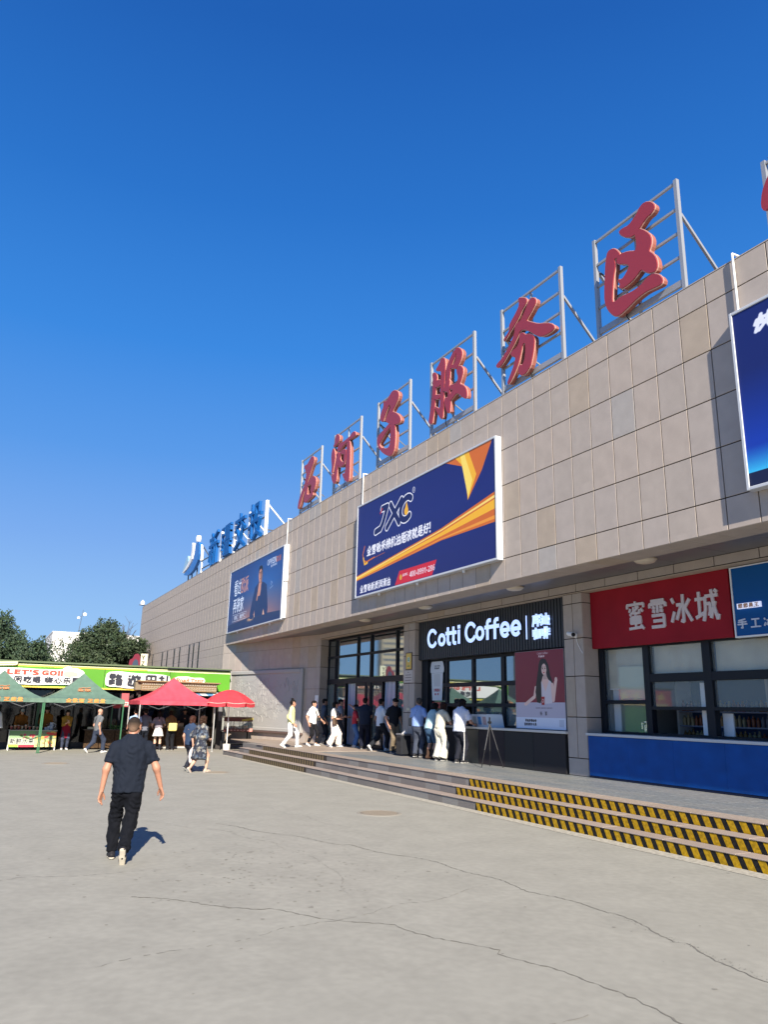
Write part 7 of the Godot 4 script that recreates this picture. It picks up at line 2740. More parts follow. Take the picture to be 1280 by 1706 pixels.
func build_people() -> void:
	make_templates()
	var T := TERRACE
	var black := Color(0.014, 0.017, 0.026)
	var white := Color(0.72, 0.72, 0.72)
	# the man walking away in front
	var man := figure("man in a black t-shirt and black trousers walking away across the plaza, seen from behind", Vector3(1.80, 0, -10.55), 8, {
		"height": 1.70, "girth": 1.16, "cell": 0.0125, "lean": 0.04, "skin": Color(0.42, 0.205, 0.135), "look": -14.0, "nod": 0.05,
		"arms": [Vector3(0.115, -0.538, -0.04), Vector3(0.20, -0.51, 0.03)], "elbows": [Vector3(0.5, 0, -0.8), Vector3(0.3, 0, -1)], "thumbs": [Vector3(-0.6, 0.1, 0.9), Vector3(0.5, 0.1, 0.9)],
		"legs": [Vector3(0.02, 0.0, 0.17), Vector3(-0.095, 0.085, -0.30)], "pitch": [0.0, 1.02], "drop": 0.02,
		"top": {"color": Color(0.0115, 0.0155, 0.026), "hem": 0.80, "sleeve": 0.74, "fit": 1.12, "arm": 0.98, "name": "t_shirt", "folds": 0.010},
		"low": {"color": Color(0.006, 0.007, 0.0105), "name": "trousers", "waist": 0.9, "wide": 1.15, "cuff": 0.98, "folds": 0.014},
		"hair": "buzz", "hair_color": Color(0.085, 0.062, 0.045), "shoes": Color(0.02, 0.02, 0.025), "soles": Color(0.52, 0.48, 0.40)})
	# below the green tents
	figure("person in a white shirt at the left end of the fruit table", Vector3(0.72, 0, -34.7), -70, {
		"height": 1.72, "top": {"color": Color(0.66, 0.70, 0.78), "sleeve": 1.5, "hem": 0.84, "fit": 1.08}, "low": {"color": Color(0.012, 0.014, 0.02)}, "lean": 0.18, "arms": [Vector3(0.0, -0.3, 0.36), Vector3(0.05, -0.4, 0.25)], "shoes": white, "hair": "short"})
	figure("vendor in an orange jacket and pale cap behind the left half of the fruit table", Vector3(1.55, 0, -36.02), 175, {
		"height": 1.6, "top": {"color": Color(0.22, 0.085, 0.02), "sleeve": 1.8, "fit": 1.1}, "low": {"color": black}, "hair": "cap", "hair_color": Color(0.35, 0.4, 0.45), "arms": [Vector3(-0.05, -0.35, 0.3), Vector3(-0.05, -0.36, 0.3)], "lean": 0.15, "nod": 0.3})
	figure("vendor in an orange jacket behind the right half of the fruit table", Vector3(2.52, 0, -36.0), 190, {
		"height": 1.68, "top": {"color": Color(0.24, 0.10, 0.02), "sleeve": 1.8, "fit": 1.15}, "low": {"color": black}, "hair": "short", "arms": [Vector3(-0.04, -0.34, 0.3), Vector3(0.0, -0.38, 0.26)], "lean": 0.12, "nod": 0.3})
	var ap := figure("woman in a dark red apron and yellow sleeves standing right of the fruit table", Vector3(3.27, 0, -35.3), 178, {
		"height": 1.58, "woman": true, "girth": 1.08, "skin": SKIN_PALE, "top": {"color": Color(0.34, 0.19, 0.035), "sleeve": 1.8, "fit": 1.05, "name": "jacket"}, "low": {"color": Color(0.05, 0.06, 0.10), "to": 0.12}, "hair": "bob", "arms": [Vector3(-0.12, -0.18, 0.24), Vector3(-0.12, -0.22, 0.24)], "shoes": white, "nod": 0.15})
	var apron := cloth([[Vector3(0, 0.48, 0.02), Vector3(0, 1.0, 0.01), 0.22, 0.175, true, false, Vector3.BACK, 0.76], [Vector3(0, 1.0, 0.02), Vector3(0, 1.22, 0.045), 0.15, 0.12, false, true, Vector3.BACK, 0.8]], 0.022, 0.015, 0.007)
	put("apron", apron, cloth_mat(Color(0.21, 0.012, 0.03)), ap, Vector3.ZERO, Basis.from_scale(Vector3.ONE * 0.93))
	var gm := figure("bald man in a grey t-shirt striding past the second green tent", Vector3(4.24, 0, -33.1), 62, {
		"height": 1.70, "skin": Color(0.5, 0.28, 0.2), "hair": "bald", "top": {"color": Color(0.125, 0.135, 0.15), "sleeve": 0.7, "hem": 0.83, "fit": 1.05}, "low": {"color": Color(0.035, 0.045, 0.075), "wide": 1.2}, "legs": [Vector3(0.0, 0.06, -0.36), Vector3(0, 0, 0.26)], "pitch": [0.7, -0.1], "drop": 0.05, "arms": [Vector3(0.07, -0.52, 0.12), Vector3(0.05, -0.5, -0.06)], "shoes": white})
	shoulder_bag(gm, "shoulder_bag", "small dark bag across the back of the man in the grey t-shirt", false, black, Vector3(0.18, 0.14, 0.06), 0.05, 0.40)
	# at the red tent
	figure("person in a light blue shirt at the left end of the carved kiosk", Vector3(5.94, 0, -34.7), 10, {
		"height": 1.66, "top": {"color": Color(0.30, 0.42, 0.68), "sleeve": 0.7, "hem": 0.8}, "low": {"color": Color(0.45, 0.5, 0.6)}, "hair": "short", "lean": 0.1, "arms": [Vector3(0.0, -0.35, 0.3), Vector3(0.04, -0.5, 0.1)], "shoes": white})
	figure("person in a grey shirt right behind the front man's head at the carved kiosk", Vector3(6.36, 0, -34.75), 5, {
		"height": 1.68, "top": {"color": Color(0.13, 0.14, 0.18), "sleeve": 0.8, "hem": 0.8}, "low": {"color": black}, "hair": "short", "lean": 0.14, "arms": [Vector3(0.0, -0.35, 0.3), Vector3(0.04, -0.36, 0.3)]})
	figure("long haired woman in a grey top and short white skirt at the carved kiosk", Vector3(6.93, 0, -34.65), 6, {
		"height": 1.62, "woman": true, "skin": SKIN_PALE, "top": {"color": Color(0.22, 0.2, 0.24), "sleeve": 0.75, "hem": 0.98}, "low": {"kind": "skirt", "color": Color(0.75, 0.75, 0.75), "to": 0.62, "flare": 0.25}, "hair": "long", "lean": 0.2, "arms": [Vector3(0.08, -0.36, 0.28), Vector3(0.08, -0.34, 0.3)], "legs": [Vector3(-0.01, 0, 0.05), Vector3(0.01, 0, -0.06)], "boots": black})
	var tw := figure("person in a tan hooded top and dark trousers bending over the kiosk counter", Vector3(7.47, 0, -34.6), -6, {
		"height": 1.66, "woman": true, "girth": 1.12, "top": {"color": Color(0.20, 0.125, 0.06), "sleeve": 1.7, "hem": 0.96, "fit": 1.12, "name": "hooded_top"}, "low": {"color": Color(0.013, 0.014, 0.018), "wide": 1.15}, "hair": "bob", "hair_color": Color(0.02, 0.015, 0.012), "lean": 0.32, "nod": 0.5, "arms": [Vector3(0.02, -0.3, 0.34), Vector3(0.02, -0.32, 0.33)]})
	var yb := thing("yellow_bag", "pale yellow bag worn at the back by the person in the tan hooded top", "bag", tw.position + Vector3(0.0, 0.98, 0.19), tw.rotation.y)
	var st := begin()
	bevel_box(st, Vector3(-0.19, -0.17, -0.05), Vector3(0.17, 0.16, 0.05), 0.03)
	put("pouch", st.commit(), cloth_mat(Color(0.72, 0.62, 0.22), 0.6), yb)
	st = begin()
	bar(st, Vector3(-0.16, 0.14, 0), Vector3(0.12, 0.50, -0.12), 0.03, 0.01)
	bar(st, Vector3(0.15, 0.1, 0), Vector3(0.13, 0.5, -0.12), 0.03, 0.01)
	put("strap", st.commit(), cloth_mat(Color(0.1, 0.07, 0.03), 0.6), yb)
	figure("vendor in dark clothes behind the carved kiosk counter", Vector3(8.45, 0, -36.6), 185, {
		"height": 1.72, "top": {"color": Color(0.02, 0.022, 0.03), "sleeve": 0.7}, "low": {"color": black}, "hair": "short", "arms": [Vector3(0.0, -0.35, 0.3), Vector3(0.0, -0.36, 0.3)], "nod": 0.2})
	# two women walking on the plaza
	var im := Image.create(256, 256, false, Image.FORMAT_RGBA8)
	im.fill(Color(0.12, 0.14, 0.2))
	var r := RandomNumberGenerator.new()
	r.seed = 12
	for i in 46:
		var c := Vector2(r.randf_range(0, 256), r.randf_range(0, 256))
		var cc: Color = [Color(0.45, 0.48, 0.52), Color(0.62, 0.60, 0.56), Color(0.27, 0.36, 0.46), Color(0.55, 0.52, 0.42)][i % 4]
		for p in 5:
			var a := TAU * p / 5.0 + r.randf()
			paint_oval(im, c + Vector2(cos(a), sin(a)) * 9, Vector2(r.randf_range(6, 11), r.randf_range(3.5, 6)), cc, a)
	var fl := StandardMaterial3D.new()
	fl.albedo_texture = ImageTexture.create_from_image(im)
	fl.uv1_triplanar = true
	fl.uv1_scale = Vector3.ONE * 1.4
	fl.roughness = 0.8
	var fw := figure("woman in a dark floral dress carrying a red and white plastic bag across the plaza", Vector3(5.90, 0, -23.2), 58, {
		"height": 1.60, "woman": true, "girth": 1.22, "skin": SKIN_PALE, "top": {"mat": fl, "sleeve": 1.05, "hem": 0.78, "fit": 1.12, "name": "dress_top", "arm": 1.25}, "low": {"kind": "dress", "mat": fl, "name": "dress_skirt", "to": 0.40, "flare": 0.27, "folds": 0.014}, "hair": "wavy", "hair_color": Color(0.035, 0.018, 0.012), "legs": [Vector3(-0.02, 0.05, -0.33), Vector3(0.0, 0, 0.2)], "pitch": [0.75, -0.05], "drop": 0.045, "arms": [Vector3(0.08, -0.5, -0.08), Vector3(-0.05, -0.36, 0.24)], "shoes": Color(0.55, 0.4, 0.32), "grips": [true, false], "nod": 0.1})
	var hp := joint(fw, 2, 0)
	var pb := thing("plastic_bag", "white plastic bag with red print carried by the woman in floral dress", "bag", hp + Vector3(0, -0.08, 0.0), fw.rotation.y)
	put("sack", cloth([[Vector3(0, -0.36, 0), Vector3(0, -0.16, 0), 0.13, 0.12, false, false, Vector3.RIGHT, 0.55], [Vector3(0, -0.16, 0), Vector3(0, 0.0, 0), 0.10, 0.02, false, false, Vector3.RIGHT, 0.6]], 0.02, 0.02, 0.014), cloth_mat(Color(0.62, 0.55, 0.54), 0.4), pb)
	put("red_print", cloth([[Vector3(0.0, -0.27, 0.05), Vector3(0.0, -0.14, 0.02), 0.085, 0.09, false, false, Vector3.RIGHT, 0.86]], 0.02, 0.02, 0.012), cloth_mat(Color(0.55, 0.05, 0.09), 0.4), pb)
	figure("second woman in dark clothes walking close behind the woman in the floral dress", Vector3(5.74, 0, -23.85), 50, {
		"height": 1.58, "woman": true, "girth": 1.05, "skin": SKIN, "top": {"color": Color(0.03, 0.05, 0.10), "sleeve": 0.7, "hem": 0.8, "fit": 1.1}, "low": {"color": Color(0.02, 0.022, 0.035), "wide": 1.25}, "hair": "bob", "hair_color": Color(0.05, 0.02, 0.014), "legs": [Vector3(0, 0.0, 0.2), Vector3(0, 0.05, -0.25)], "pitch": [0.0, 0.6], "drop": 0.03, "nod": 0.2})
	# on the terrace before the entrance, in the sun
	figure("woman in a light yellow jacket and white trousers walking along the top step", Vector3(10.02, T, -26.72), 122, {
		"height": 1.64, "woman": true, "girth": 1.0, "top": {"color": Color(0.74, 0.71, 0.36), "sleeve": 1.85, "hem": 0.84, "fit": 1.12, "arm": 1.2, "name": "jacket"}, "low": {"color": Color(0.74, 0.74, 0.74), "wide": 1.1}, "hair": "bun", "shoes": white, "legs": [Vector3(0.0, 0.0, 0.24), Vector3(0, 0.03, -0.26)], "pitch": [-0.1, 0.45], "drop": 0.035, "arms": [Vector3(0.05, -0.5, -0.14), Vector3(0.05, -0.5, 0.14)], "look": 25.0})
	var w2 := figure("woman in a white t-shirt and black trousers with a camera bag, left of the entrance", Vector3(11.25, T, -27.7), 150, {
		"height": 1.62, "woman": true, "girth": 1.1, "top": {"color": Color(0.76, 0.76, 0.77), "sleeve": 0.8, "hem": 0.84, "fit": 1.12, "name": "t_shirt"}, "low": {"color": Color(0.012, 0.012, 0.015), "to": 0.14}, "hair": "short", "shoes": white, "legs": [Vector3(0, 0, 0.14), Vector3(0, 0.02, -0.12)], "pitch": [0.0, 0.3], "arms": [Vector3(0.16, -0.42, 0.24), Vector3(0.1, -0.5, 0.0)], "look": 15.0})
	shoulder_bag(w2, "camera_bag", "dark camera bag across the woman in the white t-shirt and black trousers", false, Color(0.05, 0.05, 0.05), Vector3(0.16, 0.14, 0.1), 0.12, 0.40)
	figure("man in dark clothes in the shade left of the entrance glass", Vector3(12.2, T, -28.92), 100, {
		"height": 1.72, "skin": Color(0.36, 0.19, 0.13), "top": {"color": Color(0.08, 0.10, 0.13), "sleeve": 1.3, "hem": 0.82}, "low": {"color": black}, "arms": [Vector3(0.04, -0.32, 0.28), Vector3(0.05, -0.5, 0.06)]})
	var w3 := figure("woman in a white t-shirt and wide pinkish white trousers before the entrance", Vector3(11.83, T, -27.01), 135, {
		"height": 1.60, "woman": true, "girth": 1.06, "top": {"color": Color(0.75, 0.73, 0.71), "sleeve": 0.75, "hem": 0.9, "fit": 1.08, "name": "t_shirt"}, "low": {"color": Color(0.75, 0.66, 0.62), "wide": 1.55, "cuff": 1.35}, "hair": "bob", "shoes": white, "legs": [Vector3(0.02, 0, 0.17), Vector3(0, 0.02, -0.14)], "pitch": [0, 0.3], "arms": [Vector3(0.04, -0.22, 0.30), Vector3(-0.02, -0.3, 0.26)], "look": 10.0})
	shoulder_bag(w3, "shoulder_bag", "brown shoulder bag on the woman with wide pinkish white trousers", true, Color(0.13, 0.085, 0.06), Vector3(0.27, 0.26, 0.1), 0.10, 0.44)
	var sp := figure("man in a grey t-shirt half hidden in the shade of the entrance", Vector3(12.45, T, -27.9), 110, {
		"height": 1.70, "top": {"color": Color(0.22, 0.25, 0.30), "sleeve": 0.75, "hem": 0.84}, "low": {"color": Color(0.05, 0.055, 0.07)}, "shoes": white, "arms": [Vector3(0.05, -0.5, 0.05), Vector3(0.02, -0.3, 0.3)]})
	shoulder_bag(sp, "shoulder_bag", "dark bag on the man in the grey t-shirt in the shade of the entrance", true, black, Vector3(0.2, 0.2, 0.08), -0.06, 0.3)
	var kr := figure("young person in a red and white top and blue jeans beside the man who points", Vector3(12.42, T, -26.43), 105, {
		"height": 1.52, "woman": true, "top": {"color": Color(0.42, 0.04, 0.06), "sleeve": 0.8, "hem": 0.92}, "low": {"color": Color(0.06, 0.14, 0.34), "to": 0.1}, "hair": "bob", "shoes": Color(0.4, 0.42, 0.45), "arms": [Vector3(0.0, -0.2, 0.3), Vector3(0.0, -0.22, 0.3)], "nod": 0.1})
	var pt := figure("man in a dark top pointing with raised arm and holding a phone", Vector3(12.3, T, -25.32), 30, {
		"height": 1.74, "girth": 1.15, "skin": Color(0.42, 0.2, 0.13), "top": {"color": Color(0.02, 0.028, 0.05), "sleeve": 0.75, "hem": 0.82, "fit": 1.1}, "low": {"color": Color(0.012, 0.015, 0.03), "wide": 1.15}, "arms": [Vector3(0.34, 0.10, 0.42), Vector3(-0.12, -0.16, 0.34)], "elbows": [Vector3(0.3, -1, 0), Vector3(0.4, -1, -0.3)], "grips": [false, true], "look": -20.0})
	var ph := thing("phone", "dark phone in the hand of the pointing man", "phone", joint(pt, 2, 1) + Vector3(0.02, 0.05, -0.06), pt.rotation.y)
	st = begin()
	bevel_box(st, Vector3(-0.038, -0.075, -0.005), Vector3(0.038, 0.085, 0.005), 0.004)
	put("body", st.commit(), mats.black, ph)
	figure("man in a white t-shirt and dark trousers stepping through the entrance doors", Vector3(12.42, T, -24.33), 84, {
		"height": 1.74, "skin": Color(0.30, 0.15, 0.10), "top": {"color": Color(0.62, 0.68, 0.76), "sleeve": 0.7, "hem": 0.80, "fit": 1.06, "name": "t_shirt"}, "low": {"color": Color(0.02, 0.023, 0.03), "wide": 1.2}, "legs": [Vector3(0, 0.07, -0.34), Vector3(0, 0, 0.2)], "pitch": [0.8, 0.0], "drop": 0.04, "shoes": white, "arms": [Vector3(0.05, -0.5, 0.1), Vector3(0.02, -0.42, 0.28)]})
	figure("man in a black polo shirt and khaki trousers looking down beside the litter bin", Vector3(12.22, T, -22.95), 175, {
		"height": 1.74, "girth": 1.05, "top": {"color": Color(0.017, 0.02, 0.027), "sleeve": 0.75, "hem": 0.82, "fit": 1.05, "name": "polo_shirt"}, "low": {"color": Color(0.20, 0.16, 0.11), "wide": 1.15}, "nod": 0.45, "shoes": Color(0.03, 0.04, 0.06), "arms": [Vector3(0.07, -0.5, 0.08), Vector3(0.07, -0.5, 0.08)]})
	# along the coffee counter
	var bs := figure("man in a light blue shirt leaning on the left end of the coffee counter", Vector3(11.98, T, -20.95), 62, {
		"height": 1.72, "girth": 1.12, "skin": Color(0.40, 0.21, 0.14), "hair_color": Color(0.06, 0.055, 0.05), "top": {"color": Color(0.26, 0.38, 0.68), "sleeve": 0.8, "hem": 0.88, "fit": 1.12, "name": "shirt"}, "low": {"color": Color(0.055, 0.065, 0.095), "wide": 1.2}, "lean": 0.08, "arms": [Vector3(0.0, -0.34, 0.3), Vector3(0.16, -0.44, 0.14)], "look": 35.0})
	shoulder_bag(bs, "shoulder_bag", "black shoulder bag at the hip of the man in the light blue shirt", false, Color(0.02, 0.025, 0.035), Vector3(0.22, 0.24, 0.09), -0.06, 0.40)
	figure("woman in a pale blue hooded top, denim shorts and brown boots at the coffee counter", Vector3(11.92, T, -20.12), 75, {
		"height": 1.62, "woman": true, "girth": 1.08, "skin": SKIN, "top": {"color": Color(0.38, 0.55, 0.60), "sleeve": 1.6, "hem": 0.86, "fit": 1.15, "arm": 1.15, "name": "hooded_top"}, "low": {"kind": "shorts", "color": Color(0.05, 0.10, 0.18), "to": 0.62}, "hair": "bob", "lean": 0.34, "nod": 0.25, "arms": [Vector3(0.0, -0.24, 0.36), Vector3(0.0, -0.26, 0.34)], "boots": Color(0.06, 0.035, 0.025), "shoes": Color(0.06, 0.035, 0.025), "soles": Color(0.03, 0.02, 0.02)})
	figure("woman in a cream top and long wide cream trousers at the coffee counter", Vector3(11.82, T, -19.4), 72, {
		"height": 1.62, "woman": true, "girth": 1.04, "top": {"color": Color(0.62, 0.58, 0.46), "sleeve": 0.8, "hem": 0.9, "fit": 1.06}, "low": {"color": Color(0.60, 0.58, 0.50), "wide": 1.5, "cuff": 1.5, "to": 0.04}, "hair": "bob", "hair_color": Color(0.03, 0.015, 0.012), "lean": 0.26, "nod": 0.2, "arms": [Vector3(0.0, -0.26, 0.35), Vector3(0.02, -0.3, 0.33)]})
	var ws := figure("person in white t-shirt and side striped dark trousers at the coffee counter", Vector3(11.88, T, -18.44), 74, {
		"height": 1.70, "girth": 1.15, "top": {"color": Color(0.62, 0.66, 0.78), "sleeve": 0.8, "hem": 0.82, "fit": 1.16, "arm": 1.15, "name": "t_shirt"}, "low": {"color": Color(0.018, 0.02, 0.03), "wide": 1.15}, "hair": "bob", "lean": 0.16, "nod": 0.3, "arms": [Vector3(0.02, -0.32, 0.32), Vector3(0.04, -0.34, 0.30)]})
	st = begin()
	bar(st, Vector3(-0.19, 0.9, -0.02), Vector3(-0.185, 0.5, 0.0), 0.02, 0.012)
	bar(st, Vector3(-0.185, 0.5, 0.0), Vector3(-0.17, 0.08, -0.03), 0.02, 0.012)
	put("side_stripe", st.commit(), cloth_mat(white), ws)
	# inside the ice cream shop
	figure("person in an olive top behind the right ice cream shop window", Vector3(13.75, T, -9.75), 100, {
		"height": 1.68, "girth": 1.15, "top": {"color": Color(0.16, 0.15, 0.10), "sleeve": 1.6}, "low": {"color": black}, "hair": "short"})
	figure("person in dark clothes farther right behind the window of the ice cream shop", Vector3(13.8, T, -9.05), 60, {
		"height": 1.70, "top": {"color": Color(0.03, 0.02, 0.02), "sleeve": 1.6}, "low": {"color": black}, "hair": "short"})
	# staff behind the coffee counter
	figure("barista in black behind the open window of the coffee counter", Vector3(13.35, T, -18.9), -95, {
		"height": 1.66, "top": {"color": black, "sleeve": 0.8}, "low": {"color": black}, "hair": "cap", "hair_color": black, "nod": 0.3, "arms": [Vector3(0.0, -0.34, 0.3), Vector3(0.0, -0.36, 0.3)]})


# ---------------------------------------------------------------- small things on the terrace

func build_small_things() -> void:
	var t := thing("litter_bin", "dark square litter bin with a pale lid beside the pillar at the entrance", "litter bin", Vector3(12.05, TERRACE, -21.97))
	var st := begin()
	bevel_box(st, Vector3(-0.17, 0.03, -0.18), Vector3(0.17, 0.60, 0.18), 0.015)
	put("body", st.commit(), plain(0.035, 0.038, 0.045, 0.35, 0.4), t)
	st = begin()
	bevel_box(st, Vector3(-0.18, 0.60, -0.19), Vector3(0.18, 0.66, 0.19), 0.012)
	put("lid", st.commit(), plain(0.16, 0.16, 0.17, 0.4), t)
	put("slot", box_mesh(Vector3(-0.172, 0.42, -0.12), Vector3(-0.168, 0.54, 0.12)), mats.black, t)
	var lump := thing("crumpled_bag", "crumpled white bag on top of the litter bin", "bag", Vector3(12.05, TERRACE + 0.66, -21.9))
	st = begin()
	var r := RandomNumberGenerator.new()
	r.seed = 6
	for i in 12:
		var a := TAU * i / 12.0
		var b := TAU * (i + 1) / 12.0
		var h := 0.07 + 0.03 * (i % 3)
		tri(st, Vector3(cos(a) * 0.1, 0, -sin(a) * 0.1), Vector3(cos(b) * 0.1, 0, -sin(b) * 0.1), Vector3(0.01, h, 0.01))
	put("paper", st.commit(), mats.white, lump)
	# black tripod stand before the coffee counter
	t = thing("tripod_stand", "tall black tripod stand in front of the coffee counter", "tripod", Vector3(11.78, TERRACE, -16.85))
	var top := Vector3(0.05, 1.08, -0.06)
	for f in [Vector3(-0.27, 0.0, 0.01), Vector3(0.30, 0.0, 0.16), Vector3(0.28, 0.0, -0.40)]:
		st = begin()
		var kn: Vector3 = top.lerp(f, 0.62)
		tube(st, top, kn, 0.017, 0.015, 8)
		var leg := put("leg", st.commit(), plain(0.05, 0.05, 0.055, 0.4, 0.4), t)
		st = begin()
		tube(st, kn, f, 0.011, 0.011, 8)
		tube(st, kn + Vector3(0, 0.02, 0), kn - Vector3(0, 0.03, 0), 0.022, 0.022, 8)
		put("lower_leg", st.commit(), mats.black, leg)
	st = begin()
	tube(st, top - Vector3(0, 0.1, 0), top + Vector3(0, 0.16, 0), 0.02, 0.02, 8)
	bevel_box(st, top + Vector3(-0.04, 0.0, -0.04), top + Vector3(0.04, 0.06, 0.04), 0.01)
	put("column", st.commit(), mats.black, t)
	var c := thing("counter_card", "upright white menu card with blue print on the coffee counter", "menu card", Vector3(12.42, 1.48, -18.2))
	put("sheet", box_mesh(Vector3(-0.005, 0, -0.38), Vector3(0.005, 0.34, 0.40)), plain(0.55, 0.60, 0.66, 0.5), c, Vector3.ZERO, Basis(Vector3.FORWARD, -0.18))
	for k in 3:
		put("print", box_mesh(Vector3(-0.009, 0.06, -0.30 + k * 0.24), Vector3(-0.006, 0.28, -0.14 + k * 0.24)), [plain(0.30, 0.36, 0.4, 0.5), plain(0.05, 0.22, 0.5, 0.5), plain(0.4, 0.3, 0.32, 0.5)][k], c, Vector3.ZERO, Basis(Vector3.FORWARD, -0.18))
	c = thing("counter_card", "pale folded card at the right of the menu card on the coffee counter", "menu card", Vector3(12.5, 1.48, -17.55))
	put("sheet", box_mesh(Vector3(-0.005, 0, -0.25), Vector3(0.005, 0.36, 0.25)), plain(0.45, 0.53, 0.62, 0.5), c, Vector3.ZERO, Basis(Vector3.UP, 0.4) * Basis(Vector3.FORWARD, -0.3))
	# bullet camera on the pillar
	t = thing("pillar_camera", "white bullet camera on the pillar beside the red sign", "camera", Vector3(12.35, 3.68, -14.05))
	st = begin()
	bevel_box(st, Vector3(-0.03, -0.05, -0.05), Vector3(0.0, 0.05, 0.05), 0.008)
	bar(st, Vector3(-0.02, 0, 0), Vector3(-0.14, 0.0, 0.05), 0.035)
	put("mount", st.commit(), mats.white, t)
	st = begin()
	tube(st, Vector3(-0.12, 0.05, -0.12), Vector3(-0.22, 0.0, 0.16), 0.055, 0.055, 14)
	put("housing", st.commit(), mats.white, t)
	st = begin()
	tube(st, Vector3(-0.22, 0.0, 0.16), Vector3(-0.225, -0.002, 0.175), 0.05, 0.045, 14)
	put("lens", st.commit(), mats.black, t)
	st = begin()
	path_tube(st, [Vector3(-0.02, -0.05, 0.02), Vector3(-0.03, -0.2, 0.08), Vector3(-0.02, -0.34, 0.16), Vector3(-0.01, -0.42, 0.22)], 0.008, 6)
	put("cable", st.commit(), mats.white, t)
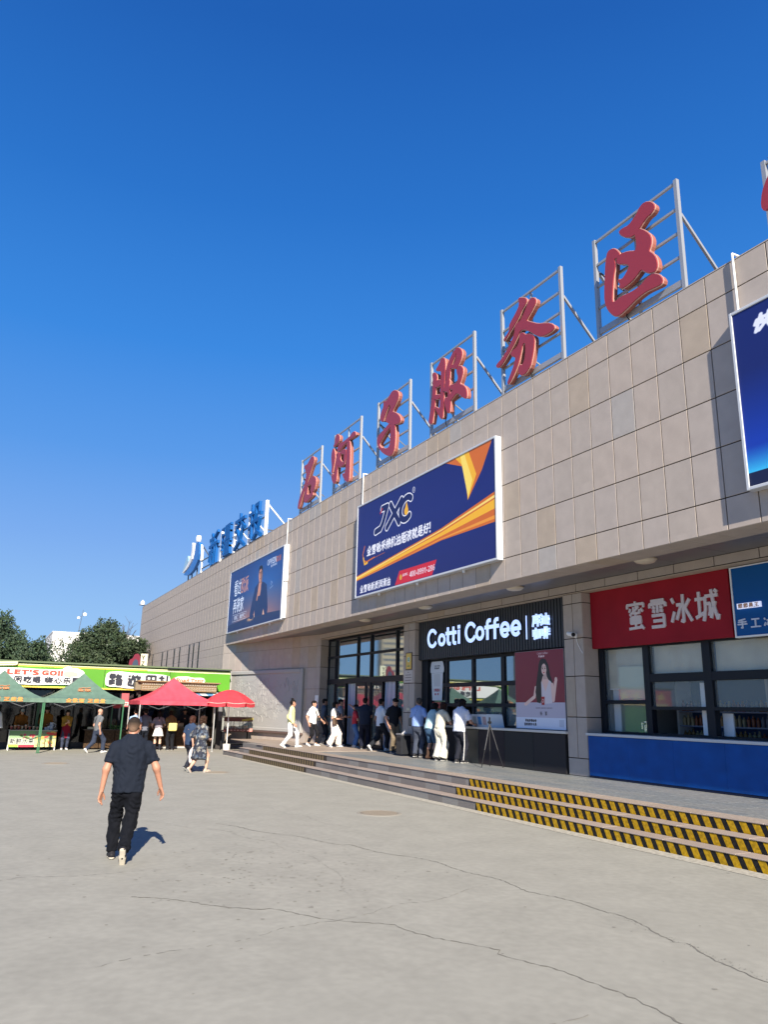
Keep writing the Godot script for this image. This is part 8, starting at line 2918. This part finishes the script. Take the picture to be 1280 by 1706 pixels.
const ROOF_CHARS := {
	"district": ["-23 222, -14 224, 5 220, 25 230, 38 243, 50 246, 66 237, 74 226, 75 217, 67 210, 53 209, 42 202, 32 196, 21 190, 9 190, -7 200, -19 213", "19 195, 32 196, 45 184, 57 168, 61 155, 59 143, 52 132, 61 122, 69 107, 71 89, 65 80, 50 84, 37 95, 30 104, 13 94, -8 89, -25 89, -33 97, -28 101, -36 116, -23 109, -10 117, 1 130, -16 142, -33 151, -34 163, -23 169, -2 163, 18 152, 22 162, 22 176", "-58 194, -47 195, -36 189, -23 169, -30 164, -41 168, -38 151, -45 130, -50 104, -54 74, -47 69, -31 73, -2 68, 23 69, 43 78, 59 78, 73 68, 81 54, 77 45, 60 47, 37 50, 13 47, -12 39, -38 33, -52 40, -68 62, -75 85, -73 116, -68 156, -64 179", ],
	"affair": ["-22 244, -4 236, 8 228, 12 220, 6 212, -8 204, -22 190, -35 181, -45 175, -57 168, -73 157, -85 153, -86 159, -73 165, -61 172, -62 186, -50 196, -32 208, -18 222", "26 219, 39 214, 47 204, 45 195, 30 182, 15 172, 7 167, 29 152, 50 138, 77 127, 97 117, 109 105, 109 98, 96 95, 72 97, 55 103, 38 116, 21 132, -1 148, -16 152, -31 138, -47 124, -67 110, -83 99, -100 91, -114 92, -121 99, -113 104, -95 109, -75 121, -54 138, -40 155, -37 177, -15 177, -3 188, 13 206", "-20 144, -7 142, 2 131, 17 127, 32 116, 37 104, 33 81, 26 60, 18 41, 2 31, -15 30, -26 39, -29 53, -23 63, -14 56, -4 65, 2 90, 1 113, -10 110, -18 89, -28 68, -42 51, -58 35, -70 29, -75 34, -62 49, -47 68, -37 89, -52 97, -59 107, -50 112, -32 113, -22 123", ],
	"service": ["-81 208, -68 207, -53 192, -56 171, -61 143, -64 115, -69 87, -75 66, -82 49, -93 53, -100 60, -96 76, -88 100, -82 127, -78 159, -76 185", "-62 211, -41 222, -31 234, -20 234, -10 226, -7 210, -9 182, -12 148, -15 114, -17 80, -20 50, -28 45, -40 57, -56 80, -67 98, -51 89, -38 79, -35 110, -33 144, -31 179, -31 199, -46 203", "-67 178, -33 171, -33 150, -70 158", "-70 135, -34 124, -38 111, -70 121", "-2 191, 8 204, 28 222, 46 232, 55 225, 45 211, 31 197, 21 184, 18 159, 13 150, -2 156, -1 172", "46 233, 60 232, 77 218, 83 204, 77 189, 65 177, 55 169, 38 176, 23 183, 28 190, 40 188, 50 198, 53 214", "-5 159, 18 150, 15 131, 18 113, 23 88, 20 67, 18 49, 3 54, -5 73, -12 93, -7 105, 8 97, 8 117, -20 128, -20 136, -5 136", "55 170, 72 172, 86 157, 87 145, 79 129, 69 116, 88 105, 102 90, 106 69, 101 61, 83 72, 64 90, 50 95, 30 86, 15 83, 5 95, 20 104, 35 112, 15 123, 20 132, 40 127, 57 126, 62 141, 55 156", ],
	"child": ["37 248, 60 236, 70 220, 64 206, 49 193, 33 182, 27 176, 53 163, 76 144, 85 129, 77 120, 51 124, 15 134, -5 149, -22 160, -12 172, 0 184, 13 199, 6 211, -13 195, -30 178, -39 164, -57 172, -61 188, -51 205, -38 217, -39 236, -15 229, 5 242, 21 249", "15 139, 45 131, 50 95, 49 64, 44 40, 29 27, 10 29, -20 44, -55 67, -45 74, -8 59, 13 64, 17 93", "5 143, 19 128, -14 119, -40 105, -60 95, -61 85, -42 71, -52 66, -73 86, -80 108, -75 123, -51 128, -21 135", ],
	"river": ["-66 246, -49 241, -33 228, -34 214, -46 204, -69 203, -85 201, -89 206, -76 213, -75 230", "-106 169, -101 187, -95 196, -85 196, -75 179, -68 160, -73 139, -81 119, -89 99, -99 102, -95 123, -100 144", "-45 169, -29 163, -34 139, -41 111, -45 85, -49 58, -63 49, -82 59, -98 85, -89 99, -78 85, -69 99, -62 125, -54 151", "-36 198, -16 198, 3 194, 40 196, 65 197, 79 205, 97 205, 111 196, 113 186, 96 184, 66 186, 35 181, 4 180, -20 168, -40 169, -54 178, -44 187", "38 186, 63 182, 68 142, 69 101, 69 61, 68 30, 54 26, 38 33, 14 55, 4 71, 29 64, 36 97, 39 137", "-23 164, -13 155, -21 135, -7 120, 16 111, 26 103, -2 100, -28 104, -38 116, -34 136", "-20 164, 12 163, 32 155, 36 138, 31 118, 23 104, 13 115, 14 131, 17 144, -13 152", ],
	"stone": ["44 231, 64 224, 75 211, 67 196, 50 180, 33 160, 17 141, -1 123, -18 108, -35 88, -52 68, -69 45, -80 37, -89 43, -84 63, -71 84, -46 109, -21 126, -15 143, -6 168, -16 186, -34 203, -31 212, 0 209, 22 221", "-12 118, 15 120, 14 97, 9 77, 33 71, 62 76, 77 75, 76 55, 35 50, 5 45, -17 51, -21 69, -17 95", "3 123, 33 134, 55 141, 73 140, 95 127, 106 113, 101 95, 90 77, 67 69, 47 83, 56 101, 51 113, 16 111", ],
}
const GLYPHS := {
	"正": "1012 9012|5012 5088|5048 8548|2448 2488|0588 9588",
	"能": "3005 1528 4525|3812 4830|1238 1295|1238 4538 4590 3892|1255 4555|1272 4572|8808 6020|6003 6042 9042 9030|8852 6065|6050 6092 9292 9278",
	"量": "2205 2230 7830 7805 2205|2217 7817|0540 9540|2050 2075 8075 8050 2050|5050 5095|2062 8062|1585 8585|0595 9595",
	"金": "5003 3025 0545|5003 7025 9545|3045 7045|1862 8262|5045 5092|2570 3586|7570 6586|0594 9594",
	"徽": "2203 0525|2525 0350|1540 1597|3510 3530 5530 5512|4503 4530|3240 5840|3855 5555 4565 3670 5670|4570 4595|3680 3092|5280 5888|7203 6035|6525 9725|8825 8060 5897|6635 7870 9797",
	"酒": "1008 2018|0330 1340|0592 2062|2812 9712|3228 3295 9295 9228 3228|5012 5048 3660|7012 7050 9058|3272 9272|3293 9293",
	"路": "1008 1035 4035 4008 1008|2535 2585|2560 4560|1055 1088|0592 4580|6503 5035|5820 8820 5055|6025 9560|5862 5895 9095 9062 5862",
	"遊": "1008 2018|0538 2038 0888|0888 3095 9797|3503 4012|2820 5820|3820 3045 2880|3838 5538 5078 4475|7003 6028|6820 9720|6838 9038 7850|7850 7885 7082|5860 9860",
	"巴": "1510 1585 2592 9292 9275|1510 8510 8550 1550|5010 5050",
	"扎": "0525 4525|2503 2590 1285|0565 4550|6503 6585 7092 9592 9575",
	"闲": "1503 2212|0820 0897|3008 9208 9295 8292|3035 7535|5220 5285|5235 2868|5238 7868",
	"吃": "0815 0875 3575 3515 0815|5503 4030|5018 9518|5038 8838 5085 5295 9595 9580",
	"喝": "0815 0875 3075 3015 0815|4503 4540 8840 8803 4503|4520 8820|4845 3865|4555 9355 9090 8092|6555 4578|6058 7875|4275 4290 8090",
	"嗨": "0420 0470 2270 2220 0420|3008 3815|2835 3642|2890 3865|5503 4522|5015 9715|5030 4680 8880 9030 5030|4455 9855|6238 7048|6060 6870",
	"心": "1545 0875|3035 3282 4292 7292 7678|4815 5832|7838 9565",
	"乐": "8005 2012 1548 9248|5025 5090 3888|2860 1080|7260 9280",
	"园": "0805 9205 9295 0895 0805|2825 7225|2042 8042|4042 3580 2482|6042 6075 7880 8068",
	"新": "2503 3010|0518 4518|1522 1835|3522 3235|0340 4840|0558 4558|2540 2597|1265 0585|3565 4580|8803 5815 5860 4895|5838 9738|8038 8097",
	"疆": "0510 3510 3530 0730 0750 3550 3090 2088|0362 2062|1255 1275|4508 9508|4850 4812 9212 9250 4850|4830 9230|7012 7050|4258 9858|4862 4890 9290 9262 4862|4876 9276|7062 7090|4097 9797",
	"交": "5003 5015|0818 9218|3528 1245|6528 9045|7545 5580 1097|2848 5578 9297",
	"投": "0525 4025|2203 2290 1085|0362 4050|5508 5530 4842|5508 8208 8235 9738|4852 9052 7085 4597|5260 7285 9797",
	"看": "8503 2010|1522 8822|0536 9536|4522 0868|3050 3097 8297 8250 3050|3066 8266|3082 8282",
	"过": "1008 2020|0540 2040 2078 0590|0590 2582 9795|3528 9728|7503 7578 6274|4545 5558",
	"欧": "4808 0808 0890 5090|1225 4575|4325 1075|6503 5535|6020 9520 9035|7535 7260 5095|7250 9695",
	"派": "1005 2015|0530 1540|0592 2060|8805 4012 3550 2895|5535 5590 7080|8828 5532|6832 7870 9795|9242 7858",
	"再": "0810 9210|2030 2097|2030 8230 8292 7090|5010 5062|2046 8246|0464 9664",
	"装": "1505 2012|1528 3020|3203 3240|4518 9518|7003 7040|5038 9038|5042 5050|0552 9552|4552 1072|3068 3095 4888|5560 7285 9595|8062 6572",
	"家": "5003 5012|0830 0815 9215 9228|2028 8028|5030 1050|3842 5060 5085 4095 3592|4552 0872|5068 1092|8042 6055|5850 9288",
	"采": "8505 1515|2025 2838|4822 5235|7822 6838|0548 9548|5035 5097|4550 0885|5550 9285",
	"棉": "0328 3828|2003 2097|2030 0365|2040 3555|6503 5812|4815 4845 9045 9015 4815|4830 9030|4555 4588|4555 9455 9485 8882|6845 6897",
	"机": "0328 4028|2203 2297|2030 0365|2442 4055|5010 5055 4095|5010 8010 8085 8593 9793 9778",
	"油": "1005 2015|0332 1540|0592 2062|3230 3295 9295 9230 3230|6203 6295|3262 9262",
	"脂": "1008 1065 0395|1008 3808 3890 3090|1030 3830|1050 3850|5503 5530 6038 9538 9528|9005 5518|5250 5297 9297 9250 5250|5273 9273",
	"液": "0805 1815|0332 1340|0592 1862|6003 6012|2815 9815|4520 3055|3842 3897|6522 5058|6232 9032 8055 5097|6045 7055|5850 9797",
	"就": "2503 2512|0515 5015|1025 1045 4545 4525 1025|2845 2890 2088|1255 0575|4055 5072|5330 9730|7003 7040 5095|7535 7585 8092 9592 9578|8508 9218",
	"是": "2205 2242 7842 7805 2205|2224 7824|0552 9552|5052 5090|5070 8570|2860 0595|2075 5092 9795",
	"好": "2203 1055 4085|3828 3055 0592|0328 4528|5212 9012 7235|7235 7285 6090 5585|4852 9852",
	"雪": "1510 8510|0832 0820 9220 9232|5010 5050|2230 3834|2242 3846|6230 7834|6242 7846|1858 8258 8295 1595|2576 8276",
	"驰": "0812 3812 3045|1225 0852 4052 3890 2586|0372 3565|5015 5085 5892 9792 9775|4548 9232 8862 8060|7003 7072",
	"质": "9005 1512 1560 0397|2028 9528|5512 5040|2842 2880|2842 8242 8278|5550 5268 2297|6082 8897",
	"润": "0805 1815|0330 1340|0592 1862|3005 3815|2822 2897|5008 9408 9492 8492|4530 8530|6530 6578|4853 8253|4278 8878",
	"滑": "1005 2015|0332 1540|0592 2062|4505 4535|4505 8205 8235|6205 6220 8220|2845 2835 9735 9745|4250 4297|4250 8550 8595 7892|4265 8565|4280 8580",
	"鲜": "2003 0825|1512 3812 3025|0828 4028 4062 0862 0828|2428 2462|0845 4045|0592 0375|1578 1792|2878 3090|4075 4588|5505 6515|8803 8015|5222 9722|5542 9342|5062 9762|7222 7297",
	"水": "5003 5090 3886|0830 3530 0882|8820 6042|5535 9592",
	"果": "2005 2048 8048 8005 2005|2026 8026|5005 5097|0560 9560|4560 0592|5560 9592",
	"库": "5002 5010|1012 9512|1512 1258 0395|3028 9028|5518 3852 9052|6538 6597|2570 9770",
	"迪": "1008 2020|0540 2040 2078 0590|0590 2582 9795|3828 3878 9278 9228 3828|6505 6578|3852 9252",
	"咖": "0525 0570 2070 2025 0525|2532 4832 4590 3888|3808 3560 2095|6025 6088 9088 9025 6025",
	"啡": "0525 0570 2270 2225 0525|4508 4570 3595|2825 4525|2845 4545|2868 4564|6808 6897|6825 9725|6845 9745|6868 9768",
	"蜜": "5002 5010|0825 0812 9212 9225|2525 1838|4020 4242 7042 7030|6820 2048|5018 5824|7828 8838|2555 2575 7575 7555 2555|5045 5093|1593 8590|7582 9096",
	"冰": "0812 1828|0588 2055|6003 6090 4885|3035 5235 2882|9020 6845|6238 9790",
	"城": "0328 3828|2005 2080|0385 3872|4522 9722|4522 4560 3597|4545 6545 6378 5576|7203 7850 9295 9780|8540 6590|8505 9514",
	"手": "8003 1514|1030 9030|0552 9552|5010 5090 3585",
	"工": "1512 8512|5012 5085|0588 9588",
	"快": "2203 2297|0828 0552|3322 3838|4525 8825 8850|3552 9752|6503 6555 3895|6555 9795",
	"杨": "0328 3828|2003 2097|2030 0365|2442 3855|4510 8810 4545|4545 9345 9090 8092|6548 4578|8048 5095",
	"幂": "0818 0805 9205 9218|2520 2545 7545 7520 2520|2532 7532|0855 9255|4550 1278|5558 9078|2580 2597|2578 7878 7892|5065 5097",
	"王": "1512 8512|5012 5090|2050 8050|0590 9590",
	"憨": "1508 3505|0820 4520|2508 2525|0830 4230 4248 1048 0830|5508 8808|5520 9520|7003 5548|7025 9545|1562 0888|3058 3288 7088 7278|4855 5870|8060 9580",
}
